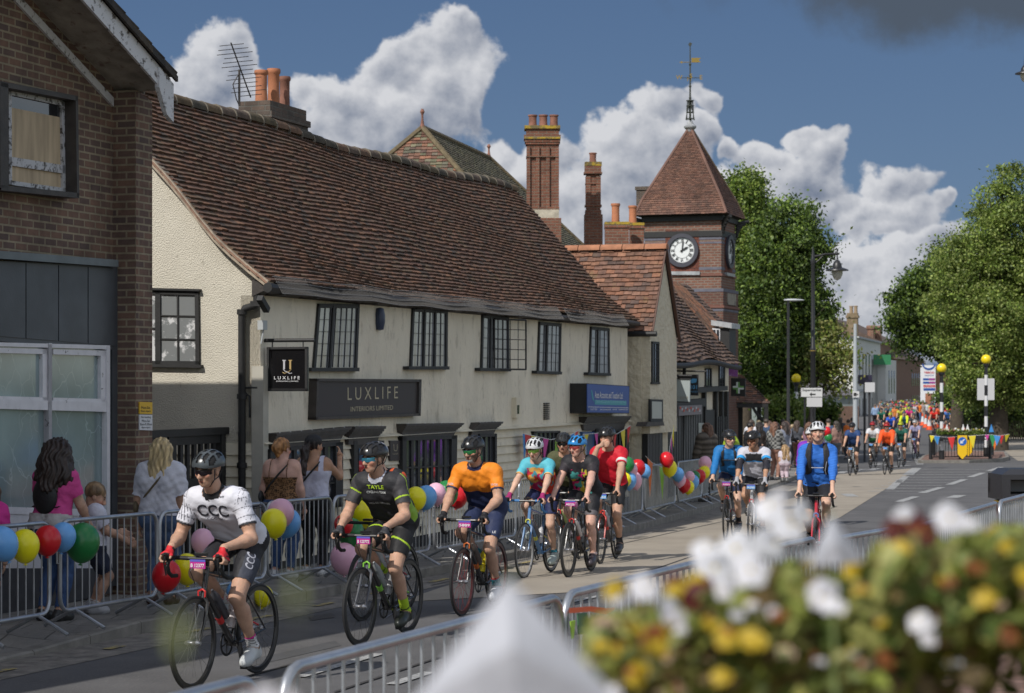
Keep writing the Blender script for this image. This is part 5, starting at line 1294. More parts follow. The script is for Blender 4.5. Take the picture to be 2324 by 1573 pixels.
def tree(label, lobes, Y, trunk_px, n, clump, cr, size, pal, group=None, depth=1.0, name='tree', cat='tree', trunk=True, tr_r=.28, top=None):
 X = PX(trunk_px, Y); r = thing(name, label, cat, (X, Y, G(Y)), 0, group)
 LL = []
 for (px, py, rx, ry) in lobes:
  LL.append((PX(px, Y), Y+nrg.uniform(-.4, .4)*rx/FPX*Y*depth, PZ(py, Y), rx/FPX*Y, rx/FPX*Y*depth, ry/FPX*Y))
 C, P, j = crown_pts(LL, n, clump, cr)
 V, F, c = leaf_cloud(P, size, pal)
 kk = np.repeat(nrg.uniform(.6, 1.5, clump)[j], 4)[:, None]
 c = c*kk
 o = np_mesh('crown', V-np.array([X, Y, G(Y)]), F, M_LEAF, r, False, c)
 if trunk:
  mb = MB(); zt = np.mean([l[2] for l in LL])
  base = Vector((0, 0, -.2)); mid = Vector((.1, 0, (zt-G(Y))*.45))
  mb.tube([base, mid*.5, mid], [tr_r*1.25, tr_r, tr_r*.8], 9)
  for l in LL:
   e = Vector((l[0]-X, l[1]-Y, l[2]-G(Y)))
   m_ = mid.lerp(e, .5)+Vector((0, 0, .25))
   mb.tube([mid, m_, e], [tr_r*.55, tr_r*.3, tr_r*.1], 6)
   for q in range(3):
    e2 = e+Vector((nrg.uniform(-1, 1)*l[3]*.8, nrg.uniform(-1, 1)*l[4]*.8, nrg.uniform(-.3, 1)*l[5]*.8))
    mb.tube([m_.lerp(e, .4), m_.lerp(e2, .6)+Vector((0, 0, .1)), e2], [tr_r*.22, tr_r*.12, tr_r*.04], 5)
  mb.build('trunk', M_BARK, r, smooth=True)
 return r
G1 = [(.10,.16,.024),(.14,.21,.034),(.07,.12,.018),(.19,.26,.05),(.05,.085,.015)]
G2 = [(.19,.26,.045),(.25,.31,.07),(.145,.21,.038),(.32,.37,.11),(.105,.16,.03)]
G3 = [(.05,.085,.022),(.065,.11,.026),(.04,.07,.02),(.08,.13,.03)]
GY = [(.22,.23,.06),(.17,.19,.05),(.26,.25,.08)]
tree('tall maple with open leafy top directly behind the clock tower', [(1690,430,42,45),(1700,500,55,60),(1668,560,50,80),(1720,580,50,80),(1690,660,60,80),(1665,760,50,90),(1700,470,35,60)], 97, 1690, 34000, 420, .30, .078, G1+G2[:2], depth=1.1)
tree('large dense broadleaf tree to the left of the lantern post', [(1790,500,62,48),(1790,560,85,60),(1812,590,45,60),(1760,640,90,80),(1820,690,64,66),(1790,740,95,80),(1852,745,40,42),(1730,800,80,80),(1820,810,75,55),(1700,860,60,50),(1770,870,50,40)], 92, 1775, 74000, 760, .32, .078, G1+G1+G3, depth=1.2, tr_r=.35)
tree('small airy yellow-green tree in front of the slate-roofed hall', [(1880,760,30,35),(1860,810,40,35),(1900,820,35,45),(1890,870,38,28),(1840,850,35,30),(1915,800,20,30)], 90, 1835, 3200, 200, .28, .085, GY+G2[:1], depth=1.0, tr_r=.16)
tree('dark chestnut tree leaning over the road from the right', [(2150,600,45,40),(2110,650,60,45),(2060,700,52,42),(2050,735,38,30),(2110,740,65,60),(2150,690,60,80),(2085,775,45,38),(2140,770,45,45)], 118, 2170, 34000, 420, .40, .10, G3+G1, tr_r=.35)
tree('huge pale green lime tree filling the right edge', [(2296,415,34,45),(2270,470,50,50),(2310,520,60,70),(2230,520,55,45),(2200,590,75,60),(2270,610,90,90),(2180,680,80,80),(2250,730,90,90),(2320,700,70,120),(2180,775,45,60),(2222,830,75,80),(2300,850,80,80),(2212,885,55,42),(2380,650,80,150),(2380,840,80,100)], 108, 2265, 150000, 1500, .34, .075, G2, tr_r=.45, depth=1.1)
tree('darker lime tree standing behind the yellow beacons', [(2172,895,32,32),(2230,900,60,50),(2290,910,60,45),(2205,905,45,38),(2340,900,50,60)], 126, 2240, 22000, 420, .38, .10, G3+G1, depth=.8, tr_r=.3)
tree('distant bushy tree at the bend of the road', [(2150,905,16,14),(2162,900,18,18)], 260, 2158, 1500, 90, .6, .3, G1, depth=1, tr_r=.3)
def bush(label, px0, px1, y0, y1, Y, n, size, pal, dep=1.2, name='hedge', cat='hedge', cr=.16):
 X = PX((px0+px1)/2, Y); r = thing(name, label, cat, (X, Y, G(Y)))
 x0, x1, z0, z1 = PX(px0, Y), PX(px1, Y), G(Y), PZ(y0, Y)
 m = max(30, n//35)
 C = np.stack([nrg.uniform(x0, x1, m), Y+nrg.uniform(-.5, .5, m)*dep, z0+(z1-z0)*nrg.uniform(.05, 1, m)**.7], 1)
 P = C[nrg.integers(0, m, n)]+nrg.normal(size=(n, 3))*cr
 P[:, 2] = np.maximum(P[:, 2], z0+.02)
 V, F, c = leaf_cloud(P, size, pal); np_mesh('foliage', V-np.array([X, Y, G(Y)]), F, M_LEAF, r, False, c)
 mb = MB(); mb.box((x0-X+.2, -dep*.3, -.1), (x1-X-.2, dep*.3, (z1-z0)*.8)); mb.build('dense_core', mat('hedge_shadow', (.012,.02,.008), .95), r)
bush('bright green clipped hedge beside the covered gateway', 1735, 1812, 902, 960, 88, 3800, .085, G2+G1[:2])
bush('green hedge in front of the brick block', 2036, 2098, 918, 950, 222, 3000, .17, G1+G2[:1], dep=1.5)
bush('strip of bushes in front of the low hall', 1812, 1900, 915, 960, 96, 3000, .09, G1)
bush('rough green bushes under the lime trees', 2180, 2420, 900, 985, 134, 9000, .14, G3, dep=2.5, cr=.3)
mb = MB(); X = PX(2255, 128); r = thing('paling_fence', 'brown chestnut paling fence under the lime trees', 'fence', (X, 128, G(128)))
x = PX(2170, 128)-X
while x < PX(2420, 128)-X:
 h = 1.5+rnd.uniform(-.15, .15); mb.box((x, -.02, 0), (x+.07, .02, h)); x += .14
mb.build('paling', mat('grey_brown_paling', (.14,.11,.075), .9, var=.3, vs=3), r)
def tub(label, X, Y, hb, rb, hp, rp, n, pal, fl=None):
 r = thing('planter', label, 'planter', (X, Y, G(Y)+.115))
 mb = MB(); mb.lathe([(rb*.8, 0), (rb*.95, hb*.5), (rb*.9, hb*.9), (rb, hb*.92), (rb, hb), (rb*.85, hb), (rb*.85, hb*.9)], seg=16); mb.build('tub', M_WEATHERED, r, True)
 P = nrg.normal(size=(n, 3)); P /= np.linalg.norm(P, axis=1)[:, None]; P *= nrg.uniform(.5, 1, n)[:, None]**.4
 P = P*np.array([rp, rp, hp])+np.array([0, 0, hb+hp*.8]); V, F, c = leaf_cloud(P, .028, pal); np_mesh('foliage', V, F, M_LEAF, r, False, c)
xb, yb = gp(327, 1345); tub('dark tub of trailing plants at the foot of the brick pier', xb, yb, .40, .26, .24, .32, 1500, G1+GY)
for k, (px, py) in enumerate(((925, 1258),)):
 Xt, Yt = gp(px, py); r = thing('topiary_plant', 'spiral clipped topiary by the shop window', 'plant', (Xt, Yt, G(Yt)+.115))
 Ps = []
 for c, rr in ((.55, .26), (.95, .21), (1.28, .16)):
  P = nrg.normal(size=(1100, 3)); P /= np.linalg.norm(P, axis=1)[:, None]; Ps.append(P*rr*nrg.uniform(.8, 1, 1100)[:, None]+np.array([.03*math.sin(c*9), 0, c]))
 V, F, c = leaf_cloud(np.concatenate(Ps), .022, G3); np_mesh('foliage', V, F, M_LEAF, r, False, c)
 mb = MB(); mb.tube([(0, 0, .2), (0, 0, 1.3)], .02, 6); mb.box((-.2, -.2, 0), (.2, .2, .32)); mb.build('pot_and_stem', M_BLACK, r)
# barriers, balloons, street furniture
M_GALV = mat('galvanised_steel', (.42,.44,.47), .38, metal=.75, var=.2, vs=5)
def barrier(L, H, label, group, s0, n0, s1, n1, up, nb=None):
 a = W(s0, n0); b = W(s1, n1); za, zb = G(a.y)+up, G(b.y)+up
 L = math.hypot(b.x-a.x, b.y-a.y); ang = math.atan2(b.y-a.y, b.x-a.x)
 r = thing('crowd_barrier', label, 'barrier', (a.x, a.y, za), ang, group)
 sl = (zb-za)/L
 def p(x, z): return (x, 0, z+sl*x)
 mb = MB(); rc = .12; zb0 = .17; pts = []
 for (cx_, cz_, a0) in ((L-rc, H-rc, PI/2), (L-rc, zb0+rc, 0), (rc, zb0+rc, -PI/2), (rc, H-rc, PI)):
  for k in range(5):
   an = a0-PI/2*k/4; pts.append(p(cx_+rc*math.cos(an), cz_+rc*math.sin(an)))
 mb.tube(pts, .019, 10, closed=True); fr = mb.build('frame', M_GALV, r, True)
 nb = nb or max(8, int(L/.118)); mb = MB()
 for i in range(1, nb): mb.tube([p(L*i/nb, zb0+.01), p(L*i/nb, H-.01)], .0075, 6)
 mb.build('bars', M_GALV, r, True)
 for x in (L*.14, L*.86):
  mb = MB(); mb.tube([(x-.02, -.30, sl*x+.02), (x, 0, zb0+sl*x), (x+.02, .30, sl*x+.02)], .017, 8); mb.build('foot', M_GALV, r, True)
 mb = MB(); mb.tube([p(-.02, H*.75), p(-.05, H*.75), p(-.05, H*.62), p(-.02, H*.62)], .008, 5); mb.build('hook', M_GALV, r)
 return r
def nat(px, n, s_guess=None): return n*(CA+SA*(px-CXP)/FPX)/(SA-CA*(px-CXP)/FPX)
ends = [(-95,112),(136,356),(362,602),(606,752),(757,975),(985,1170),(1178,1300),(1306,1390),(1396,1462),(1466,1540),(1546,1602),(1606,1668),(1678,1735)]
lbl = ['empty barrier at the left edge hung with a row of balloons','barrier in front of the boy and the woman in pink','barrier behind the rider in the white jersey','barrier in front of the woman in the leopard top','barrier with a pink balloon on its left foot','barrier behind the rider in orange','barrier behind the rider in turquoise','barrier behind the rider with the pink-striped shorts','barrier behind the rider in red','barrier with balloons beside the rider in red','barrier below the red and yellow balloons','barrier below the dipping balloon garland','last barrier of the left row beyond the rider in blue']
nk = lambda s: interp(KL, s)+.22
for i, (x0, x1) in enumerate(ends):
 s = nat(x0, 9.4); s = nat(x0, nk(s)); s = nat(x0, nk(s)); e = nat(x1, nk(s)); e = nat(x1, nk(e))
 barrier(0, .93, lbl[i], 'crowd barriers along the left kerb', s, nk(s), e, nk(e), .115)
rb = [(640,1272,2.72,2.72,'nearest steel barrier, its top rail running to the white pennant'),(1280,1606,2.72,2.66,'second near barrier with an orange tape tied on'),(1618,1850,2.62,2.5,'near barrier hidden behind the white flowers'),(1868,2030,2.4,2.2,'barrier behind the red and white blooms'),(2050,2262,2.1,2.0,'barrier left of the litter bin'),(2268,2420,2.0,1.8,'barrier in front of the litter bin')]
for (x0, x1, na, nb_, lb) in rb:
 s, e = nat(x0, na), nat(x1, nb_); barrier(0, 1.05, lb, 'crowd barriers along the right kerb', s, na, e, nb_, .115)
barrier(0, 1.05, 'barrier whose rounded rail end just enters at the bottom edge', 'crowd barriers along the right kerb', 2.9, 2.74, nat(585, 2.72), 2.72, .115)
BC = {'sky': (.16,.42,.80), 'yel': (.92,.82,.012), 'red': (.62,.012,.02), 'grn': (.02,.20,.05), 'pnk': (.82,.46,.58)}
def balloon(px, py, rpx, Y, c, label, tilt=0.0, asp=1.08):
 r = rpx/FPX*Y; X, Z = PX(px, Y), PZ(py, Y)
 m = mat('balloon_'+c, BC[c], .28, spec=.5); b = m.node_tree.nodes['Principled BSDF']; b.inputs['Subsurface Weight'].default_value = .25; b.inputs['Subsurface Radius'].default_value = (.1, .1, .1)
 mb = MB(); prof = []
 for k in range(13):
  a = -PI/2+PI*k/12; z = math.sin(a); x = math.cos(a)
  if z < 0: x *= (1-.10*z*z); z *= 1.16
  prof.append((max(.001, r*x), r*asp*z))
 mb.lathe(prof, seg=20); mb.lathe([(.004, -r*asp*1.27), (.022*1, -r*asp*1.24), (.006, -r*asp*1.17), (.012, -r*asp*1.12)], seg=8)
 o = mb.build('balloon', m, None, smooth='all'); o.location = (X, Y, Z); o.rotation_euler = (rnd.uniform(-.2, .2), R(tilt), rnd.uniform(0, 3))
 tag(o, label, 'balloon', 'party balloons tied along the barriers')
CN = {'sky': 'light blue', 'yel': 'yellow', 'red': 'red', 'grn': 'green', 'pnk': 'pink'}
def bY(px):                                   # just in front of the barrier line on the road side
 s = nat(px, 9.2); s = nat(px, interp(KL, s)+.04); n = interp(KL, s)+.04; return s*CA+n*SA
bl = [(5,1232,36,'sky','cut by the left edge of the photo'),(56,1237,34,'yel','between blue and red on the leftmost barrier'),(108,1225,31,'red','on the leftmost barrier'),(143,1217,30,'sky','between the red and the green balloon'),(187,1229,40,'grn','large one at the left end of its barrier'),
      (378,1305,33,'red','beside the first rider\'s hand'),(424,1290,32,'yel','behind the first rider\'s handlebar'),(460,1228,27,'pnk','behind the first rider\'s knee'),(540,1345,27,'sky','low behind the first rider\'s frame'),(598,1352,22,'yel','low by the first rider\'s rear wheel'),
      (621,1186,30,'yel','left one of three beside the leopard top'),(637,1164,31,'pnk','top one of three beside the leopard top'),(653,1186,30,'sky','right one of three beside the leopard top'),
      (781,1266,32,'pnk','hanging low beside the second rider\'s wheel'),(796,1207,30,'grn','behind the second rider\'s right hand'),(822,1160,32,'yel','under the second rider\'s raised arm'),(838,1145,22,'pnk','beside the second rider\'s sleeve'),(780,1190,22,'red','behind the second rider\'s wrist'),
      (944,1130,24,'yel','at the back of the second rider'),(967,1128,25,'sky','right of the yellow one behind the second rider'),(990,1120,23,'pnk','between light blue and green'),(1014,1118,26,'grn','left of the third rider\'s arm'),(1040,1128,22,'red','behind the third rider\'s elbow'),(1062,1111,24,'yel','under the third rider\'s chest'),(1064,1100,26,'sky','above the yellow one by the third rider'),(1052,1085,20,'pnk','topmost by the third rider'),
      (1240,1067,20,'yel','beside the turquoise rider\'s shoulder'),(1256,1070,18,'red','right of the yellow one at the turquoise rider'),(1266,1105,20,'grn','below the olive shirt'),(1270,1120,17,'pnk','lowest below the olive shirt'),
      (1350,1083,15,'yel','between the riders in black and in red'),(1364,1078,14,'red','behind the red rider\'s elbow'),
      (1424,1053,16,'grn','at the top of the cluster beside the red rider'),(1428,1067,19,'pnk','large one in the cluster beside the red rider'),(1448,1060,17,'red','in the cluster beside the red rider'),(1462,1068,15,'sky','right one in the cluster beside the red rider'),(1418,1088,15,'yel','peeping out at the red rider\'s sleeve'),(1426,1089,19,'sky','low pair beside the red rider, left'),(1438,1089,19,'pnk','low pair beside the red rider, right'),
      (1513,1042,16,'red','at the top of the long garland'),(1520,1062,17,'yel','second of the long garland'),(1538,1076,15,'sky','third of the long garland'),(1542,1088,15,'pnk','fourth of the long garland'),(1553,1101,15,'red','fifth of the long garland'),(1562,1105,14,'yel','lowest of the long garland'),(1572,1093,15,'sky','rising part of the garland'),(1565,1082,12,'pnk','small one above the rising part'),(1578,1080,11,'grn','small one in the garland'),(1588,1080,14,'red','near the upper end of the garland'),(1598,1072,14,'yel','next to the top of the rising part'),(1606,1062,14,'sky','just under the top of the rising part'),(1600,1051,15,'pnk','at the top of the rising part'),
      (1876,979,10,'red','upper one behind the rider in plain blue'),(1880,992,9,'grn','lower one behind the rider in plain blue')]
for (px, py, rp, c, lb) in bl:
 Y = bY(px)-.25 if px < 1800 else 58.0
 balloon(px, py, rp, Y, c, CN[c]+' balloon '+lb, rnd.uniform(-25, 25))
def bunting(name, label, pts, cols, size, sag=.0):
 r = thing(name, label, 'bunting', pts[0]); o = Vector(pts[0]); mb = MB(); P = [Vector(p)-o for p in pts]
 mb.tube(P, .006, 4); mb.build('cord', M_INKW, r)
 for k, (c, t, w) in enumerate(cols):
  i = min(int(t*(len(P)-1)), len(P)-2); f = t*(len(P)-1)-i; q = P[i].lerp(P[i+1], f); d = (P[i+1]-P[i]).normalized()
  fb = MB(); n_ = d.cross(Vector((0, 0, 1))).normalized()*.02*rnd.uniform(-1, 1); tip = q+Vector((rnd.uniform(-.05, .05), 0, -size*w))+n_*2
  fb.add([q-d*size*.36*min(w, 1), q+d*size*.36*min(w, 1), tip, q+n_-Vector((0, 0, size*.3))], [(0, 3, 2), (3, 1, 2), (0, 1, 3)])
  fb.build('pennant', mat('pennant_'+c, FC[c], .6), r)
FC = {'yel': (.70,.58,.03), 'mag': (.55,.05,.30), 'lim': (.25,.50,.05), 'blu': (.05,.25,.60), 'red': (.60,.03,.03), 'org': (.75,.17,.02), 'wht': (.7,.7,.7), 'grn': (.03,.25,.08)}
def fp(px, py, n=10.62): return W(*FN(n, px, py))
bunting('bunting', 'string of small pennants across the barred window by the turquoise rider', [fp(1190,985), fp(1215,990), fp(1250,998), fp(1290,990), fp(1316,975)], [('blu',.03,1),('red',.08,1),('yel',.22,1),('mag',.42,1),('lim',.60,1),('blu',.83,.8),('red',.93,.6)], .42)
bunting('bunting', 'pennants over the door below the blue sign', [fp(1323,986), fp(1350,984), fp(1375,980), fp(1400,985), fp(1431,966)], [('yel',.08,.8),('mag',.28,.7),('lim',.45,1),('blu',.55,.5),('red',.7,.8),('yel',.86,1.1),('red',.97,.8)], .42)
q_ = [W(*FN(10.2, *p)) for p in ((1528,970),(1522,1000),(1518,1030),(1512,1050))]
bunting('bunting', 'yellow, pink and green pennants hanging beside the dark shopfront', q_, [('yel',.05,.8),('mag',.25,.7),('lim',.5,.8),('org',.8,.9)], .45)
q_ = [W(*FN(9.9, *p)) for p in ((1465,1035),(1480,1050),(1505,1062))]
bunting('bunting', 'large orange and green pennants tied above the barriers', q_, [('org',.35,1.2),('lim',.95,1.1)], .55)
M_POST = mat('black_post_paint', (.018,.018,.02), .4)
def column(name, label, cat, px, Y, up=.11): return thing(name, label, cat, (PX(px, Y), Y, G(Y)+up)), G(Y)+up
Y_ = 75.0; r, zb = column('street_lamp', 'tall black street lamp with a lantern hung on a side arm', 'street lamp', 1845, Y_)
h = lambda py: PZ(py, Y_)-zb
mb = MB(); mb.lathe([(.13, 0), (.13, .9), (.09, 1.0), (.085, h(800)), (.10, h(798)), (.10, h(790)), (.07, h(786)), (.065, h(600)), (.09, h(592)), (.06, h(585)), (.05, h(575)), (.02, h(565)), (.001, h(558))], seg=12); mb.build('pole', M_POST, r, True)
mb = MB(); mb.lathe([(.105, h(797)), (.105, h(795))], seg=12); mb.build('gold_band', mat('gilt'), r)
dx_ = 55/FPX*Y_
mb = MB(); mb.tube([(0, 0, h(583)), (dx_*.5, 0, h(577)), (dx_*1.05, 0, h(576))], .04, 6); mb.tube([(.05, 0, h(598)), (dx_*.25, 0, h(590)), (dx_*.45, 0, h(578))], .018, 5); mb.tube([(dx_, 0, h(565)), (dx_, 0, h(592))], .025, 6); mb.build('arm', M_POST, r)
def lantern(r, x, z, sc=1.0):
 mb = MB(); mb.lathe([(.03*sc, 0), (.06*sc, -.02), (.12*sc, -.12*sc), (.13*sc, -.20*sc), (.30*sc, -.26*sc), (.31*sc, -.29*sc), (.15*sc, -.29*sc)], c=(x, 0, z), seg=16); ln = mb.build('lantern', M_POST, r, True)
 mb = MB(); mb.lathe([(.15*sc, 0), (.145*sc, -.1*sc), (.09*sc, -.22*sc), (.001, -.27*sc)], c=(x, 0, z-.285*sc), seg=14); mb.build('glass', mat('lamp_glass', (.45,.43,.36), .12, spec=.8), ln, True)
lantern(r, dx_, h(590), 1.3)
Y_ = 74.0; r, zb = column('street_lamp', 'slim dark lamp column with a flat pale modern head', 'street lamp', 1789, Y_)
mb = MB(); mb.lathe([(.09, 0), (.09, 1.2), (.06, 1.3), (.045, PZ(684, Y_)-zb)], seg=10); mb.build('pole', M_POST, r, True)
mb = MB(); mb.lathe([(.001, -.28), (.05, -.26), (.10, -.12), (.10, .1), (.05, .38), (.001, .44)], c=(0, 0, 0), seg=10, axis='x'); o = mb.build('lamp_head', mat('pale_lamp_head', (.5,.52,.54), .4), r, True); o.location = (.12, 0, PZ(681, Y_)-zb); o.scale = (1, 1, .45)
Y_ = 42.0; zb = G(Y_)+.11; r = thing('street_lamp', 'black lantern street lamp just inside the right edge', 'street lamp', (PX(2400, Y_), Y_, zb))
mb = MB(); mb.lathe([(.12, 0), (.12, .9), (.08, 1), (.06, PZ(120, Y_)-zb)], seg=10); mb.build('pole', M_POST, r, True)
mb = MB(); xl = PX(2326, Y_)-PX(2400, Y_); mb.tube([(0, 0, PZ(130, Y_)-zb), (xl, 0, PZ(125, Y_)-zb), (xl, 0, PZ(148, Y_)-zb)], .025, 6); mb.build('arm', M_POST, r); lantern(r, xl, PZ(147, Y_)-zb, .62)
def beacon(label, px, Y, gy, rpx, stripes=True, up=.11):
 zb = G(Y)+up; r = thing('belisha_beacon', label, 'crossing beacon', (PX(px, Y), Y, zb)); zt = PZ(gy, Y)-zb; rr = rpx/FPX*Y
 n = 9
 mb = MB(); mw = MB(); zt_ = zt-rr
 for k in range(n):
  (mb if k % 2 == (0 if stripes else k % 2) else mw).lathe([(.075 if k else .12, zt_*k/n), (.075 if k else .12, zt_*(k+1)/n)], seg=12)
 if not stripes: pass
 mb.build('pole', M_POST, r, True)
 if mw.n: mw.build('white_band', mat('white_band_paint', (.65,.65,.66), .4), r, True)
 mb = MB(); mb.lathe([(.05, zt_-.12), (.12, zt_-.06), (.13, zt_+.05), (.09, zt_+.08)], seg=12); mb.build('collar', M_POST, r, True)
 mb = MB(); mb.ball((0, 0, zt), rr, 24, 16); mb.build('globe', mat('amber_globe', (.82,.62,.01), .25, spec=.6), r, 'all')
beacon('yellow crossing beacon behind the supermarket sign', 1807, 88, 859, 10.8)
beacon('yellow crossing beacon at the front of the traffic island', 2137, 90.5, 836, 11.2)
beacon('yellow crossing beacon at the right end of the traffic island with a grey box', 2238, 94, 816, 11.4)
Y_ = 73.5; X = PX(1842, Y_); zb = G(Y_)+.11; w_ = 51/FPX*Y_
r = thing('direction_sign', 'white Supermarket direction sign with a left arrow', 'sign', (X, Y_, zb)); z0, z1 = PZ(902, Y_)-zb, PZ(879, Y_)-zb
mb = MB(); mb.box((-w_/2, -.03, z0), (w_/2, .0, z1)); mb.build('panel', mat('road_sign_white', (.60,.60,.60), .45), r)
mb = MB(); put_text(mb, 'Supermarket', (0, -.036, z1-(z1-z0)*.30), (1, 0, 0), (0, 0, 1), w_*.84, (z1-z0)*.30, bold=.02)
cx_, cz_ = 0.02, z0+(z1-z0)*.30; a_ = w_*.1
mb.add([(cx_-a_*.4, -.036, cz_-.022), (cx_+a_*1.4, -.036, cz_-.022), (cx_+a_*1.4, -.036, cz_+.022), (cx_-a_*.4, -.036, cz_+.022)], [(0, 1, 2, 3)]); mb.add([(cx_-a_*1.3, -.036, cz_), (cx_-a_*.2, -.036, cz_-.075), (cx_-a_*.45, -.036, cz_), (cx_-a_*.2, -.036, cz_+.075)], [(0, 1, 2, 3)])
for (a, b, c, d) in ((-w_/2, z1-.02, w_/2, z1), (-w_/2, z0, w_/2, z0+.02), (-w_/2, z0, -w_/2+.02, z1), (w_/2-.02, z0, w_/2, z1)): mb.box((a, -.034, b), (c, -.03, d))
mb.build('lettering', M_INK, r)
mb = MB(); mb.tube([(-w_*.3, .03, 0), (-w_*.3, .03, z1)], .035, 8); mb.build('post', M_POST, r)
Y_ = 74.4; X = PX(1850, Y_); r = thing('blank_sign', 'back of a pale square sign below the supermarket sign', 'sign', (X, Y_, G(Y_)+.11)); mb = MB(); w_ = 35/FPX*Y_; mb.box((-w_/2, .17, PZ(924, Y_)-G(Y_)-.1), (w_/2, .19, PZ(903, Y_)-G(Y_)-.1)); mb.build('board', mat('sign_back'), r); mb = MB(); mb.tube([(0, .21, 0), (0, .21, PZ(904, Y_)-G(Y_)-.1)], .03, 6); mb.build('post', M_POST, r)
Y_ = 82.0; r = thing('camera_sign', 'white traffic camera sign on a pale grey lamp column', 'sign', (PX(1941, Y_), Y_, G(Y_))); w_ = 15/FPX*Y_
mb = MB(); mb.lathe([(.10, 0), (.09, 3), (.06, PZ(735, Y_)-G(Y_))], seg=10); mb.build('post', mat('pale_grey_column', (.38,.41,.43), .5), r, True)
z0, z1 = PZ(902, Y_)-G(Y_), PZ(888, Y_)-G(Y_); mb = MB(); mb.box((-w_/2, -.15, z0), (w_/2, -.12, z1)); mb.build('plate', mat('road_sign_white'), r); mb = MB(); mb.box((-w_*.34, -.156, z0+.05), (w_*.1, -.15, z1-.06)); mb.box((w_*.14, -.156, z0+.09), (w_*.34, -.15, z1-.1)); mb.build('camera_symbol', M_INK, r)
for k, (px, py, lb) in enumerate(((1770,1088,'black cast bollard between the white-jersey rider and the blue one'),(1668,1104,'black cast bollard behind the rider in the white jersey with blue bands'),(1822,1070,'black cast bollard just left of the big blue rider'))):
 Y_ = gY(py, .11); zb = G(Y_)+.11; r = thing('bollard', lb, 'bollard', (PX(px, Y_), Y_, zb), 0, 'bollards on the left pavement')
 mb = MB(); mb.lathe([(.13, 0), (.13, .12), (.10, .16), (.095, .62), (.12, .64), (.12, .68), (.09, .70), (.085, .78), (.11, .80), (.10, .86), (.05, .92), (.001, .94)], seg=14); mb.build('shaft', M_POST, r, True)
Y_ = 25.5; X = PX(2266, Y_); zb = G(Y_)+.11; hz = PZ(1065, Y_)-zb; r = thing('litter_bin', 'black street litter bin with a wide slot at the right edge', 'litter bin', (X+.36, Y_+.2, zb), R(4))
mb = MB(); mb.lathe([(.33, 0), (.34, hz*.55), (.345, hz*.62)], seg=4+20); mb.build('body', M_POST, r, True)
mb = MB(); mb.box((-.36, -.28, hz*.70), (.36, .3, hz*.755)); mb.box((-.36, -.28, hz*.90), (.36, .3, hz*.95)); mb.box((-.36, -.28, hz*.755), (-.26, .3, hz*.9)); mb.box((.26, -.28, hz*.755), (.36, .3, hz*.9)); mb.box((-.36, .2, hz*.755), (.36, .3, hz*.9))
mb.prism([(-.36, -.28, hz*.95), (.36, -.28, hz*.95), (.24, -.18, hz), (-.24, -.18, hz)], (0, .48, 0)); hb = mb.build('hood', mat('bin_plastic', (.028,.028,.032), .38), r)
mb = MB(); mb.box((-.18, .05, hz*.77), (.24, .08, hz*.88)); mb.build('liner', mat('grey_liner', (.22,.22,.23), .5), r)
for z in (.63, .665): mb = MB(); mb.lathe([(.355, hz*z), (.36, hz*z+.012), (.355, hz*z+.024)], seg=24); mb.build('gold_band', mat('gilt'), r, True)
# traffic island
Yi = 91.0; xi0, xi1 = PX(2083, Yi), PX(2290, Yi); zi = G(Yi)
mb = MB(); ol = []
for (px, Y) in ((2083, 90.2), (2092, 89.4), (2200, 89.6), (2270, 91.5), (2290, 94), (2285, 101), (2200, 103), (2120, 101), (2095, 96)): ol.append((PX(px, Y), Y, zi-.05))
mb.prism(ol, (0, 0, .19)); tag(mb.build('traffic_island', M_KERB), kind='structure')
mb = MB(); cxm = sum(p[0] for p in ol)/len(ol); cym = sum(p[1] for p in ol)/len(ol)
mb.add([(cxm+(p[0]-cxm)*.93, cym+(p[1]-cym)*.93, zi+.144) for p in ol], [tuple(range(len(ol)))]); tag(mb.build('island_paving', M_REDPAVE), kind='structure')
zi += .145
r = thing('guard_railing', 'black guard railing round the traffic island', 'railing', (PX(2175, Yi), Yi, zi)); ro = (PX(2175, Yi), Yi, zi)
def rp(px, Y): return (PX(px, Y)-ro[0], Y-ro[1])
c4 = [rp(2112, 90.6), rp(2247, 91.2), rp(2252, 96), rp(2120, 96)]
mb = MB(); mp_ = MB(); H_ = .95
for a, b in ((0, 1), (1, 2), (3, 0)):
 (xa, ya), (xb_, yb_) = c4[a], c4[b]; L_ = math.hypot(xb_-xa, yb_-ya); n = int(L_/.13)
 for z in (.1, H_-.12, H_): mb.tube([(xa, ya, z), (xb_, yb_, z)], .025, 6)
 for i in range(1, n): x, y = xa+(xb_-xa)*i/n, ya+(yb_-ya)*i/n; mb.tube([(x, y, .1), (x, y, H_-.12)], .012, 4)
mb.build('rails', M_POST, r)
for (x, y) in c4+[tuple((c4[0][i]+c4[1][i])/2 for i in (0, 1))]:
 mb = MB(); mb.lathe([(.07, 0), (.07, H_), (.10, H_+.02), (.10, H_+.1), (.04, H_+.14)], c=(x, y, 0), seg=10); mb.build('post', M_POST, r, True)
r = thing('hanging_planter', 'long black planter of flowers fixed along the island railing', 'planter', (PX(2180, 90.4), 90.4, zi)); L_ = (PX(2244, 90.4)-PX(2138, 90.4))
mb = MB(); mb.box((-L_/2, -.18, .82), (L_/2, .18, 1.05)); mb.build('trough', M_POST, r)
n = 2600; P = np.stack([nrg.uniform(-L_/2, L_/2, n), nrg.uniform(-.22, .2, n), 1.03+nrg.uniform(0, .25, n)*nrg.uniform(.4, 1, n)], 1); V, F, c = leaf_cloud(P, .05, G2+G1); np_mesh('foliage', V, F, M_LEAF, r, False, c)
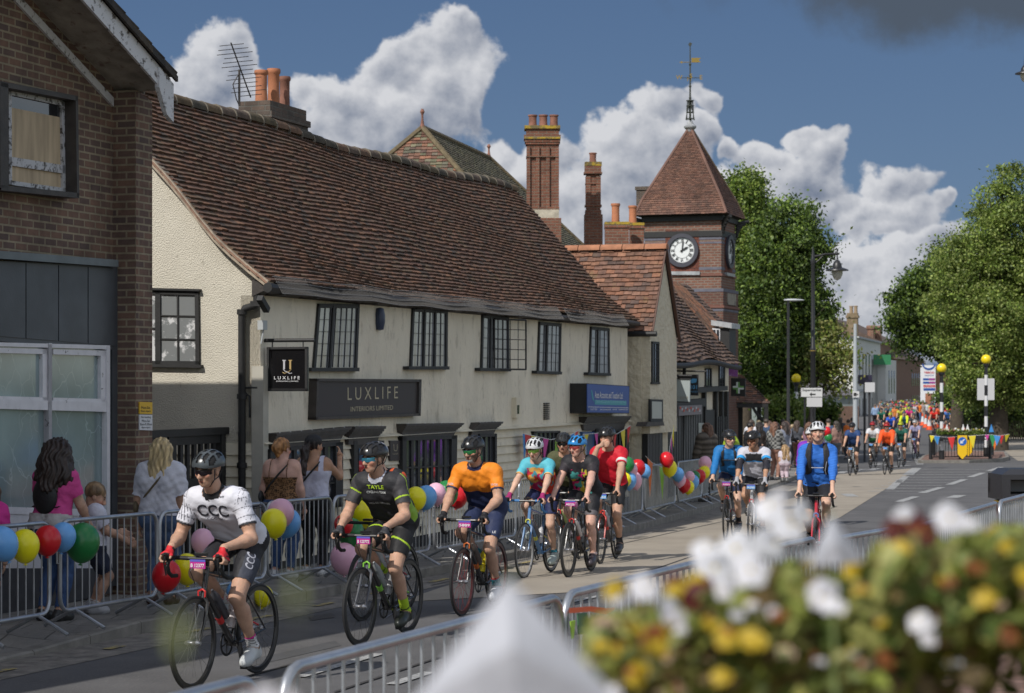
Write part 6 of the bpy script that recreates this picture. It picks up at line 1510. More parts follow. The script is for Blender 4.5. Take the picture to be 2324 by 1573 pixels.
n = 90; P = np.stack([nrg.uniform(-L_/2, L_/2, n), nrg.uniform(-.22, 0, n), 1.18+nrg.uniform(0, .12, n)], 1); V, F, c = leaf_cloud(P, .055, [(.7,.7,.7),(.7,.6,.4),(.6,.5,.1),(.6,.2,.2)], asp=.9); np_mesh('blooms', V, F, M_LEAF, r, False, c)
for k, (px, c) in enumerate(((2149,'wht'),(2186,'wht'),(2196,'wht'),(2250,'blu'))):
 q = Vector((PX(px, 90.35), 90.35, zi+1.15)); mb = MB(); mb.prism([(-.10, 0, 0), (.10, 0, 0), (.0, 0, .34)], (0, .02, 0)); o = mb.build('paper_flag', mat('pennant_'+c, FC[c], .6)); o.location = q; tag(o, ['small white paper flag at the left end of the island planter','small white paper flag, left of the middle pair on the island planter','small white paper flag, right of the middle pair on the island planter','blue cloth flag at the right end of the island planter'][k], 'flag')
bunting('bunting', 'red and yellow bunting strung along the island railing', [Vector((PX(2112, 90.1), 90.1, zi+1.02)), Vector((PX(2150, 90.1), 90.1, zi+.93)), Vector((PX(2185, 90.1), 90.1, zi+.98)), Vector((PX(2248, 90.1), 90.1, zi+1.05))], [('yel',.03,.7),('blu',.12,.9),('lim',.09,.6),('red',.42,1.3),('yel',.78,1.3),('mag',.96,.6)], .42)
bunting('bunting', 'loose multicoloured bunting blowing off the right end of the island', [Vector((PX(2248, 90.1), 90.1, zi+1.05)), Vector((PX(2265, 90.1), 90.1, zi+1.0)), Vector((PX(2290, 90.3), 90.3, zi+1.06))], [('grn',.15,1.2),('org',.3,1.5),('blu',.45,1.0),('red',.65,.9),('yel',.92,.8)], .42)
def keepleft(px, Y, label, y0, y1, w):
 X = PX(px, Y); r = thing('keep_left_bollard', label, 'traffic sign', (X, Y, zi)); z1, z0 = PZ(y0, Y)-zi, PZ(y1, Y)-zi
 w_ = w/FPX*Y; sh = [(-w_/2, z1), (w_/2, z1), (w_/2, z0+(z1-z0)*.22), (0, z0), (-w_/2, z0+(z1-z0)*.22)]
 mb = MB(); mb.prism([(x, 0, z) for x, z in sh], (0, .08, 0)); mb.tube([(0, .05, 0), (0, .05, z0+.1)], .05, 6); mb.build('back_shell', M_POST, r)
 mb = MB(); mb.prism([(x*.9, -.01, z0+(z-z0)*.97+.01) for x, z in sh], (0, .008, 0)); mb.build('yellow_face', mat('keep_left_yellow', (.78,.48,.01), .4), r)
 return r, z0, z1, w_
r, z0, z1, w_ = keepleft(2184, 89.9, 'yellow keep-left bollard with a white arrow on a blue disc', 987, 1043, 24)
cz_ = z1-(z1-z0)*.26; rr = w_*.40; mb = MB(); mb.add([(rr*math.cos(2*PI*k/28), -.02, cz_+rr*math.sin(2*PI*k/28)) for k in range(28)], [tuple(range(27, -1, -1))]); dk = mb.build('blue_disc', mat('road_sign_blue', (.01,.12,.48), .4), r)
mb = MB(); d = Vector((-1, 0, -1)).normalized(); p_ = Vector((1, 0, -1)).normalized(); c_ = Vector((0, -.026, cz_)); t = rr*.13
mb.add([c_-d*rr*.7-p_*t, c_-d*rr*.7+p_*t, c_+d*rr*.2+p_*t, c_+d*rr*.2-p_*t], [(0, 1, 2, 3)]); mb.add([c_+d*rr*.78, c_+d*rr*.12+p_*rr*.48, c_+d*rr*.12-p_*rr*.48], [(0, 1, 2)]); mb.build('arrow', M_INKW, dk)
keepleft(2198, 95, 'second keep-left bollard seen from behind the first', 988, 1036, 20)
Y_ = 96.0; r = thing('blank_sign', 'large pale sign back beside the right-hand beacon', 'sign', (PX(2238, Y_), Y_, zi)); mb = MB(); mb.box((PX(2219, Y_)-PX(2238, Y_), .1, PZ(908, Y_)-zi), (PX(2258, Y_)-PX(2238, Y_), .12, PZ(859, Y_)-zi)); mb.build('board', mat('sign_back'), r); mb = MB(); mb.tube([(0, .16, 0), (0, .16, PZ(862, Y_)-zi)], .05, 6); mb.build('post', M_POST, r)
M_CO = mat('cone_orange', (.72,.09,.015), .5); M_CW = mat('cone_white', (.6,.6,.6), .4)
def cone0(label, X, Y, h=1.0):
 r = thing('traffic_cone', label, 'traffic cone', (X, Y, G(Y)), 0, 'traffic cones along the road')
 mb = MB(); mb.box((-.24, -.24, 0), (.24, .24, .05)); mb.lathe([(.20, .04), (.150, .29), (.080, .71), (.085, .72), (.035, .98), (.001, .985)], seg=14); mb.build('body', M_CO, r, True)
 mb = MB(); mb.lathe([(.156, .28), (.085, .72)], seg=14); mb.build('sleeve', M_CW, r, True); return r
c0_ = None
spots = [(2109,976,'nearest cone of the curved line'),(2120,972,'cone just right of the nearest one'),(2131,970,'cone left of the striped pole'),(2138,970,'cone close behind the striped pole'),(2101,971,'second cone of the curved line going back'),(2094,966,'third cone of the curved line'),(2091,962,'fourth cone of the curved line'),(2149,972,'cone right of the striped pole'),(2156,974,'cone at the left end of the planter'),(2162,976,'cone behind the planter blooms'),(2231,968,'cone left of the right beacon'),(2304,988,'cone beside the man in the light blue shirt'),(1996,959,'lone cone left of the far riders'),(2043+2,967,'')]
for (px, py, lb) in spots[:-1]:
 Y = 3.35*FPX/(py-HYP)
 if c0_ is None: c0_ = cone0('orange and white '+lb, PX(px, Y), Y); continue
 c = copy_tree(c0_); c.location = (PX(px, Y), Y, G(Y)); c['label'] = 'orange and white '+lb
# bodies as one blended surface
def V3(*a): return np.array(a, dtype=np.float64)
def nrmz(v): return v/max(1e-9, np.linalg.norm(v))
class Body:
 def __init__(self): self.P = []
 def cap(self, a, b, ra, rb, lab, k=.025, r0=None): self.P.append(('c', V3(*a), V3(*b), ra, rb, lab, k))
 def ell(self, c, M, r, lab, k=.02): self.P.append(('e', V3(*c), M, V3(*r), None, lab, k))
 def dist(self, X, i):
  p = self.P[i]
  if p[0] == 'c':
   ab = p[2]-p[1]; l2 = max(1e-9, ab@ab); t = np.clip(((X-p[1])@ab)/l2, 0, 1)
   q = X-p[1]-t[:, None]*ab
   return np.sqrt((q*q).sum(1))-(p[3]+(p[4]-p[3])*t)
  q = (X-p[1])@p[2].T
  a = q/p[3]; b = a/p[3]
  k0 = np.sqrt((a*a).sum(1)); k1 = np.sqrt((b*b).sum(1))+1e-9
  return k0*(k0-1)/k1
 def field(self, X):
  d = None
  for i, p in enumerate(self.P):
   di = self.dist(X, i)
   if d is None: d = di; continue
   k = p[6]; h = np.maximum(k-np.abs(d-di), 0)/k
   d = np.minimum(d, di)-h*h*k*.25
  return d
 def mesh(self, h):
  lo = np.full(3, 9.); hi = -lo
  for p in self.P:
   r = max(p[3], p[4]) if p[0] == 'c' else p[3].max()
   for q in ((p[1], p[2]) if p[0] == 'c' else (p[1],)): lo = np.minimum(lo, q-r); hi = np.maximum(hi, q+r)
  lo -= .04; hi += .04
  S = 4; n = (np.ceil((hi-lo)/(h*S)).astype(int)+1); cs = h*S
  ix = np.stack(np.meshgrid(*[np.arange(m) for m in n], indexing='ij'), -1).reshape(-1, 3)
  dc = self.field(lo+(ix+.5)*cs-h*.5).reshape(n)
  act = np.abs(dc) < cs*1.35
  vol = np.repeat(np.repeat(np.repeat(np.where(dc < 0, -1., 1.).astype(np.float32), S, 0), S, 1), S, 2)
  am = np.argwhere(act)
  sub_ = np.stack(np.meshgrid(*[np.arange(S)]*3, indexing='ij'), -1).reshape(-1, 3)
  fi = (am[:, None, :]*S+sub_[None]).reshape(-1, 3)
  for c0 in range(0, len(fi), 300000):
   f = fi[c0:c0+300000]; vol[f[:, 0], f[:, 1], f[:, 2]] = self.field(lo+f*h)
  V, F = surfnets(vol, lo, h)
  return V, F
 def labels(self, V):
  best = np.full(len(V), 9.); lab = np.zeros(len(V), int); t_ = np.zeros(len(V))
  for i, p in enumerate(self.P):
   d = self.dist(V, i); m = d < best; best[m] = d[m]; lab[m] = p[5]
  return lab
def surfnets(vol, lo, h):
 s = vol < 0
 c = [s[i:s.shape[0]-1+i, j:s.shape[1]-1+j, k:s.shape[2]-1+k] for i in (0, 1) for j in (0, 1) for k in (0, 1)]
 anyc = c[0].copy(); allc = c[0].copy()
 for q in c[1:]: anyc |= q; allc &= q
 A = np.argwhere(anyc & ~allc)
 cr = [(i, j, k) for i in (0, 1) for j in (0, 1) for k in (0, 1)]
 val = np.stack([vol[A[:, 0]+i, A[:, 1]+j, A[:, 2]+k] for i, j, k in cr], 1)
 acc = np.zeros((len(A), 3)); cnt = np.zeros(len(A))
 for a in range(8):
  for b in range(a+1, 8):
   df = np.array(cr[b])-np.array(cr[a])
   if np.abs(df).sum() != 1: continue
   va, vb = val[:, a], val[:, b]; m = (va < 0) != (vb < 0)
   t = np.where(m, va/np.where(m, va-vb, 1), 0)
   acc += m[:, None]*(np.array(cr[a])+t[:, None]*df); cnt += m
 V = lo+(A+acc/cnt[:, None])*h
 idx = -np.ones(anyc.shape, dtype=np.int64); idx[A[:, 0], A[:, 1], A[:, 2]] = np.arange(len(A))
 F = []
 for ax in range(3):
  o1, o2 = (ax+1) % 3, (ax+2) % 3
  sl = [slice(1, -1)]*3; sl[ax] = slice(0, -1)
  s0 = s[tuple(sl)]; sl[ax] = slice(1, None); s1 = s[tuple(sl)]
  E = np.argwhere(s0 != s1)
  off = np.ones(3, int); off[ax] = 0; E = E+off
  inside = s[E[:, 0], E[:, 1], E[:, 2]]
  d1 = np.zeros(3, int); d1[o1] = 1; d2 = np.zeros(3, int); d2[o2] = 1
  g = lambda e: idx[e[:, 0], e[:, 1], e[:, 2]]
  ok = np.all(E < np.array(anyc.shape), 1); E = E[ok]; inside = inside[ok]
  q = np.stack([g(E-d1-d2), g(E-d2), g(E), g(E-d1)], 1)
  q[~inside] = q[~inside][:, ::-1]
  F.append(q[(q >= 0).all(1)])
 return V, np.concatenate(F)
def vnormals(V, F):
 n = np.cross(V[F[:, 2]]-V[F[:, 0]], V[F[:, 3]]-V[F[:, 1]]); N = np.zeros_like(V)
 for k in range(4): np.add.at(N, F[:, k], n)
 return N/np.maximum(1e-12, np.linalg.norm(N, axis=1))[:, None]
def ik(a, c, l1, l2, hint):
 a, c = V3(*a), V3(*c); d = c-a; L = np.linalg.norm(d); L_ = min(L, (l1+l2)*.999); u = d/L
 x = (l1*l1-l2*l2+L_*L_)/(2*L_); hgt = math.sqrt(max(0, l1*l1-x*x))
 h = V3(*hint); h = h-u*(h@u); h = nrmz(h)
 return a+u*x+h*hgt, a+u*L_
def head_frame(yaw, pitch, roll=0.0):
 return np.array((Matrix.Rotation(yaw, 3, 'Z') @ Matrix.Rotation(pitch, 3, 'Y') @ Matrix.Rotation(roll, 3, 'X')))
TOR, HEAD, UA, FA, HN, THI, SHI, FT, NK = 0, 1, 2, 4, 6, 8, 10, 12, 14
def build_body(J, w=1.0, female=False, fingers=True, finish=None):
 """J: joints. hip, chest, neck, head(c, R), sh[2], el[2], wr[2], hand[2] (palm, out, fwd), hp[2], kn[2], an[2], toe[2]"""
 B = Body()
 up = nrmz(J['neck']-J['hip']); lat = nrmz(J['sh'][0]-J['sh'][1])
 hip, nk = J['hip'], J['neck']; T = nk-hip
 fw = nrmz(np.cross(lat, up))
 for s in (1, -1):
  B.cap(hip+lat*s*.085*w, hip+T*.28+lat*s*.060*w, .108*w*(1.06 if female else 1), .098*w*(.9 if female else 1), TOR, .06)
  B.cap(hip+T*.28+lat*s*.060*w+fw*.005, hip+T*.72+lat*s*.085*w+fw*.0, .100*w*(.9 if female else 1), .112*w, TOR, .06)
  B.cap(hip+T*.72+lat*s*.08*w, hip+T*.9+lat*s*.12*w, .105*w, .075*w, TOR, .05)
  if female: B.ell(hip+T*.66+fw*.085+lat*s*.075, np.eye(3), (.055, .055, .055), TOR, .05)
 sh = J['sh']; B.cap(sh[0]*.9+sh[1]*.1, sh[1]*.9+sh[0]*.1, .062*w, .062*w, TOR, .06)
 B.cap(hip+T*.93, J['head'][0]-J['head'][1][:, 2]*.05-J['head'][1][:, 0]*.015, .066*w, .056, NK, .04)
 for i in (0, 1):
  B.cap(sh[i], J['el'][i], .055*w*(.85 if female else 1), .041*w, UA+i, .05)
  m = sh[i]*.55+J['el'][i]*.45; B.cap(m, m*.7+J['el'][i]*.3, .048*w*(.85 if female else 1), .045*w*(.85 if female else 1), UA+i, .03)
  m = J['el'][i]*.75+J['wr'][i]*.25
  B.cap(J['el'][i], m, .040*w, .043*w*(.88 if female else 1), FA+i, .03); B.cap(m, J['wr'][i], .043*w*(.88 if female else 1), .027*w, FA+i, .03)
  pm, out, fx, dn = J['hand'][i]
  B.cap(J['wr'][i], pm, .026, .030, HN+i, .02)
  B.cap(pm-fx*.012+out*.016, pm+fx*.030+out*.014, .021, .019, HN+i, .015); B.cap(pm-fx*.012-out*.012, pm+fx*.03-out*.010, .021, .018, HN+i, .015)
  if fingers:
   cur = J['curl'][i]
   for q in range(4):
    if cur:                                  # wrapped round a bar: out and down, tip tucked back
     k0 = pm+fx*(.040-.021*q)+out*.030; k1 = k0+out*.013+dn*.030+fx*.004; k2 = k1+dn*.022-out*.012; k3 = k2-out*.018+dn*.002
    else:                                    # relaxed: along dn
     k0 = pm+dn*.038+fx*(.026-.018*q); L_ = (.9, 1.0, .95, .8)[q]; k1 = k0+dn*.030*L_-out*.004; k2 = k1+dn*.022*L_-out*.012; k3 = k2+dn*.012*L_-out*.014
    B.cap(k0, k1, .0100, .0092, HN+i, .006); B.cap(k1, k2, .0092, .0085, HN+i, .005); B.cap(k2, k3, .0085, .0078, HN+i, .005)
   if cur: t0 = pm-out*.020+fx*.005; t1 = t0-out*.018+fx*.022+dn*.018; t2 = t1+fx*.016+dn*.018
   else: t0 = pm+fx*.022; t1 = t0+fx*.020+dn*.020; t2 = t1+dn*.022+fx*.004
   B.cap(t0, t1, .013, .0105, HN+i, .01); B.cap(t1, t2, .0105, .009, HN+i, .006)
  k, a = J['kn'][i], J['an'][i]
  B.cap(J['hp'][i], k, .088*w, .057*w, THI+i, .04); m = J['hp'][i]*.6+k*.4; B.cap(m, m*.6+k*.4, .080*w, .066*w, THI+i, .03)
  B.cap(k, a, .052*w, .034*w, SHI+i, .03)
  m = k*.72+a*.28; bk = nrmz(np.cross(lat, nrmz(k-a)))*-.016; B.cap(m+bk, k*.5+a*.5+bk*.6, .053*w, .046*w, SHI+i, .03)
  t = J['toe'][i]; sole = V3(0, 0, 1); dr = nrmz(t-a); heel = a-dr*.035*0+V3(0, 0, -.045)-V3(dr[0], dr[1], 0)*.035
  B.cap(a, heel, .036, .033, FT+i, .02); B.cap(heel, t*.85+heel*.15, .035, .036, FT+i, .03); B.cap(t*.8+heel*.2, t, .037, .028, FT+i, .02); B.cap(a, t*.7+heel*.3, .034, .030, FT+i, .03)
 c, M = J['head']; E = M.T
 f = lambda x, y, z: c+M@V3(x, y, z)
 hs = .96 if female else 1.0
 B.ell(f(-.012, 0, .028), E, (.098*hs, .078*hs, .088*hs), HEAD, .02); B.ell(f(.026, 0, -.045), E, (.062, .057*hs, .072), HEAD, .035)
 B.ell(f(.055, 0, -.093), E, (.026, .026, .020), HEAD, .025); B.ell(f(.020, 0, -.075), E, (.055, .050*hs, .030), HEAD, .02)
 B.cap(f(.088, 0, .010), f(.108, 0, -.028), .009, .0135, HEAD, .014); B.cap(f(.097, -.010, -.034), f(.097, .010, -.034), .009, .009, HEAD, .010)
 B.cap(f(.074, -.035, .022), f(.074, .035, .022), .014, .014, HEAD, .014)
 for s in (1, -1):
  B.ell(f(.056, s*.042, -.022), E, (.027, .024, .024), HEAD, .02); B.ell(f(-.006, s*.079, -.008), E, (.018, .009, .031), HEAD, .008)
 B.cap(f(.079, -.018, -.064), f(.079, .018, -.064), .010, .010, HEAD, .010)
 return B
SKIN = {'mid': (.50,.30,.21), 'pale': (.60,.38,.28), 'tan': (.44,.25,.16), 'brown': (.27,.14,.09), 'pink': (.60,.36,.28)}
M_SKIN = mat('skin', (.5,.3,.2), .55, attr=True, var=.12, vs=16, spec=.3, bump=.3, bs=60)
M_SKIN.node_tree.nodes['Principled BSDF'].inputs['Subsurface Weight'].default_value = .12
M_SKIN.node_tree.nodes['Principled BSDF'].inputs['Subsurface Radius'].default_value = (.03, .012, .006)
M_CLOTH = mat('cloth', (.5,.5,.5), .78, attr=True, var=.03, vs=9, bump=.45, bs=22, spec=.25)
M_LYCRA = mat('sports_fabric', (.5,.5,.5), .62, attr=True, var=.025, vs=12, bump=.34, bs=17, spec=.3)
M_HAIR = mat('hair', (.1,.06,.03), .5, attr=True, var=.45, vs=26, bump=1.0, bs=60, stretch=(1, 1, .18))
M_HELM = mat('helmet_shell', (.05,.05,.05), .28, attr=True, spec=.6)
M_LINER = mat('helmet_liner', (.010,.010,.011), .8)
M_STRAP = mat('black_webbing', (.012,.012,.012), .7)
M_SHOE = mat('shoe_leather', (.5,.5,.5), .4, attr=True, var=.05, vs=8)
def wrinkle(P, a):
 return a*(np.sin(P[:, 0]*47+P[:, 2]*31+3*np.sin(P[:, 1]*19))*.5+np.sin(P[:, 2]*78+P[:, 1]*36+2.5*np.sin(P[:, 0]*23))*.35+np.sin(P[:, 1]*95-P[:, 2]*60)*.15)
def person(label, J, res=.008, skin='mid', garments=(), hair=None, helmet=None, glasses=None, group=None, beard=None, w=1.0, female=False, brow=(.08,.05,.03), extra=None, fingers=True, cat='person', decals=()):
 B = build_body(J, w, female, fingers and res < .014)
 V, F = B.mesh(res); lab = B.labels(V); N = vnormals(V, F)
 c, M = J['head']; H = (V-c)@M
 col = np.tile(np.array(SKIN[skin]), (len(V), 1))
 col *= (1+.05*np.sin(V[:, 2:3]*40+V[:, 1:2]*25))
 isH = lab == HEAD
 if res < .016:
  lips = isH & (np.abs(H[:, 2]+.064) < .009) & (np.abs(H[:, 1]) < .024) & (H[:, 0] > .07); col[lips] = np.array(SKIN[skin])*np.array([.85, .55, .55])
  mouth = isH & (np.abs(H[:, 2]+.064) < .0035) & (np.abs(H[:, 1]) < .022) & (H[:, 0] > .07); col[mouth] = (.10, .03, .03)
  eb = isH & (np.abs(H[:, 2]-.030) < .0065) & (np.abs(np.abs(H[:, 1])-.032) < .019) & (H[:, 0] > .05); col[eb] = brow
  ey = isH & (np.abs(H[:, 2]-.008) < .007) & (np.abs(np.abs(H[:, 1])-.031) < .014) & (H[:, 0] > .05); col[ey] = (.30, .24, .21)
  ei = ey & (np.abs(np.abs(H[:, 1])-.031) < .0065); col[ei] = (.03, .025, .02)
  chk = isH & (((H[:, 2]+.03)/.03)**2+((np.abs(H[:, 1])-.042)/.025)**2 < 1) & (H[:, 0] > .03); col[chk] *= np.array([1.08, .86, .84])
 if beard is not None:
  bd = isH & (H[:, 2] < -.040+.25*np.abs(H[:, 1])) & (H[:, 0] > .0) & ~((np.abs(H[:, 2]+.062) < .010) & (np.abs(H[:, 1]) < .024)); col[bd] = beard[0];
  gy = bd & (H[:, 2] < -.075) & (np.abs(H[:, 1]) < .035); col[gy] = beard[1]
 cap_ = isH & (H[:, 2] > .050-.35*H[:, 0]) & (H[:, 0] < .075)
 if hair: col[cap_] = hair[1]
 root = np_mesh('person', V, F, M_SKIN, None, True, col); tag(root, label, cat, group)
 hip, nk = J['hip'], J['neck']; ax = nk-hip; tt = ((V-hip)@ax)/(ax@ax)
 def bt(a, b): d = b-a; return ((V-a)@d)/(d@d)
 tp = np.zeros(len(V))
 for i in (0, 1):
  for L_, a, b in ((UA, J['sh'][i], J['el'][i]), (FA, J['el'][i], J['wr'][i]), (THI, J['hp'][i], J['kn'][i]), (SHI, J['kn'][i], J['an'][i]), (HN, J['wr'][i], J['hand'][i][0]), (FT, J['an'][i], J['toe'][i])):
   m = lab == L_+i; tp[m] = bt(a, b)[m]
 lat = nrmz(J['sh'][0]-J['sh'][1]); fwv = nrmz(np.cross(lat, nrmz(ax)))
 D = dict(V=V, N=N, lab=lab, t=tp, tt=tt, y=(V-hip)@lat, f=(V-hip)@fwv, H=H)
 made = {}
 for g in garments:
  nm, mask, off, cf, mt_ = g[:5]; wa = g[5] if len(g) > 5 else .0015
  m = mask(D); fm = m[F].all(1); Fs = F[fm]
  if len(Fs) == 0: continue
  if nm in ('socks', 'shoes', 'gloves', 'arm_warmers'):
   sd = (lab[Fs[:, 0]] % 2 == 1)
   parts_ = [(nm[:-1], Fs[~sd]), (nm[:-1], Fs[sd])]
  else: parts_ = [(nm, Fs)]
  for nm, Fs in parts_:
          if len(Fs) == 0: continue
          used = np.unique(Fs); mp = -np.ones(len(V), int); mp[used] = np.arange(len(used))
          P = V[used]+N[used]*(off+wrinkle(V[used], wa))[:, None]
          cc = cf({k: q[used] for k, q in D.items()}) if callable(cf) else np.tile(np.array(cf), (len(used), 1))
          o = np_mesh(nm, P, mp[Fs], mt_, root, True, cc); made[nm] = o
 Mh = Matrix(M.tolist()).to_4x4(); Mh.translation = Vector(c)
 if hair:
  if callable(hair[0]): hair[0](root, Mh, hair[1], J)
 if helmet: make_helmet(root, Mh, *helmet)
 if glasses: make_glasses(root, Mh, glasses)
 for (gn, tx, ctr, nv, upv, wd_, hh, cm) in decals:
  if gn in made: decal(made[gn], tx, ctr, nv, upv, wd_, hh, cm)
 if extra: extra(root, J, Mh)
 return root
def decal(gar, tx, ctr, nv, upv, w, h, cm):
 me = gar.data; bv = BVHTree.FromPolygons([v.co for v in me.vertices], [tuple(p.vertices) for p in me.polygons])
 nv = Vector(nv).normalized(); upv = Vector(upv); upv = (upv-nv*upv.dot(nv)).normalized(); ux = upv.cross(nv)
 mb = MB(); put_text(mb, tx, ctr, ux, upv, w, h, bold=.02); out = []
 for p in mb.v:
  p = Vector(p); hit = bv.ray_cast(p+nv*.4, -nv, 1.0)
  out.append(tuple((hit[0]+nv*.004) if hit[0] is not None else (p+nv*.02)))
 if sum(1 for a in mb.v if bv.ray_cast(Vector(a)+nv*.4, -nv, 1.0)[0] is None) > len(mb.v)*.35: return
 mb.v = out; mb.build('lettering', mat('print_%d_%d_%d' % tuple(int(q*100) for q in cm), cm, .6), gar)
def make_helmet(root, Mh, colr, acc=None, vents=5):
 mb = MB(); mb.M = Mh; NT, NPh = 26, 60; C_ = (-.014, 0, .044); Rr = (.136, .108, .104)
 def pt(i, j, sc=1.0):
  ph = 2*PI*j/NPh; rim = R(84)+R(12)*abs(math.sin(ph))+R(20)*max(0, -math.cos(ph))
  th = rim*i/NT; x, y, z = math.sin(th)*math.cos(ph), math.sin(th)*math.sin(ph), math.cos(th)
  rr = 1+.018*math.cos(ph*2)*math.sin(th)
  return (C_[0]+Rr[0]*x*rr*sc, C_[1]+Rr[1]*y*sc, C_[2]+Rr[2]*z*sc)
 vs = []; fs = []; cs = []
 for i in range(NT+1):
  for j in range(NPh): vs.append(pt(i, j))
 for i in range(NT):
  for j in range(NPh):
   a = i*NPh+j; b = i*NPh+(j+1) % NPh; p = pt(i+.5, j+.5); x, y = p[0]-C_[0], p[1]
   v = False
   if 0 < i < NT-3:
    yy = abs(y); q = (yy/(1.0-.35*max(0, -x/.13)))
    for c in (0.0, .044, .084):
     if abs(q-c) < .0135:
      ph_ = (x+.03+c*.5)/.088; fr = ph_-math.floor(ph_)
      if .08 < fr < .80: v = True
   if not v: fs.append((a, b, b+NPh, a+NPh));
 mb.col = colr; mb.add(vs, fs)
 vs = [pt(NT, j) for j in range(NPh)]+[pt(NT, j, .93) for j in range(NPh)]
 mb.col = acc or tuple(q*.7 for q in colr); mb.add(vs, [(j, (j+1) % NPh, (j+1) % NPh+NPh, j+NPh) for j in range(NPh)])
 o = mb.build('helmet', M_HELM, root, True)
 mb = MB(); mb.M = Mh; vs = [pt(i, j, .925) for i in range(0, NT+1, 2) for j in range(0, NPh, 3)]; n2 = NPh//3
 mb.add(vs, [(i*n2+j, i*n2+(j+1) % n2, (i+1)*n2+(j+1) % n2, (i+1)*n2+j) for i in range(NT//2) for j in range(n2)]); mb.build('liner', M_LINER, o, True)
 mb = MB(); mb.M = Mh
 for s in (1, -1):
  mb.tube([(.035, s*.094, .020), (.030, s*.078, -.055), (.038, s*.035, -.108), (.040, 0, -.116)], .0045, 5); mb.tube([(-.075, s*.080, .018), (-.02, s*.084, -.040), (.030, s*.078, -.058)], .004, 5)
 mb.build('strap', M_STRAP, o)
def make_glasses(root, Mh, g):
 lens, fr = g; mb = MB(); mb.M = Mh; n = 20; vs = []
 for k in range(n+1):
  a = R(-66)+R(132)*k/n; d = math.cos(a); hh = .023*(.55+.45*min(1, d*1.1))-.007*math.exp(-(a/.12)**2)*0
  r_ = .099+.004*d; x = r_*math.cos(a)*1.02; y = r_*.80*math.sin(a)
  lo = -.016*(.5+.5*d)-(-.010*math.exp(-(a/.16)**2))
  vs += [(x-.002, y, .024), (x+.004, y, .008), (x-.001, y, lo)]
 mb.add(vs, [(3*k+q, 3*k+3+q, 3*k+4+q, 3*k+1+q) for k in range(n) for q in (0, 1)])
 o = mb.build('sunglasses', mat('lens_%d_%d_%d' % tuple(int(q*100) for q in lens), lens, .06, metal=.55, spec=.9), root, True)
 mb = MB(); mb.M = Mh; mb.tube([vs[3*k] for k in range(n+1)], .0035, 5)
 for s in (0, n): q = vs[3*s]; mb.tube([q, (-.01, q[1]*.99, .012)], .003, 5)
 mb.build('glasses_frame', mat('gf_%d' % int(sum(fr)*100), fr, .4), o)
def hair_from(prims, seed=0, amp=.004, res=.011, name='hair', extra_mask=None):
 def fn(root, Mh, colr, J):
  B = Body(); M3 = np.array(Mh.to_3x3()); c = np.array(Mh.translation)
  for p in prims:
   if p[0] == 'c': B.cap(c+M3@V3(*p[1]), c+M3@V3(*p[2]), p[3], p[4], 0, .03)
   elif p[0] == 'e': B.ell(c+M3@V3(*p[1]), M3.T, p[2], 0, .02)
   elif p[0] == 'w': B.cap(c+M3@V3(*p[1]), c+M3@V3(*p[1])+V3(*p[2]), p[3], p[4], 0, .03)
  V, F = B.mesh(res); N = vnormals(V, F); H = (V-c)@M3
  n = amp*(np.sin(H[:, 1]*150+np.sin(H[:, 2]*30+seed)*2.4)+.7*np.sin(H[:, 0]*140+H[:, 2]*25+seed)+.6*np.sin(H[:, 1]*70-H[:, 0]*90+H[:, 2]*20))
  V = V+N*n[:, None]
  face = (H[:, 0] > .045) & (H[:, 2] < .045) & (np.abs(H[:, 1]) < .062)
  keep = ~face[F].any(1); F = F[keep]
  cc = np.array(colr)*(1+.30*np.sin(H[:, 1:2]*120+2*np.sin(H[:, 2:3]*18)))
  np_mesh(name, V, F, M_HAIR, root, True, cc)
 return fn
CAPH = [('e', (-.022, 0, .040), (.100, .088, .092))]
SHORT = hair_from(CAPH, 1, .002)
H_CURL = hair_from([('e', (-.02, 0, .045), (.112, .10, .105)), ('w', (-.07, .03, 0), (-.03, .03, -.22), .10, .12), ('w', (-.06, -.04, -.02), (-.04, -.05, -.20), .10, .12), ('w', (-.08, 0, -.1), (-.05, 0, -.24), .11, .10)], 2, .007, .010)
H_LONG = hair_from(CAPH+[('w', (-.06, .03, .0), (-.05, .02, -.24), .075, .055), ('w', (-.06, -.04, .0), (-.06, -.03, -.27), .075, .05), ('w', (-.03, .06, 0), (-.03, .03, -.20), .04, .03), ('w', (-.03, -.06, 0), (-.03, -.02, -.20), .04, .03)], 3, .006)
H_BUN = hair_from(CAPH+[('e', (-.115, .0, .02), (.045, .055, .06)), ('c', (-.09, 0, -.03), (-.07, 0, -.07), .04, .03)], 4, .004)
H_TAIL = hair_from(CAPH+[('c', (-.10, 0, .0), (-.15, 0, -.04), .03, .045), ('w', (-.15, 0, -.04), (-.05, 0, -.26), .048, .03)], 5, .005)
H_NECK = hair_from([('w', (-.07, 0, -.02), (-.05, .03, -.13), .05, .03), ('w', (-.06, -.03, -.03), (-.05, -.02, -.11), .035, .02)], 6, .004)
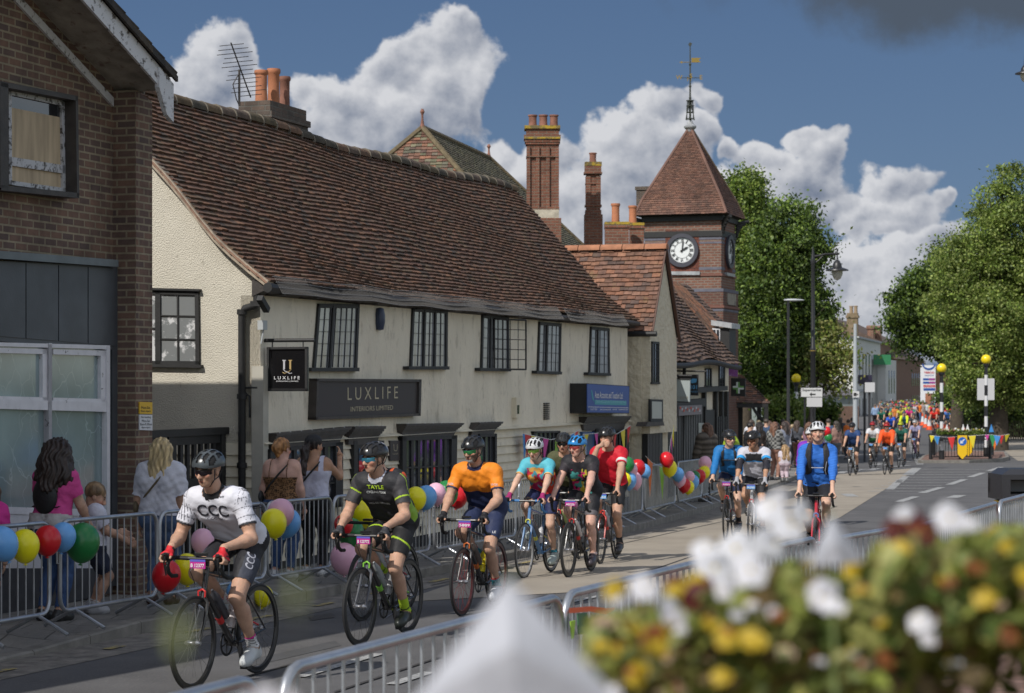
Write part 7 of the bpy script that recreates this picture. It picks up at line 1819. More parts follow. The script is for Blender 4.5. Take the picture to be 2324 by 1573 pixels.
# road bicycles
WR = .336; FAx, RAx = .590, -.405
def bicycle(label, fc, acc=(.5,.02,.02), spoke=(.03,.03,.03), rimd=.030, rimc=(.012,.012,.012), tape=(.012,.012,.012), bottles=((.5,.5,.5),), plate=None, crank=0.0, lod=0, group='road bicycles', forkc=None, seat=(.02,.02,.02), drop=True):
 r = thing('road_bicycle', label, 'bicycle', (0, 0, 0), 0, group)
 mf = mat('frame_%d_%d_%d' % tuple(int(q*1000) for q in fc), fc, .25, coat=.4); mfk = mat('frame_%d_%d_%d' % tuple(int(q*1000) for q in (forkc or fc)), forkc or fc, .25, coat=.4)
 ma = mat('accent_%d_%d_%d' % tuple(int(q*1000) for q in acc), acc, .3); mblk = mat('black_component', (.012,.012,.013), .35); mtyre = mat('tyre_rubber', (.018,.018,.019), .75); malu = mat('alloy_component', (.35,.35,.37), .3, metal=.8)
 BBp = Vector((0, 0, .270)); ST = Vector((-.135, 0, .72)); SC_ = Vector((-.155, 0, .80)); HT = Vector((.385, 0, .835)); HB = Vector((.425, 0, .70))
 sg = 10 if lod == 0 else 6
 mb = MB(); mb.tube([BBp, HB], [.026, .022], sg); mb.tube([ST, HT+Vector((0, 0, -.02))], [.014, .018], sg); mb.tube([BBp, ST, SC_], [.019, .015, .014], sg); mb.tube([HB+Vector((.006, 0, -.03)), HT+Vector((-.003, 0, .02))], .021, sg)
 for s in (1, -1): mb.tube([(-.015, s*.03, .265), (RAx, s*.062, WR)], [.012, .008], 6); mb.tube([(-.13, s*.015, .68), (RAx, s*.062, WR)], [.008, .007], 6)
 mb.lathe([(.024, -.036), (.024, .036)], c=(0, 0, .270), seg=12, axis='y'); mb.build('frame', mf, r, True)
 if lod == 0:
  mb = MB(); mb.tube([BBp.lerp(HB, .40), BBp.lerp(HB, .50)], [.0262, .0258], sg); mb.tube([Vector((-.08, .017, .47)), Vector((RAx+.1, .055, .375))], .0075, 5); mb.build('frame_decal', ma, r, True)
 mb = MB(); mb.tube([HB+Vector((.008, 0, -.03)), HB+Vector((.018, 0, -.06))], .022, sg)
 for s in (1, -1): mb.tube([(.443, s*.012, .645), (.452, s*.042, .61), (.520, s*.048, .46), (FAx, s*.050, WR)], [.016, .014, .011, .008], 8)
 mb.build('fork', mfk, r, True)
 if lod == 0:
  for x, z in ((.452, .685), (-.20, .70)):
   mb = MB()
   for s in (1, -1): mb.tube([(x, 0, z+.02), (x+.01, s*.028, z+.005), (x+.012, s*.026, z-.035)], .008, 5)
   mb.build('brake_caliper', ma if x > 0 else mblk, r)
 for nm, xx in (('front', FAx), ('rear', RAx)):
  w = MB(); n = 48 if lod == 0 else 28
  w.tube([(xx+(WR-.0125)*math.cos(2*PI*k/n), 0, WR+(WR-.0125)*math.sin(2*PI*k/n)) for k in range(n)], .0128, 8 if lod == 0 else 5, closed=True); wo = w.build('wheel', mtyre, r, True)
  w = MB(); ro, ri = WR-.022, WR-.022-rimd; vs = []
  for k in range(n):
   c, s = math.cos(2*PI*k/n), math.sin(2*PI*k/n)
   for rr, y in ((ro, -.010), (ro, .010), (ri+.006, .011), (ri, 0), (ri+.006, -.011)): vs.append((xx+rr*c, y, WR+rr*s))
  w.add(vs, [(5*k+a, 5*k+(a+1) % 5, (5*k+5) % (5*n)+(a+1) % 5, (5*k+5) % (5*n)+a) for k in range(n) for a in range(5)])
  w.build('rim', mat('rim_%d_%d_%d' % tuple(int(q*1000) for q in rimc), rimc, .3), wo, True)
  w = MB(); ns = 20 if lod == 0 else 12
  for k in range(ns):
   a = 2*PI*k/ns+.1; b = a+(.35 if k % 2 else -.35)*(0 if nm == 'front' else 1); s = 1 if k % 2 else -1
   w.tube([(xx+.02*math.cos(b), s*.028, WR+.02*math.sin(b)), (xx+ri*math.cos(a), 0, WR+ri*math.sin(a))], .0013 if lod == 0 else .0022, 3, cap=False)
  w.build('spokes', mat('spoke_%d' % int(sum(spoke)*100), spoke, .35, metal=.5), wo)
  w = MB(); w.lathe([(.012, -.062), (.016, -.05), (.024, -.032), (.014, -.02), (.014, .02), (.024, .032), (.016, .05), (.012, .062)], c=(xx, 0, WR), seg=10, axis='y'); w.build('hub', malu, wo, True)
 mb = MB(); mb.lathe([(.075, -.002), (.098, -.002), (.098, .002), (.075, .002)] if False else [(.097, .044), (.100, .045), (.100, .048), (.097, .049)], c=(0, 0, .27), seg=26, axis='y') if False else None
 ck = MB(); ca = crank
 n = 26; vs = []
 for k in range(n):
  c, s = math.cos(2*PI*k/n), math.sin(2*PI*k/n)
  for rr in (.098, .080):
   for y in (-.044, -.048): vs.append((rr*c, y, .27+rr*s))
 ck.add(vs, [(4*k+a, 4*k+b, (4*k+4) % (4*n)+b, (4*k+4) % (4*n)+a) for k in range(n) for a, b in ((0, 1), (1, 3), (3, 2), (2, 0))])
 for k in range(5): a = 2*PI*k/5+ca; ck.tube([(0, -.046, .27), (.085*math.cos(a), -.046, .27+.085*math.sin(a))], .006, 4)
 ck.build('chainring', mblk, r)
 for s in (1, -1):
  a = ca+(0 if s > 0 else PI); e = Vector((.1725*math.cos(a), s*.075, .27+.1725*math.sin(a)))
  c = MB(); c.tube([(0, s*.055, .27), e], [.014, .010], 6); co = c.build('crank_arm', mblk, r, True)
  c = MB(); c.box((e.x-.038, e.y+s*.01, e.z-.009), (e.x+.038, e.y+s*.07, e.z+.009)); c.build('pedal', mblk, co)
 if lod == 0:
  c = MB(); c.tube([(0, -.046, .368), (RAx, -.046, WR+.045)], .0035, 4); c.tube([(0, -.046, .172), (RAx+.02, -.046, WR-.105)], .0035, 4); c.build('chain', malu, r)
  c = MB(); c.lathe([(.05, -.055), (.05, -.048), (.035, -.040), (.03, -.034)], c=(RAx, 0, WR), seg=20, axis='y'); c.build('cassette', malu, r)
  c = MB(); c.tube([(RAx, -.065, WR-.01), (RAx+.025, -.07, WR-.05), (RAx+.015, -.07, WR-.11)], [.012, .010, .010], 6); c.build('derailleur', mblk, r)
 BC_ = Vector((.475, 0, .925)); hb = MB(); hb.tube([HT+Vector((-.004, 0, .025)), HT+Vector((-.010, 0, .075)), ], .016, 8); hb.tube([HT+Vector((-.010, 0, .065)), BC_], .015, 8)
 hb.tube([BC_+Vector((0, -.2, 0)), BC_+Vector((0, .2, 0))], .014, 8); ho = hb.build('handlebar', mblk, r, True)
 mt_ = mat('tape_%d_%d_%d' % tuple(int(q*1000) for q in tape), tape, .7, bump=.3, bs=90)
 for s in (1, -1):
  c = MB(); c.tube([BC_+Vector((0, s*.10, 0)), BC_+Vector((.0, s*.195, .002)), BC_+Vector((.03, s*.212, .003)), BC_+Vector((.085, s*.213, -.012)), BC_+Vector((.100, s*.215, -.050)), BC_+Vector((.075, s*.218, -.100)), BC_+Vector((.02, s*.222, -.128)), BC_+Vector((-.05, s*.224, -.132))], .0155, 8); c.build('bar_tape', mt_, ho, True)
  c = MB(); c.tube([BC_+Vector((.06, s*.213, .0)), BC_+Vector((.115, s*.213, .010)), BC_+Vector((.145, s*.213, .040))], [.017, .018, .013], 8); c.tube([BC_+Vector((.140, s*.213, .020)), BC_+Vector((.150, s*.214, -.03)), BC_+Vector((.128, s*.214, -.09)), BC_+Vector((.118, s*.214, -.115))], [.009, .007, .006, .006], 6); c.build('brake_lever', mblk, ho, True)
 c = MB(); c.box((.44, -.04, .945), (.50, .04, .965)); c.build('bike_computer', mblk, ho)
 c = MB(); pr = [(-.30, .065, .968), (-.27, .075, .972), (-.20, .062, .966), (-.12, .030, .962), (-.05, .020, .960), (-.035, .012, .955)]; vs = []
 for x, hw, z in pr: vs += [(x, -hw, z-.022), (x, -hw*.8, z), (x, 0, z+.006), (x, hw*.8, z), (x, hw, z-.022)]
 c.add(vs, [(5*i+a, 5*i+a+1, 5*i+a+6, 5*i+a+5) for i in range(5) for a in range(4)]+[(0, 1, 2, 3, 4), tuple(range(29, 24, -1))]+[(5*i, 5*i+5, 5*i+9, 5*i+4) for i in range(5)])
 c.build('saddle', mat('saddle_%d' % int(sum(seat)*100), seat, .45), r, True)
 c = MB(); c.tube([SC_, Vector((-.172, 0, .935))], .0135, 8); c.tube([(-.25, -.02, .94), (-.1, -.02, .935)], .004, 4); c.tube([(-.25, .02, .94), (-.1, .02, .935)], .004, 4); c.build('seat_post', mblk, r, True)
 for k, bc in enumerate(bottles):
  a, b = ((BBp.lerp(HB, .36), BBp.lerp(HB, .80)), (BBp.lerp(ST, .26), BBp.lerp(ST, .68)))[k]; d = (b-a).normalized(); o_ = Vector((-.052, 0, .052)) if k == 0 else Vector((.068, 0, .0)); a, b = a+o_, b+o_
  c = MB(); c.tube([a, a.lerp(b, .12), a.lerp(b, .62), a.lerp(b, .70), a.lerp(b, .80), a.lerp(b, .81), b, b+d*.012, b+d*.03], [.030, .036, .036, .030, .034, .034, .020, .012, .011], 12); c.build('bottle', mat('bottle_%d_%d_%d' % tuple(int(q*100) for q in bc), bc, .35), r, True)
  c = MB(); q = a.lerp(b, .3); c.tube([q+Vector((0, .038, 0)), q+d*.05+Vector((.03, 0, .03)), q+Vector((0, -.038, 0))], .004, 4); c.build('bottle_cage', mblk, r)
 if plate:
  pc, num = plate; c = MB(); x = .520; c.box((x, -.062, .858), (x+.003, .062, .912)); c.build('number_plate', mat('plate_%d_%d_%d' % tuple(int(q*100) for q in pc), pc, .5), r); po = r.children[-1]
  c = MB(); c.box((x+.001, -.062, .906), (x+.0045, .062, .922)); c.build('plate_header', mat('plate_header', (.10,.10,.45), .5), po)
  if num: c = MB(); put_text(c, num, (x+.006, 0, .880), (0, 1, 0), (0, 0, 1), .108, .026, bold=.02); c.build('lettering', M_INKW, po)
  if lod == 0: c = MB(); c.tube([(.50, .03, .90), (.53, .05, .83), (.49, .04, .76), (.45, .02, .72)], .0035, 4); c.tube([(.50, -.03, .90), (.54, -.05, .84), (.50, -.03, .74)], .0035, 4); c.build('brake_cable', mblk, r)
 return r
def ride_pose(lean=.62, hy=0.0, hpit=.15, hroll=0.0, crank=-1.35, sc=1.0, hands=('hood', 'hood'), tw=0.0, rise=0.0, shw=.185, shk=.88):
 """joints of a rider on the bicycle; lean = trunk angle from vertical (radians)"""
 J = {}; hip = V3(-.165, 0, 1.035+rise); tl = .505*sc
 nk = hip+V3(math.sin(lean), 0, math.cos(lean))*tl; J['hip'] = hip; J['neck'] = nk
 la = V3(math.sin(tw), math.cos(tw), 0); shc = hip+(nk-hip)*shk
 J['sh'] = [shc+la*shw, shc-la*shw]
 M = head_frame(hy, hpit, hroll); hc = nk+V3(.055, 0, .155*sc)+V3(math.cos(hy)*.02, math.sin(hy)*.02, 0); J['head'] = (hc, M)
 J['el'], J['wr'], J['hand'], J['curl'] = [], [], [], []
 for i, s in ((0, 1), (1, -1)):
  if hands[i] == 'hood': pm = V3(.560, s*.213, .958); out = V3(0, s, -.15); fx = nrmz(V3(1, 0, .15)); dn = V3(.1, 0, -1)
  elif hands[i] == 'tops': pm = V3(.470, s*.13, .958); out = nrmz(V3(1, 0, .0)); fx = V3(0, s, 0); dn = V3(0, 0, -1)
  elif hands[i] == 'mouth': pm = hc+M@V3(.125, -.005, -.075); out = nrmz(V3(.9, .2, .0)); fx = V3(0, 0, 1); dn = V3(0, -s*1.0, .1)
  else: pm = V3(*hands[i]); out = V3(0, s, 0); fx = V3(1, 0, 0); dn = V3(0, 0, -1)
  bk = nrmz(J['sh'][i]-pm); wr = pm+bk*.062+V3(0, 0, .004)
  if hands[i] == 'mouth': wr = pm+V3(.02, s*.055, -.03)
  el, wr2 = ik(J['sh'][i], wr, .284*(.65+.35*sc), .262*(.65+.35*sc), (-.45, s*.38, -.55) if hands[i] != 'mouth' else (.25, s*.35, -1))
  J['el'].append(el); J['wr'].append(wr if np.linalg.norm(wr2-wr) < .03 else wr2); J['hand'].append((pm, out, fx, dn)); J['curl'].append(hands[i] != 'mouth')
 J['hp'], J['kn'], J['an'], J['toe'] = [], [], [], []
 for i, s in ((0, 1), (1, -1)):
  a = crank+(0 if s > 0 else PI); pz = .27+.1725*math.sin(a)+.012+.034; px_ = .1725*math.cos(a)
  ang = R(10)+R(8)*(1 if math.sin(a) < 0 else -1)
  toe = V3(px_+.045, s*.118, pz-.004); ank = V3(px_-.125, s*.112, pz+.068+.03*math.sin(ang)*2)
  hp = hip+V3(0, s*.092, -.03); kn, a2 = ik(hp, ank, .445*sc, .435*sc, (1, s*.06, .2))
  if np.linalg.norm(a2-ank) > .01: ank = a2
  J['hp'].append(hp); J['kn'].append(kn); J['an'].append(ank); J['toe'].append(toe)
 return J
def stand_pose(h=1.65, hy=0.0, hpit=.1, arms=((0, 0), (0, 0)), lean=0.0, step=.0, elbows=(0, 0), tw=0):
 k = h/1.75; J = {}; hip = V3(0, 0, .93*k); nk = hip+V3(math.sin(lean), 0, math.cos(lean))*.52*k; J['hip'], J['neck'] = hip, nk
 la = V3(math.sin(tw), math.cos(tw), 0); shc = hip+(nk-hip)*.90; J['sh'] = [shc+la*.175*k, shc-la*.175*k]
 M = head_frame(hy, hpit); J['head'] = (nk+V3(.02+math.sin(lean)*.08, 0, .165*k), M)
 J['el'], J['wr'], J['hand'], J['curl'] = [], [], [], []
 for i, s in ((0, 1), (1, -1)):
  fo, ou = arms[i]; d = nrmz(V3(math.sin(fo), s*(math.sin(ou)+.12), -math.cos(fo))); el = J['sh'][i]+d*.29*k
  fa = elbows[i]; d2 = nrmz(V3(math.sin(fo+fa), -s*.15*math.sin(fa)+s*.04, -math.cos(fo+fa))); wr = el+d2*.25*k; pm = wr+d2*.055
  J['el'].append(el); J['wr'].append(wr); J['hand'].append((pm, V3(0, s, 0), nrmz(np.cross(V3(0, 1, 0), d2))*-1, d2)); J['curl'].append(False)
 J['hp'], J['kn'], J['an'], J['toe'] = [], [], [], []
 for i, s in ((0, 1), (1, -1)):
  hp = hip+V3(0, s*.088*k, -.02); an = V3(s*step, s*.10*k, .085); kn, _ = ik(hp, an, .43*k, .43*k, (1, 0, 0))
  J['hp'].append(hp); J['kn'].append(kn); J['an'].append(an); J['toe'].append(an+V3(.145*k, s*.02, -.052))
 return J
def pal(D, base): return np.tile(np.array(base, dtype=float), (len(D['V']), 1))
m_nk = lambda D: (D['lab'] == NK) & (D['tt'] < 1.02)
def m_short(top=.62, lo=.04): return lambda D: ((D['lab'] == TOR) & (D['tt'] > lo)) | m_nk(D) | (((D['lab'] == UA) | (D['lab'] == UA+1)) & (D['t'] < top))
def m_long(lo=.04): return lambda D: ((D['lab'] == TOR) & (D['tt'] > lo)) | m_nk(D) | np.isin(D['lab'], (UA, UA+1)) | (np.isin(D['lab'], (FA, FA+1)) & (D['t'] < .97))
def m_pants(t=.72, hi=.16, full=False): return lambda D: ((D['lab'] == TOR) & (D['tt'] < hi)) | (np.isin(D['lab'], (THI, THI+1)) & (D['t'] < (9 if full else t))) | ((np.isin(D['lab'], (SHI, SHI+1)) & (D['t'] < .93)) if full else False)
m_collar = lambda D: (D['lab'] == NK) & (D['tt'] < 1.085) & (D['tt'] > .99)
m_sock = lambda lo: (lambda D: np.isin(D['lab'], (SHI, SHI+1)) & (D['t'] > lo))
m_shoe = lambda D: np.isin(D['lab'], (FT, FT+1))
m_glove = lambda cut=.075: (lambda D: np.isin(D['lab'], (HN, HN+1)) & (D['t'] < 1.55))
def place(o, X, Y, head, up=0.0, sc=1.0, dz=0.0):
 """head = degrees the forward axis is turned from pointing straight at the camera towards the left"""
 h = R(head); o.location = (X, Y, G(Y)+up+dz); o.rotation_euler = (0, 0, math.atan2(-math.cos(h), -math.sin(h))); o.scale = (sc, sc, sc)
# the riders
BLK = (.014,.014,.016)
def shoes(c=(.55,.55,.55)): return ('shoes', m_shoe, .008, c, M_SHOE, .0)
def socks(c, lo=.72): return ('socks', m_sock(lo), .004, c, M_CLOTH, .0004)
def gloves(c, c2=None):
 return ('gloves', m_glove(), .0035, c if c2 is None else (lambda D: np.where((D['N'][:, 2:3] > .3), np.array(c2), np.array(c))), M_LYCRA, .0003)
def shorts(cf, t=.72): return ('shorts', m_pants(t, .17), .006, cf, M_LYCRA, .0016)
def rider(label, blabel, fx, fy, head, pose, gar, bike, sc=1.0, Yf=None, bmat=None, **kw):
 Yf = Yf or gY(fy); Xf = PX(fx, Yf); h = R(head); fwd = Vector((-math.sin(h), -math.cos(h), 0))
 o = Vector((Xf, Yf, 0))-fwd*FAx*sc
 res = kw.pop('res', None) or (.0070 if Yf < 23 else .0085 if Yf < 31 else .011 if Yf < 45 else .02)
 p = person(label, pose, res=res, garments=gar, **kw)
 b = bicycle(blabel, crank=pose['crank'], lod=0 if Yf < 45 else 1, **bike)
 for q in (p, b):
  place(q, o.x, o.y, head, 0, sc); q.rotation_euler[1] = 0; q.rotation_mode = 'XYZ'
 for q in (p, b): q.location.z = G(o.y)+.0
 return p, b
def RP(crank, **k): J = ride_pose(crank=crank, **k); J['crank'] = crank; return J
def plaid(D, a, b, f=30.): s = (np.sin(D['V'][:, 2]*f*2) > .2) ^ (np.sin(D['V'][:, 1]*f*2) > .2); return np.where(s[:, None], np.array(a), np.array(b))
def blobs(D, cols, n=70, seed=0):
 V = D['V']; g = np.random.default_rng(int(seed)+5); S = g.uniform(V.min(0), V.max(0), (n*6, 3)); k = g.integers(0, len(cols), n*6)
 Vq = V+.012*np.sin(V[:, [1, 2, 0]]*110); return np.array(cols)[k[np.array([np.argmin(((S-v)**2).sum(1)) for v in Vq])]]
arm = lambda D: (D['lab'] == UA) | (D['lab'] == UA+1)
def c1(D):
 c = pal(D, (.66,.66,.72)); a = arm(D)
 g = a & ((np.abs(np.sin(D['V'][:, 1]*150)) < .13) | (np.abs(np.sin(D['t']*14)) < .09)) & (D['t'] < .55); c[g] = (.06,.06,.08)
 c[a & (D['t'] > .60)] = (.03,.03,.035); c[a & (D['t'] > .585) & (D['t'] < .60)] = (.5,.5,.55)
 return c
def c1s(D): c = pal(D, (.020,.020,.024)); m = (D['t'] > .35) & (D['lab'] >= THI) & (np.abs(D['y']) > .13); c[m] = (.045,.05,.07); return c
def c1sock(D):
 V = D['V']; left = V[:, 1] > 0; d = (np.sin(V[:, 2]*190)*np.sin((V[:, 0]+V[:, 1]*1.0)*190) > .45); c = np.where(d[:, None], np.where(left[:, None], np.array((.05,.05,.06)), np.array((.55,.03,.04))), np.array((.62,.62,.62)))
 c[left & (D['t'] < .765)] = (.70,.02,.30); return c
J = RP(-1.55, lean=.92, hy=-.22, hpit=.22, hroll=-.06, tw=.04, sc=1.12, shw=.20)
rider('smiling rider in a white jersey with CCC on the chest, black shorts and red gloves', 'black road bicycle with red accents ridden by the man in the white jersey', 438, 1565, 20.5, J,
  [('jersey', m_short(.66), .009, c1, M_LYCRA, .0036), ('collar', m_collar, .007, BLK, M_LYCRA, .0), shorts(c1s, .76), socks(c1sock, .73), shoes((.50,.52,.52)), gloves((.02,.02,.02), (.55,.02,.03))],
  dict(fc=(.016,.016,.017), acc=(.50,.02,.02), bottles=((.06,.06,.07),(.55,.5,.5)), plate=((.46,.02,.25), 'B 12377'), spoke=(.25,.25,.25)), skin='mid', helmet=((.055,.065,.072), (.10,.11,.12)), glasses=((.02,.015,.02), BLK), w=1.04, beard=((.42,.25,.17),(.42,.25,.17)), hair=(None, (.08,.05,.03)),
  decals=[('jersey', 'CCC', (.3, .0, 1.255), (1, 0, -.25), (0, 0, 1), .25, .098, (.02,.02,.03)), ('jersey', 'GIANT', (.28, .075, 1.36), (1, 0, .0), (0, 0, 1), .07, .014, (.03,.03,.05)), ('jersey', 'CCC LIV', (.3, 0, 1.185), (1, 0, -.25), (0, 0, 1), .13, .018, (.05,.05,.08)),
          ('jersey', 'GIANT', (.2, .225, 1.375), (.55, .5, .6), (-.5, -.35, .8), .10, .028, (.02,.02,.03)), ('jersey', 'GIANT', (.2, -.225, 1.375), (.6, -.4, .6), (-.5, .35, .8), .10, .028, (.02,.02,.03)),
          ('jersey', 'VOGELE SHOES', (-.02, .17, 1.22), (.15, 1, .1), (.75, 0, .75), .24, .038, (.02,.02,.03)), ('shorts', 'CCC', (.04, .2, .88), (.25, 1, 0), (.8, 0, .5), .13, .05, (.35,.36,.42))])
def c2(D):
 c = pal(D, (.028,.028,.032)); a = arm(D); lim = (.40,.58,.03); y = np.abs(D['y'])
 c[a] = (.052,.05,.054); c[a & (np.abs(D['t']-.50+.6*np.abs(D['y']-.2)) < .022)] = lim; c[a & (np.abs(D['V'][:, 0]-D['V'][:, 0].mean()-.13) < .006)] = lim
 s = (~a) & (y > .128) & (D['tt'] < .80) & (D['f'] < .05); c[s] = (.25,.42,.04); return c
def c2s(D): c = pal(D, (.016,.016,.018)); z = D['V']; m = (np.abs(D['t']-.50-.9*(np.abs(D['y'])-.14)) < .018) & (D['lab'] >= THI); c[m] = (.35,.52,.03); return c
def c2sk(D): c = pal(D, (.38,.55,.03)); c[(np.sin(D['V'][:, 2]*95+D['V'][:, 0]*60) > .65) & (D['t'] > .80)] = (.03,.04,.02); return c
J = RP(-1.50, lean=.82, hy=-.42, hpit=.14, tw=.05, sc=1.08, shw=.195)
rider('rider in a charcoal and lime cycling team jersey with mirrored glasses', 'black road bicycle with green rim lettering and a pink number plate', 817, 1465, 21, J,
  [('jersey', m_short(.66), .009, c2, M_LYCRA, .0036), ('collar', m_collar, .009, (.5,.52,.6), M_LYCRA, .0), shorts(c2s, .76), socks(c2sk, .66), shoes((.02,.024,.02)), gloves((.015,.015,.017), (.04,.04,.045))],
  dict(fc=(.018,.018,.020), acc=(.20,.50,.05), rimd=.036, bottles=((.28,.30,.31),(.32,.33,.34)), plate=((.46,.02,.25), 'B 123772'), forkc=(.07,.075,.09)), skin='mid', helmet=((.012,.012,.014), (.5,.5,.5)), glasses=((.06,.28,.40), BLK), w=1.06, hair=(SHORT, (.16,.11,.07)),
  decals=[('jersey', 'TAYLE', (.3, 0, 1.325), (1, 0, -.25), (0, 0, 1), .16, .036, (.40,.58,.03)), ('jersey', 'CYCLING TEAM', (.3, 0, 1.275), (1, 0, -.25), (0, 0, 1), .18, .022, (.6,.62,.62)), ("jersey", "WE'LL GO ANYWHERE", (.3, 0, 1.155), (1, 0, -.3), (0, 0, 1), .20, .022, (.6,.62,.62))])
J = RP(.4, lean=.8, hy=-.1, hpit=.25)
rider('rider with a white helmet almost hidden behind the charcoal and lime jersey', 'road bicycle mostly hidden behind the one with green lettering', 823, 1409, 21, J,
  [('jersey', m_short(.66), .009, lambda D: np.where((np.sin(D['V'][:, 1:2]*60) > .6), np.array((.6,.10,.03)), np.array((.02,.02,.022))), M_LYCRA, .002), shorts(BLK), socks((.02,.02,.02)), shoes((.4,.4,.4)), gloves(BLK)],
  dict(fc=(.03,.03,.033), bottles=((.4,.4,.4),), spoke=(.1,.1,.1), forkc=(.05,.055,.07)), skin='pale', helmet=((.62,.62,.64), (.05,.05,.06)), glasses=((.02,.02,.02), BLK))
def c3(D):
 nv = (.020,.028,.075); c = pal(D, nv); a = arm(D); og = (.80,.245,.018); c[(D['tt'] > .60) & (~a) & (D['f'] > -.06)] = og; c[a] = og; c[a & (D['t'] > .615)] = nv; return c
J = RP(-1.45, lean=.75, hy=-.30, hpit=.22, tw=.03, sc=1.08, shw=.20)
rider('bearded rider in an orange and navy jersey with mirrored sunglasses', 'black road bicycle with dark red rims and a yellow bottle', 1049, 1397, 19, J,
  [('jersey', m_short(.68), .009, c3, M_LYCRA, .0038), ('collar', m_collar, .007, (.02,.025,.07), M_LYCRA, .0), shorts((.024,.034,.085), .78), socks(lambda D: np.where((D['t'] < .76)[:, None], np.array((.55,.03,.04)), np.array((.02,.16,.20))), .72), shoes((.42,.44,.47)), gloves(BLK)],
  dict(fc=(.022,.022,.024), acc=(.5,.12,.02), rimd=.038, rimc=(.06,.012,.012), spoke=(.35,.02,.02), bottles=((.10,.08,.07),(.72,.58,.01)), plate=((.46,.02,.25), '5889')), skin='mid', helmet=((.016,.017,.019), (.02,.025,.07)), glasses=((.05,.30,.10), (.03,.05,.12)), w=1.04, beard=((.16,.11,.085),(.45,.43,.41)), hair=(SHORT, (.18,.16,.15)),
  decals=[('jersey', 'LE COL', (.2, .215, 1.27), (1, .1, 0), (0, 0, 1), .075, .018, (.62,.62,.66)), ('jersey', 'LE COL', (.2, -.235, 1.27), (1, -.1, 0), (0, 0, 1), .075, .018, (.62,.62,.66)), ('shorts', 'LE', (.12, .16, .79), (1, .2, 0), (0, 0, 1), .035, .022, (.62,.62,.66))])
def c4(D):
 c = blobs(D, [(.62,.06,.03),(.70,.20,.03),(.45,.02,.10),(.70,.40,.10),(.55,.03,.03),(.08,.35,.42)]); a = arm(D) | (D['tt'] > .93); c[a] = (.10,.45,.55); c[arm(D) & (D['t'] > .64)] = (.75,.40,.10); return c
J = RP(-2.0, lean=.72, hy=-.05, hpit=.28, sc=.93, shw=.165)
rider('woman rider with turquoise sleeves, a red floral jersey and a white helmet', 'pale blue road bicycle ridden by the woman in turquoise', 1190, 1312, 20, J,
  [('jersey', m_short(.70), .009, c4, M_LYCRA, .002), shorts((.022,.030,.09)), socks((.05,.28,.38), .82), shoes((.45,.52,.50)), gloves((.02,.02,.02), (.30,.02,.12))],
  dict(fc=(.10,.22,.42), acc=(.6,.6,.1), bottles=((.12,.12,.14),(.5,.5,.52)), rimc=(.25,.25,.25), tape=(.06,.20,.45), spoke=(.3,.3,.3)), skin='pale', helmet=((.62,.63,.64), (.35,.5,.1)), glasses=((.25,.45,.08), (.3,.5,.1)), w=.90, female=True, hair=(H_NECK, (.25,.14,.07)))
def c5(D):
 c = blobs(D, [(.02,.02,.024),(.55,.45,.05),(.02,.02,.024),(.55,.02,.14),(.02,.02,.024),(.06,.30,.28)], 80, 1); a = arm(D); c[a] = (.035,.03,.035); c[(~a) & ((np.abs(D['y']) > .11) | (D['tt'] > .85))] = (.02,.02,.024); return c
def c5s(D): c = pal(D, (.018,.018,.022)); m = (D['t'] > .66) & (D['lab'] >= THI); c[m & (D['y'] < 0)] = (.62,.25,.42); c[m & (D['y'] > 0)] = (.14,.13,.14); return c
J = RP(-1.45, lean=.66, hy=-.40, hpit=.12, sc=.95, shw=.17)
rider('woman rider in a blue helmet, black floral jersey and pink-hemmed shorts', 'black road bicycle with deep rims beside the pale blue one', 1290.6, 1310, 18, J,
  [('jersey', m_short(.68), .009, c5, M_LYCRA, .002), shorts(c5s, .80), socks((.5,.4,.4), .9), shoes((.06,.05,.06))],
  dict(fc=(.02,.02,.022), rimd=.050, bottles=((.55,.52,.5),(.1,.1,.1)), plate=((.46,.02,.25), 'AB2226'), spoke=(.2,.2,.2)), skin='pink', helmet=((.02,.22,.55), (.03,.3,.65)), glasses=((.55,.08,.08), BLK), w=1.06, female=True, hair=(H_NECK, (.30,.18,.08)))
J = RP(.3, lean=.70, hy=.05, hpit=.22)
rider('rider in an olive T-shirt half hidden between the two women riders', 'dark road bicycle behind the two women riders', 1262, 1277, 17, J,
  [('shirt', m_short(.72), .012, (.085,.09,.045), M_CLOTH, .003), shorts(BLK), socks((.02,.02,.02)), shoes((.05,.05,.05)), gloves(BLK)],
  dict(fc=(.02,.02,.022), bottles=((.4,.5,.2),)), skin='mid', helmet=((.022,.024,.026), (.04,.04,.04)), glasses=((.02,.02,.02), BLK))
def c7(D): c = pal(D, (.55,.012,.028)); m = (D['lab'] == UA) & (D['t'] > .44) & (D['t'] < .58); c[m] = (.62,.66,.66); return c
J = RP(-1.50, lean=.50, hy=-.35, hpit=.20, hands=('hood', 'mouth'), sc=1.04)
rider('tall rider in a red jersey with one hand raised to his mouth', 'red and black road bicycle with a light blue number plate', 1363, 1280, 14.5, J,
  [('jersey', m_short(.68), .010, c7, M_LYCRA, .0038), shorts((.018,.018,.02)), socks((.03,.03,.035), .74), shoes((.03,.03,.035))],
  dict(fc=(.05,.05,.055), acc=(.55,.03,.02), bottles=((.45,.45,.48),), plate=((.10,.35,.70), '1030'), forkc=(.45,.03,.02)), skin='mid', helmet=((.020,.021,.023), (.25,.01,.03)), w=1.08, hair=(SHORT, (.10,.07,.05)))
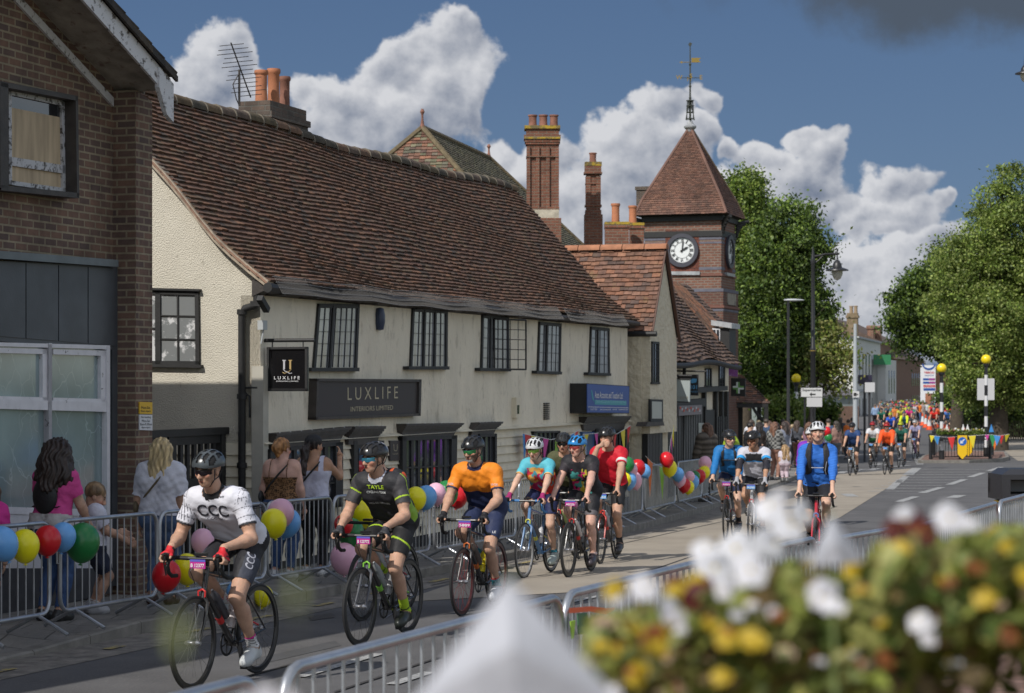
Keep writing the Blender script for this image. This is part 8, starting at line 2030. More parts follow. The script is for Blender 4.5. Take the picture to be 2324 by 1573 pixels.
def strp(col=(.03,.03,.035)):
 def f(root, J, Mh):
  la = nrmz(J['sh'][0]-J['sh'][1]); T = J['neck']-J['hip']; fw = nrmz(np.cross(la, nrmz(T))); mb = MB()
  for s in (1, -1):
   P = [J['hip']+T*t+la*s*y+fw*d for t, y, d in ((1.02, .085, -.06), (1.06, .09, .02), (.96, .10, .105), (.72, .11, .135), (.50, .10, .125), (.42, .13, .09))]
   mb.tube([tuple(p) for p in P], .022, 6, flat=(1, .4))
  P = [J['hip']+T*.76+la*y+fw*.150 for y in (-.10, 0, .10)]; mb.tube([tuple(p) for p in P], .008, 5)
  b = MB(); c = J['hip']+T*.72-fw*.20; b.ball(tuple(c), (.10, .14, .20), 14, 10); o = b.build('backpack', mat('pack_%d' % int(sum(col)*1000), col, .6, var=.2), root, 'all'); mb.build('pack_straps', M_STRAP, o, True)
 return f
J = RP(-1.9, lean=.66, hy=.62, hpit=.10)
rider('rider in a blue jacket with a backpack, looking aside at his neighbour', 'black road bicycle left of the white one', 1647, 1227, 13, J,
  [('jacket', m_long(), .011, (.018,.16,.42), M_LYCRA, .003), ('collar', m_collar, .010, (.02,.15,.4), M_LYCRA, .0), shorts((.02,.025,.06)), socks((.03,.03,.035), .70), shoes((.03,.03,.035))],
  dict(fc=(.02,.02,.022), plate=((.46,.02,.25), 'A1021')), skin='pale', helmet=((.018,.02,.026), (.3,.3,.32)), glasses=((.05,.05,.05), BLK), hair=(SHORT, (.35,.33,.30)), extra=strp((.30,.42,.02)))
def c9(D):
 c = pal(D, (.52,.52,.58)); a = arm(D); y = (~a) & (D['tt'] > .74) & (D['tt'] < .97) & (D['f'] > -.02) & (np.abs(D['y']) < .13); c[y] = (.02,.02,.022); c[(~a) & (np.abs(D['tt']-.735) < .018)] = (.02,.25,.60)
 c[a & (D['t'] > .38) & (D['t'] < .56)] = (.03,.30,.65); c[a & (D['t'] >= .56)] = (.022,.022,.03); return c
J = RP(-1.2, lean=.62, hy=-.45, hpit=.22, sc=.96)
rider('rider in a white jersey with a black yoke and blue bands, brown sunglasses', 'white road bicycle with a blue number plate', 1703, 1240, 13, J,
  [('jersey', m_short(.70), .010, c9, M_LYCRA, .0038), ('arm_warmers', lambda D: (arm(D) & (D['t'] > .66)) | (np.isin(D['lab'], (FA, FA+1)) & (D['t'] < .42)), .006, (.022,.022,.03), M_LYCRA, .001), shorts((.02,.02,.024)), socks((.6,.6,.6), .9), shoes((.03,.03,.03)), gloves((.35,.35,.37))],
  dict(fc=(.52,.52,.52), plate=((.12,.35,.68), 'W 101436'), bottles=((.02,.02,.02),(.05,.3,.5)), tape=(.02,.02,.02)), skin='tan', helmet=((.016,.016,.018), (.3,.3,.3)), glasses=((.10,.04,.02), (.10,.05,.03)), hair=(H_NECK, (.05,.03,.02)),
  decals=[('jersey', 'anti', (.2, .235, 1.29), (1, .1, 0), (0, 0, 1), .085, .035, (.66,.66,.70)), ('jersey', 'anti', (.2, -.235, 1.29), (1, -.1, 0), (0, 0, 1), .085, .035, (.66,.66,.70))])
def vest(root, J, Mh):
 la = nrmz(J['sh'][0]-J['sh'][1]); T = J['neck']-J['hip']; fw = nrmz(np.cross(la, nrmz(T))); mb = MB()
 for s in (1, -1):
  P = [J['hip']+T*t+la*s*y+fw*d for t, y, d in ((1.0, .085, -.07), (1.06, .095, .02), (.97, .11, .115), (.74, .125, .150), (.50, .12, .150), (.42, .12, .135), (.36, .15, .10))]
  mb.tube([tuple(p) for p in P], [.028, .03, .035, .043, .05, .04, .03], 8, flat=(1, .35))
 o = mb.build('hydration_vest', mat('vest_black', (.018,.018,.02), .7, bump=.3, bs=40), root, True); mb = MB()
 P = [J['hip']+T*.56+la*y+fw*(.175-.02*abs(y)*10) for y in (-.11, -.04, .04, .11)]; mb.tube([tuple(p) for p in P], .006, 5); P = [J['hip']+T*.72+la*.12+fw*.17, J['hip']+T*.5+la*.10+fw*.18, J['hip']+T*.40+la*.11+fw*.17]; mb.tube([tuple(p) for p in P], .005, 5); mb.build('chest_strap', mat('pale_strap', (.4,.4,.42), .6), o)
J = RP(.1, lean=.36, hy=.10, hpit=.03, sc=1.10, shw=.188, shk=.84)
rider('tall rider in a heathered blue long-sleeved top with a black hydration vest', 'red and black road bicycle under the tall rider in blue', 1850.7, 1200, 11, J,
  [('top', m_long(), .009, lambda D: np.array((.035,.15,.52))*(1+.22*np.sin(D['V'][:, 2:3]*310+D['V'][:, 1:2]*40)), M_CLOTH, .004), ('collar', m_collar, .010, (.03,.16,.6), M_LYCRA, .0), ('leggings', m_pants(.78, .17), .008, (.022,.022,.026), M_LYCRA, .002), socks((.03,.03,.035)), shoes((.03,.03,.03))],
  dict(fc=(.50,.02,.04), acc=(.1,.2,.5), plate=None), skin='pale', helmet=((.60,.61,.63), (.5,.5,.52)), hair=(hair_from([('e', (.01, 0, .045), (.092, .080, .075))], 8, .004), (.10,.06,.035)), w=1.03, Yf=27.5, extra=vest, res=.0075)
J = RP(.3, lean=.6, hy=-.2)
rider('rider in purple with a white helmet peeping out behind the tall blue rider', 'road bicycle hidden behind the tall blue rider', 1838, 1150, 12, J,
  [('jersey', m_long(), .01, (.20,.03,.42), M_LYCRA, .002), shorts(BLK), socks((.5,.5,.5)), shoes((.4,.4,.4))], dict(fc=(.03,.03,.03), plate=None), Yf=38.0, skin='mid', helmet=((.62,.62,.64), None), res=.013)
FR = []
def far_rider(label, px, py, jersey, helm, skin='mid', long=False, pants=BLK, plate=(.12,.35,.68), fc=(.02,.02,.022), crank=-1.4, res=None, lean=.62, w=1.0, mode='toward', Yf=None, female=False, face_off=0):
 Yf = Yf or (gY(py) if py > 1045 else 3.35*FPX/(py-HYP)); g = [('jersey', m_long() if long else m_short(.66), .014, jersey, M_LYCRA, .003), ('shorts', m_pants(.74, .17), .008, pants, M_LYCRA, .002), socks((.03,.03,.035), .70), shoes((.03,.03,.03))]
 J = RP(crank, lean=lean, hy=rnd.uniform(-.3, .3), hpit=.15)
 r_ = rider(label, ' '.join(('bicycle of the '+label.split(',')[0]).split()[:14]), px, py, (20 if mode == 'toward' else 200)+face_off, J, g, dict(fc=fc, plate=(plate, '') if plate else None, bottles=(), group='road bicycles'), skin=skin, helmet=(helm, None), glasses=((.02,.02,.02), BLK) if Yf < 90 else None, Yf=Yf, res=res or (.014 if Yf < 95 else .022), w=w, female=female, group='riders coming down the hill', hair=(SHORT, (.08,.05,.03)) if Yf < 90 else None); FR.append(r_); return r_
white_green = lambda D: np.where((D['tt'] < .42)[:, None] & (~arm(D))[:, None], np.array((.05,.20,.07)), np.array((.60,.60,.62)))
far_rider('rider in a navy short-sleeved jersey, nearest of the far group on the left', 1929, 1080, (.025,.06,.17), (.02,.02,.025), crank=-1.2)
far_rider('rider in a white jersey with a green lower half and a red helmet', 1976, 1063, white_green, (.45,.02,.03), crank=1.2)
far_rider('rider in a bright orange jacket with a red helmet', 2008, 1078, (.80,.10,.02), (.50,.02,.02), long=True, w=1.12, crank=-1.6)
far_rider('rider in a dark green jersey with a yellow helmet', 2040, 1061.5, (.02,.10,.075), (.55,.60,.02), fc=(.4,.4,.4))
far_rider('woman rider in a lilac top with a white helmet', 2073, 1043, (.28,.27,.42), (.6,.6,.62), skin='pale', pants=(.05,.03,.06), fc=(.10,.03,.14), female=True, w=.92)
far_rider('rider in royal blue with a yellow helmet, between the orange and green riders', 2018, 1016, (.02,.09,.50), (.60,.65,.02), Yf=118)
far_rider('rider in a hi-vis yellow jacket over blue', 2049, 1005, lambda D: np.where((np.abs(D['y']) < .09)[:, None] & (~arm(D))[:, None], np.array((.03,.10,.16)), np.array((.60,.70,.02))), (.03,.05,.09), long=True, Yf=124)
far_rider('rider in black just right of the hi-vis yellow jacket', 2071, 1008, (.02,.025,.035), (.10,.10,.11), Yf=116)
for lb, px, Yf, cj, ch in (('orange rider at the back of the left file', 2008, 160, (.60,.10,.03), (.1,.1,.12)), ('teal rider at the back of the left file', 2024, 158, (.02,.20,.14), (.04,.04,.05)), ('rider in blue with a lime helmet far back', 2057, 168, (.05,.14,.42), (.5,.6,.02)), ('dark green rider farther back beside the hi-vis marshal', 2036, 178, (.02,.13,.09), (.03,.03,.03)), ('black clad rider far back in the left file', 2044, 186, (.02,.02,.025), (.03,.03,.03)), ('yellow-vested rider far back', 2041, 148, (.45,.42,.05), (.03,.04,.05)),
                          ('crimson rider at the head of the right file', 2114, 172, (.50,.02,.04), (.03,.03,.04)), ('magenta rider with a lime helmet in the right file', 2131, 160, (.50,.02,.16), (.50,.60,.02)), ('black rider in the right file', 2124, 176, (.03,.02,.03), (.45,.05,.06)), ('scarlet rider in the right file', 2149, 158, (.60,.03,.02), (.35,.36,.40)), ('rider in navy at the rear of the right file', 2150, 190, (.03,.05,.10), (.3,.3,.3))):
 far_rider(lb, px, None, cj, ch, Yf=Yf, plate=None)
pk = [None]
def pack(k, px, Y):
 src = PK[k % len(PK)]; X = PX(px, Y)
 for o_ in src:
  c = copy_tree(o_); c.location = (X, Y, G(Y)); c['label'] = 'small distant '+('rider' if o_['category'] == 'person' else 'bicycle')+' in the dense pack filling the far road'; c['group'] = 'distant pack of '+('riders' if o_['category'] == 'person' else 'bicycles')
PK = FR[8:]
for k in range(44):
 Y = 135+rnd.random()**.8*85; u = rnd.random(); pack(k, 2000+78*u if k % 4 else 2112+45*u, Y)
far_rider('rider in slate blue on the right riding away up the hill', 2176, None, (.03,.06,.11), (.05,.05,.06), Yf=140, plate=None, mode='away')
# spectators
JN = (.045,.085,.19)
def trous(c, full=True, t=.72): return ('trousers' if full else 'shorts', m_pants(t, .12, full), .014, c, M_CLOTH, .004)
def spec(label, px, Y, head, J, gar, up=.115, **kw):
 res = kw.pop('res', None) or (.0085 if Y < 28 else .012 if Y < 45 else .02)
 gr = kw.pop('group', 'spectators on the left pavement')
 p = person(label, J, res=res, garments=gar, group=gr, **kw); place(p, PX(px, Y), Y, head, up); return p
AW = 190
def rucksack(col, name='backpack', sz=(.06, .13, .165), t=.60, strap=True):
 def f(root, J, Mh):
  T = J['neck']-J['hip']; c = J['hip']+T*t+V3(-.135, 0, -.02); mb = MB(); mb.ball(tuple(c), sz, 18, 12); o = mb.build(name, mat('pack_%d' % int(sum(col)*1000), col, .6, var=.2, bump=.3, bs=30), root, 'all')
  if strap:
   mb = MB()
   for s in (1, -1): mb.tube([tuple(J['hip']+T*a+V3(x, s*y, 0)) for a, x, y in ((.9, -.12, .08), (1.0, -.04, .10), (.95, .06, .11), (.6, .12, .12), (.4, .02, .17), (.35, -.13, .12))], .011, 5, flat=(1, .5))
   mb.build('shoulder_strap', M_STRAP, o)
 return f
def sling(col, z=.35):
 def f(root, J, Mh):
  T = J['neck']-J['hip']; mb = MB(); mb.tube([tuple(J['hip']+T*a+V3(x, y, 0)) for a, x, y in ((.25, -.02, .20), (.45, -.145, .10), (.75, -.140, -.02), (.95, -.085, -.10), (1.02, .0, -.11), (.9, .09, -.08), (.5, .14, .08), (.25, .03, .20))], .013, 5, flat=(1, .5)); o = mb.build('shoulder_bag_strap', mat('strap_%d' % int(sum(col)*1000), col, .6), root)
  mb = MB(); c = J['hip']+T*.18+V3(0, .235, 0); mb.ball(tuple(c), (.10, .035, .08), 12, 8); mb.build('shoulder_bag', mat('strap_%d' % int(sum(col)*1000), col, .6), o, 'all')
 return f
J = stand_pose(1.60, hy=.25, hpit=.55, lean=.16, arms=((.5, .1), (.3, .1)), elbows=(.5, .3))
spec('woman with long dark curly hair in a pink T-shirt and small black backpack', 116, 19.2, 205, J, [('tshirt', m_short(.66, .08), .014, (.58,.07,.26), M_CLOTH, .004), trous(JN), shoes((.03,.03,.03)), ('jumper_round_waist', lambda D: (D['lab'] == TOR) & (D['tt'] < .2) & (D['tt'] > -.1), .03, (.45,.43,.42), M_CLOTH, .01)], hair=(H_CURL, (.028,.017,.013)), female=True, extra=rucksack((.012,.012,.013)), w=1.0)
J = stand_pose(1.17, hy=-.3, hpit=.45, arms=((.4, .1), (.5, .1)), elbows=(1.0, .6))
spec('small boy with short fair hair, glasses and a white T-shirt', 212, 19.9, 245, J, [('tshirt', m_short(.75, .02), .016, (.60,.60,.68), M_CLOTH, .004), trous((.03,.035,.06), False, .85), socks((.6,.6,.6), .85), shoes((.40,.40,.42))], hair=(SHORT, (.22,.14,.07)), w=.80)
J = stand_pose(1.60, hy=.15, hpit=.35, arms=((-.05, .12), (-.05, .12)), elbows=(.2, .2))
spec('woman with long blonde hair in a loose white T-shirt and jeans', 365, 20.9, 190, J, [('tshirt', m_short(.92, .02), .024, (.60,.60,.66), M_CLOTH, .008), trous((.09,.14,.25)), shoes((.06,.03,.02))], hair=(H_LONG, (.50,.38,.20)), female=True, w=1.08, extra=sling((.12,.09,.05)))
leo = lambda D: np.where((np.sin(D['V'][:, 2:3]*170+2*np.sin(D['V'][:, 1:2]*90))*np.sin(D['V'][:, 1:2]*150+2*np.sin(D['V'][:, 2:3]*80)) > .12), np.array((.03,.018,.012)), np.array((.30,.16,.075)))
J = stand_pose(1.57, hy=-.35, hpit=.05, arms=((.0, .15), (.05, .12)), elbows=(.15, .35))
spec('woman with a ginger bun and a leopard-print camisole, tattoo on her back', 640, 24.2, 195, J, [('camisole', lambda D: (D['lab'] == TOR) & ((D['tt'] < .66) | (np.abs(np.abs(D['y'])-.10) < .009)) & (D['tt'] > .0), .010, leo, M_CLOTH, .003), trous(JN), shoes((.60,.60,.60)), ('shirt_round_waist', lambda D: ((D['lab'] == TOR) & (D['tt'] < .05)) | (np.isin(D['lab'], (THI, THI+1)) & (D['t'] < .35)), .035, lambda D: plaid(D, (.05,.05,.05), (.22,.21,.21)), M_CLOTH, .01)], hair=(H_BUN, (.34,.16,.055)), female=True, skin='pink', glasses=((.02,.02,.02), BLK), w=1.04, extra=sling((.03,.03,.03)))
def capx(root, J, Mh):
 mb = MB(); mb.M = Mh; mb.ball((-.015, 0, .058), (.108, .092, .082), 20, 12); mb.prism([(.05, -.07, .055), (.05, .07, .055), (.17, .05, .045), (.18, 0, .047), (.17, -.05, .045)], (0, 0, .012)); mb.build('baseball_cap', mat('black_cap', (.012,.012,.013), .7), root, True)
 sling((.015,.015,.016))(root, J, Mh)
J = stand_pose(1.60, hy=-.55, hpit=-.02, arms=((.1, .12), (.9, .25)), elbows=(.2, 1.75))
spec('woman in a black cap and white vest top holding a hand to her face', 712, 24.6, 190, J, [('vest_top', lambda D: (D['lab'] == TOR) & ((D['tt'] < .74) | (np.abs(np.abs(D['y'])-.11) < .028)) & (D['tt'] > .0), .010, (.58,.58,.70), M_CLOTH, .003), trous((.02,.02,.022)), shoes((.60,.60,.60))], hair=(H_TAIL, (.025,.016,.014)), female=True, skin='tan', extra=capx, w=.95)
J = stand_pose(1.25, hy=.3, hpit=.3, lean=.2); spec('child in a bright pink top at the left edge', -36, 18.6, 175, J, [('top', m_long(), .02, (.55,.04,.25), M_CLOTH, .006), ('skirt', m_pants(.8, .15), .03, (.03,.03,.06), M_CLOTH, .008), shoes((.45,.42,.45))], hair=(H_LONG, (.12,.07,.04)), w=.85)
J = stand_pose(1.62, hpit=.1); spec('woman in a dark green coat behind the pink T-shirt', 75, 21.5, 185, J, [('coat', m_long(-.2), .025, (.03,.07,.05), M_CLOTH, .006), trous((.03,.03,.035)), shoes(BLK)], hair=(H_LONG, (.07,.045,.03)), female=True)
fur = (.10,.085,.07)
far_sp = [('man in a grey T-shirt, left of two men by the dark shopfront', 1520, 47, 1.72, (.12,.12,.125), (.09,.06,.04), 0, (.03,.03,.04)), ('man in a blue-grey T-shirt, right of two men by the dark shopfront', 1552, 48, 1.72, (.16,.18,.23), (.07,.045,.03), 0, (.03,.03,.04)),
 ('woman in a wide ribbed fur jacket', 1604, 46, 1.68, 'fur', (.12,.06,.035), 1, (.03,.03,.03)), ('dark-haired person in black under the gateway', 1702, 66, 1.62, (.015,.015,.017), (.015,.012,.01), 1, (.02,.02,.022)), ('person in a brown-black coat under the gateway', 1722, 68, 1.60, (.03,.022,.02), (.02,.014,.012), 1, (.02,.02,.022)),
 ('woman in a grey checked coat with brown hair', 1758, 62, 1.66, 'plaid', (.16,.08,.05), 1, (.3,.16,.12)), ('person in a pale grey-blue top behind the checked coat', 1780, 65, 1.66, (.22,.24,.30), (.05,.035,.03), 0, (.05,.05,.06)),
 ('woman in white holding a baby', 1746, 80, 1.66, (.55,.55,.60), (.12,.07,.05), 0, (.2,.2,.22)), ('person in a pale olive top beside the gateway post', 1722, 82, 1.68, (.20,.21,.16), (.2,.16,.1), 0, (.1,.1,.1)), ('man in an orange T-shirt by the hedge', 1756+20, 86, 1.72, (.62,.13,.03), (.05,.035,.03), 0, (.04,.04,.05)), ('person in amber yellow beside the lamp column', 1798, 84, 1.5, (.55,.28,.03), (.4,.3,.18), 0, (.1,.1,.12)),
 ('woman with a bare tanned back and long brown hair', 1836, 66, 1.64, (.28,.16,.22), (.13,.065,.04), 0, (.1,.12,.2)), ('small girl in a white dress', 1781, 60, .98, (.55,.50,.55), (.34,.22,.11), 0, (.5,.4,.45)), ('blonde child in pink by the railing', 1822, 64, 1.05, (.5,.25,.3), (.4,.28,.13), 0, (.3,.3,.35)),
 ('man in a white T-shirt standing by the brick wall', 1890, 98, 1.72, (.58,.58,.62), (.07,.05,.04), 0, (.10,.10,.12)), ('woman in a charcoal top standing by the brick wall', 1908, 98, 1.68, (.07,.075,.09), (.06,.04,.03), 0, (.3,.16,.12)), ('man in a blue-grey shirt and shorts seen from behind', 1880, 80, 1.74, (.04,.07,.13), (.06,.045,.035), 0, (.16,.24,.36)), ('woman with bare shoulders in a grey skirt', 1898, 76, 1.66, (.30,.18,.15), (.05,.04,.03), 0, (.11,.13,.15)),
 ('marshal in an orange bib beside the dark bin', 1926, 92, 1.70, (.70,.18,.04), (.08,.05,.04), 0, (.03,.03,.04)), ('person in black leaning by the orange bib', 1935, 96, 1.72, (.02,.02,.022), (.05,.035,.03), 1, (.05,.08,.16)),
 ('marshal in an orange vest standing in the road', 2085, 178, 1.8, (.75,.20,.03), (.05,.04,.03), 0, (.05,.10,.22)), ('pedestrian in white by the far hedge', 2074, 175, 1.72, (.55,.55,.58), (.1,.07,.05), 0, (.2,.2,.22)), ('pedestrian in beige on the far pavement', 2094, 188, 1.75, (.38,.32,.30), (.1,.07,.05), 0, (.25,.22,.2)), ('pedestrian in pale grey on the far pavement', 2102, 190, 1.7, (.45,.47,.48), (.05,.04,.03), 0, (.1,.1,.12)),
 ('walker with a blue backpack on the right pavement', 2202, 146, 1.78, (.03,.12,.35), (.12,.13,.15), 0, (.03,.04,.03)), ('walker with bare arms beside the blue backpack', 2193, 150, 1.72, (.25,.16,.12), (.07,.05,.04), 0, (.06,.05,.06)), ('person in a bright cyan jacket leaning at the right', 2263, 142, 1.70, (.02,.38,.52), (.03,.04,.06), 1, (.02,.02,.022)), ('steward in a pale blue shirt and black trousers', 2286, 134, 1.76, (.24,.34,.50), (.16,.12,.10), 1, (.02,.018,.02)), ('onlooker in beige beside the pale blue shirt', 2274, 140, 1.66, (.4,.28,.24), (.1,.06,.05), 0, (.2,.2,.2)), ('woman in a navy top at the right edge', 2302, 141, 1.7, (.03,.05,.09), (.3,.2,.12), 0, (.05,.06,.12)), ('onlooker in dark clothes at the far right', 2313, 144, 1.68, (.03,.03,.035), (.04,.03,.025), 1, (.03,.03,.035)), ('person in orange and blue at the right edge', 2322, 138, 1.7, (.65,.22,.04), (.1,.07,.05), 0, (.05,.1,.3)),
 ('dark-clad onlooker, left one in the crowd by the white house', 2030, 182, 1.7, (.02,.02,.025), (.03,.02,.02), 1, (.03,.03,.04)), ('onlooker in burgundy in the crowd by the white house', 2048, 196, 1.7, (.12,.03,.04), (.05,.03,.02), 1, (.03,.03,.04)), ('onlooker in pale pink in the crowd by the white house', 2038, 200, 1.7, (.4,.25,.25), (.05,.03,.02), 0, (.1,.1,.12)), ('onlooker in charcoal by the far hedge', 2062, 196, 1.7, (.05,.05,.055), (.05,.03,.02), 1, (.03,.03,.04)),
 ('tiny walker in orange far up the road', 2156, 250, 1.75, (.6,.2,.05), (.06,.05,.04), 0, (.05,.05,.1)), ('tiny walker in dark blue far up the road', 2164, 240, 1.75, (.03,.06,.12), (.06,.05,.04), 0, (.05,.05,.1)), ('tiny walker in white far up the road', 2172, 300, 1.75, (.5,.5,.55), (.06,.05,.04), 0, (.05,.05,.1)), ('tiny walker in grey at the top of the road', 2182, 320, 1.75, (.2,.2,.2), (.06,.05,.04), 0, (.05,.05,.1)), ('person in teal and blue on the right pavement far up', 2180, 176, 1.75, (.03,.25,.3), (.06,.05,.04), 0, (.05,.05,.1))]
for (lb, px, Y, h, tc_, hc_, lg_, pc_) in far_sp:
 J = stand_pose(h, hy=rnd.uniform(-.5, .5), hpit=rnd.uniform(0, .3), arms=((rnd.uniform(-.2, .5), .1), (rnd.uniform(-.2, .4), .1)), elbows=(rnd.uniform(0, 1.2), rnd.uniform(0, 1.2)), step=rnd.uniform(-.06, .06))
 tcf = (lambda D: np.array(fur)*(1+.5*np.sin(D['V'][:, 2:3]*60))) if tc_ == 'fur' else (lambda D: plaid(D, (.05,.05,.05), (.25,.25,.24), 26)) if tc_ == 'plaid' else tc_
 of = .06 if tc_ == 'fur' else .03 if tc_ == 'plaid' else .016
 women = any(q in lb for q in ('woman', 'girl', 'child', 'coat'))
 spec(lb, px, Y, 190+rnd.uniform(-60, 60) if Y < 100 else rnd.uniform(0, 360), J, [('top', m_long(0) if lg_ else m_short(.7, 0), of, tcf, M_CLOTH, .004), trous(pc_), shoes((.1,.1,.1))], up=.115 if Y < 100 else 0, hair=(H_LONG if women else SHORT, hc_), female=women and h > 1.3, w=.8 if h < 1.2 else 1, group='spectators on the left pavement' if Y < 100 else 'people far down the street', res=.011 if Y < 50 else .018 if Y < 100 else .03, skin=rnd.choice(['mid', 'pale', 'tan']))
OL = [o for o in COL.objects if o.get('group') == 'people far down the street']; OM = [o for o in COL.objects if o.get('group') == 'spectators on the left pavement' and o.location.y > 58 and not any(q in o['label'] for q in ('orange', 'amber', 'girl', 'child', 'checked'))]
for k in range(30):
 c = copy_tree(OL[k % len(OL)]); Y = rnd.uniform(150, 215); px = rnd.uniform(1985, 2082) if k % 3 else rnd.uniform(2265, 2324); Y = Y if px < 2100 else rnd.uniform(136, 150); c.location = (PX(px, Y), Y, G(Y)); c['label'] = 'small onlooker in the crowd on the far left pavement' if px < 2100 else 'small onlooker in the crowd at the far right'; c['group'] = 'far onlookers on the left' if px < 2100 else 'far onlookers on the right'
for k in range(12):
 c = copy_tree(OM[k % len(OM)]); px = rnd.uniform(1690, 1862); Y = rnd.uniform(72, 84); c.location = (PX(px, Y), Y, G(Y)+.115); c['label'] = 'onlooker in the blurred crowd near the covered gateway'; c['group'] = 'crowd near the gateway'
# foreground: flower trough, paper pennants, tape
FG = thing('flower_trough', 'raised trough overflowing with blurred pansies right in front of the camera', 'flower trough', (.65, 2.25, G(2.25)+.115)); fo = (.65, 2.25, G(2.25)+.115)
mb = MB(); mb.box((.07, 1.95, -.66), (1.35, 2.75, -.40)); mb.build('trough', mat('dark_green_trough', (.02,.035,.025), .6), FG, org=fo)
for x in (.12, 1.26):
 for y in (2.0, 2.66): mb = MB(); mb.box((x, y, fo[2]), (x+.05, y+.05, -.6)); mb.build('leg', M_POST, FG, org=fo)
n = 32000; x = nrg.uniform(.06, 1.35, n); y = nrg.uniform(1.6, 2.7, n)
OT = [(1325,1500),(1345,1400),(1400,1350),(1520,1335),(1600,1300),(1700,1270),(1850,1275),(1960,1260),(2060,1195),(2150,1180),(2250,1185),(2400,1170),(2900,1150)]
px = CXP+x/y*FPX; tops = np.interp(px, [a for a, b in OT], [b for a, b in OT]); tops = tops+14+16*np.sin(px/37)+12*np.sin(px/17+1); zt = (HYP-tops)/FPX*y-.008
z = zt-np.abs(nrg.normal(size=n))*.055-.004; z = np.maximum(z, -.45); ok = px > 1325
P = np.stack([x, y, z], 1)[ok]
V, F, c = leaf_cloud(P, .0135, [(.20,.24,.04),(.28,.31,.07),(.10,.15,.03),(.34,.34,.10),(.17,.12,.05),(.30,.30,.10),(.16,.20,.05)], asp=.6)
np_mesh('foliage', V-np.array(fo), F, M_LEAF, FG, False, c)
M_PET = leafmat('petals', (.7,.7,.7), .3)
def flower(px, py, r, c1, c2, Y):
 r *= .78
 X, Z = PX(px, Y), PZ(py, Y); R_ = r/FPX*Y; mb = MB(); t = rnd.uniform(-.3, .3); ty = rnd.uniform(-.5, .5)
 mb.M = Matrix.Translation((X-fo[0], Y-fo[1], Z-fo[2])) @ Euler((R(78)+t, ty*.4, ty)).to_matrix().to_4x4()
 for k in range(5):
  a = 2*PI*k/5+.3; mb.col = c1 if k not in (1, 2) or rnd.random() < .3 else c2
  cx_, cy_ = .50*R_*math.cos(a), .50*R_*math.sin(a); vs = [(cx_, cy_, .004*k)]
  for q in range(9): b = 2*PI*q/9; w = .56*R_*(1+.1*math.sin(3*b+k)); vs.append((cx_+w*math.cos(b), cy_+w*math.sin(b), .004*k+.08*R_*math.sin(2*b)))
  mb.add(vs, [(0, 1+q, 1+(q+1) % 9) for q in range(9)])
 mb.col = (.55, .40, .02); mb.add([(.13*R_*math.cos(2*PI*q/6), .13*R_*math.sin(2*PI*q/6), .03*R_+.02) for q in range(6)], [tuple(range(6))])
 mb.build('pansy', M_PET, FG)
WH, YE, MA, BR = (.70,.70,.74), (.52,.37,.02), (.10,.008,.012), (.30,.10,.03)
FL = [(1400,1338,30,YE,YE),(1487,1452,46,YE,BR),(1705,1462,44,YE,YE),(1650,1448,36,YE,BR),(1425,1425,26,YE,YE),(1450,1525,34,YE,BR),(1590,1330,38,MA,YE),(1556,1366,32,MA,MA),(1600,1420,26,YE,BR),(1460,1340,44,WH,WH),(1510,1388,40,WH,WH),(1385,1372,24,WH,WH),(1535,1330,34,YE,MA),
      (1620,1290,58,WH,WH),(1680,1252,60,WH,WH),(1600,1262,44,WH,WH),(1745,1170,50,WH,WH),(1775,1212,48,WH,WH),(1705,1300,52,WH,WH),(1812,1160,34,WH,WH),(1730,1240,50,WH,WH),(1655,1330,34,WH,WH),(1770,1130,26,WH,WH),(1870,1345,44,WH,WH),(1895,1385,34,WH,WH),(1990,1300,28,WH,WH),(1830,1275,26,YE,WH),(1940,1290,30,YE,YE),
      (2058,1182,44,MA,WH),(2095,1208,40,MA,BR),(2030,1200,32,MA,MA),(2080,1250,36,BR,BR),(2150,1178,46,WH,WH),(2185,1196,32,WH,WH),(2045,1252,30,YE,YE),(2010,1248,24,YE,BR),(2095,1418,38,WH,WH),(2105,1445,26,WH,WH),(2262,1222,36,MA,YE),(2300,1250,30,BR,YE),(2235,1362,34,YE,YE),(2190,1285,34,BR,BR),(2320,1312,32,YE,YE),(1960,1345,22,YE,BR),(2130,1330,24,BR,YE),(1640,1540,30,YE,YE),(1750,1400,26,BR,WH),(1330,1540,20,WH,WH),(1360,1470,26,YE,YE),(1390,1580,30,WH,WH),(2290,1440,30,BR,BR),(2000,1490,24,BR,BR),(1840,1500,22,WH,BR)]
for (a, b, r, c1, c2) in FL: flower(a, b, r, c1, c2, rnd.uniform(1.45, 1.62) if b > 1300 else rnd.uniform(1.55, 1.85))
for k in range(54):
 a = rnd.uniform(1360, 1900) if k < 34 else rnd.uniform(1900, 2340); b = rnd.uniform(np.interp(a, [q[0] for q in OT], [q[1] for q in OT])+30, 1570); c1, c2 = rnd.choice([(YE, MA), (WH, WH), (WH, YE), ((.35,.34,.12), (.25,.28,.08)), ((.42,.30,.20), BR), ((.25,.30,.10), (.3,.35,.12)), ((.25,.30,.10), (.3,.35,.12))]); flower(a, b, rnd.uniform(14, 26), c1, c2, rnd.uniform(1.5, 1.75))
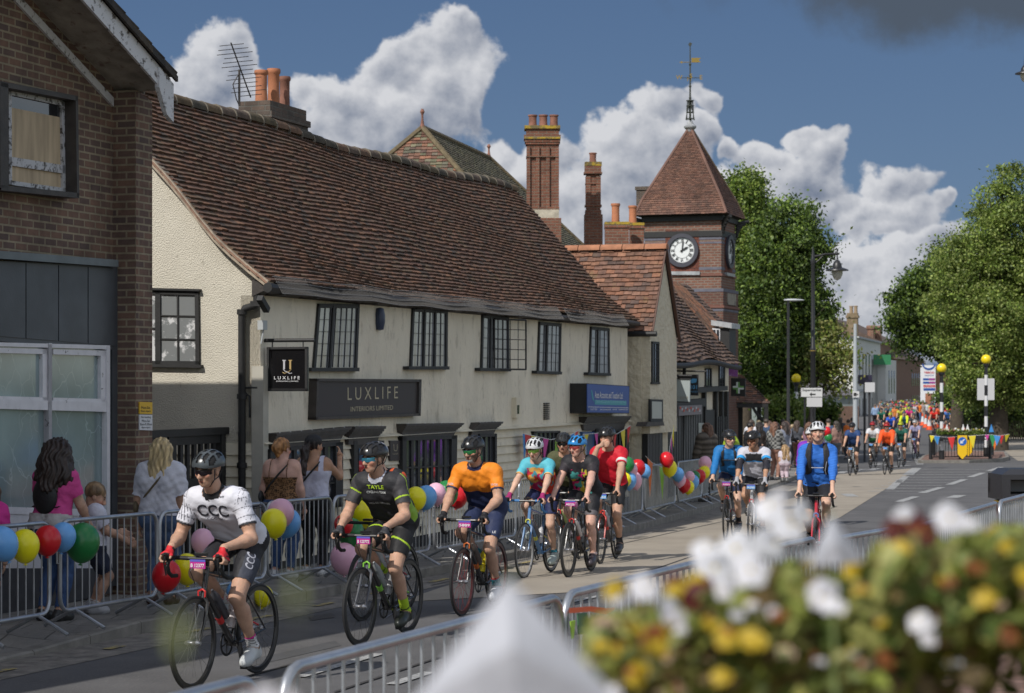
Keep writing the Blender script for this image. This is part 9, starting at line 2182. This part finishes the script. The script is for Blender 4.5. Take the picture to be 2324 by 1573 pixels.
def paperflag(label, a, b, c, Y):
 A_, B_, C_ = [Vector((PX(q[0], Y), Y, PZ(q[1], Y))) for q in (a, b, c)]; r = thing('paper_pennant', label, 'pennant', C_)
 mb = MB(); m = (B_+C_)/2+Vector((0, -.012, 0)); vs = [A_-C_, B_-C_, m-C_, Vector((0, 0, 0)), (A_+m)/2-C_+Vector((0, -.008, 0))]
 mb.add(vs, [(0, 1, 4), (1, 2, 4), (2, 3, 4), (3, 0, 4)]); mb.build('paper', mat('white_paper', (.40,.41,.45), .8, var=.25, vs=22), r)
 mb = MB(); mb.tube([A_-C_+Vector((0, .004, .002)), m-C_+Vector((0, .004, -.16))], .0018, 5); mb.build('stick', mat('green_stick', (.12,.16,.05), .7), r)
paperflag('large blurred white paper pennant at the bottom centre', (1156,1312), (925,1610), (1425,1610), 1.12)
paperflag('smaller white paper pennant standing among the white flowers', (1886,1168), (1836,1282), (1962,1276), 1.6)
r = thing('plant_stem', 'out-of-focus green sprig hanging close to the camera at lower left', 'plant', (PX(640, 1.0), 1.0, -.20)); mb = MB()
for (px_, py_, w_, h_, Y_) in ((400,1440,.0026,.007,.62),(672,1345,.0018,.006,.66)):
 q = Vector((PX(px_, Y_), Y_, PZ(py_, Y_)))-Vector((PX(640, 1.0), 1.0, -.20)); mb.add([q+Vector((-w_, 0, 0)), q+Vector((0, 0, -h_)), q+Vector((w_, 0, 0)), q+Vector((0, 0, h_))], [(0, 1, 2, 3)]); mb.tube([q, Vector((0, 0, -.1))], .0004, 3)
mb.build('leaf', mat('yellow_green_leaf', (.20,.23,.09), .6), r)
r = thing('planter_finial', 'dark rounded post top at the bottom right among the flowers', 'post', (PX(2068, 1.85), 1.85, G(1.85)+.115)); mb = MB(); zz = PZ(1530, 1.85)-(G(1.85)+.115); mb.lathe([(.02, 0), (.02, zz-.06), (.030, zz-.05), (.034, zz-.03), (.028, zz-.01), (.012, zz), (.001, zz+.002)], seg=18); mb.build('post', M_POST, r, True)
for k, (px_, py_, r_) in enumerate(((600,1575,26),(650,1590,30),(560,1590,22))):
 Y_ = 1.3; mb = MB(); mb.col = WH; mb.add([(r_/FPX*Y_*math.cos(2*PI*q/10), .002*math.sin(3*q), r_/FPX*Y_*math.sin(2*PI*q/10)) for q in range(10)], [tuple(range(10))]); o = mb.build('petal', M_PET); o.location = (PX(px_, Y_), Y_, PZ(py_, Y_)); tag(o, ['white petal at the bottom edge, middle of three', 'white petal at the bottom edge, rightmost of three', 'white petal at the bottom edge, leftmost of three'][k], 'petal')
def qat(px, py, n=2.66): return W(*FN(n, px, py))
r = thing('barrier_tape', 'orange and green tape with a small card tied to the second near barrier', 'tape', qat(1300, 1385)); o_ = qat(1300, 1385)
mb = MB(); P_ = [qat(a, b)-o_ for a, b in ((1292,1380),(1340,1376),(1375,1380),(1395,1378))]; Q_ = [qat(a, b)-o_ for a, b in ((1292,1392),(1340,1388),(1375,1394),(1395,1384))]
for i in range(3): mb.add([P_[i], P_[i+1], Q_[i+1], Q_[i]], [(0, 1, 2, 3)])
mb.build('orange_tape', mat('orange_tape', (.75,.12,.03), .5), r)
mb = MB(); mb.prism([qat(a, b)-o_ for a, b in ((1309,1392),(1330,1390),(1333,1438),(1311,1440))], (.004, -.004, 0)); mb.build('card', mat('card_green', (.05,.16,.08), .6), r)
mb = MB(); mb.prism([qat(a, b)-o_ for a, b in ((1293,1410),(1304,1408),(1300,1448),(1296,1450))], (.004, -.004, 0)); mb.build('lime_ribbon', mat('lime_ribbon', (.35,.60,.05), .6), r)
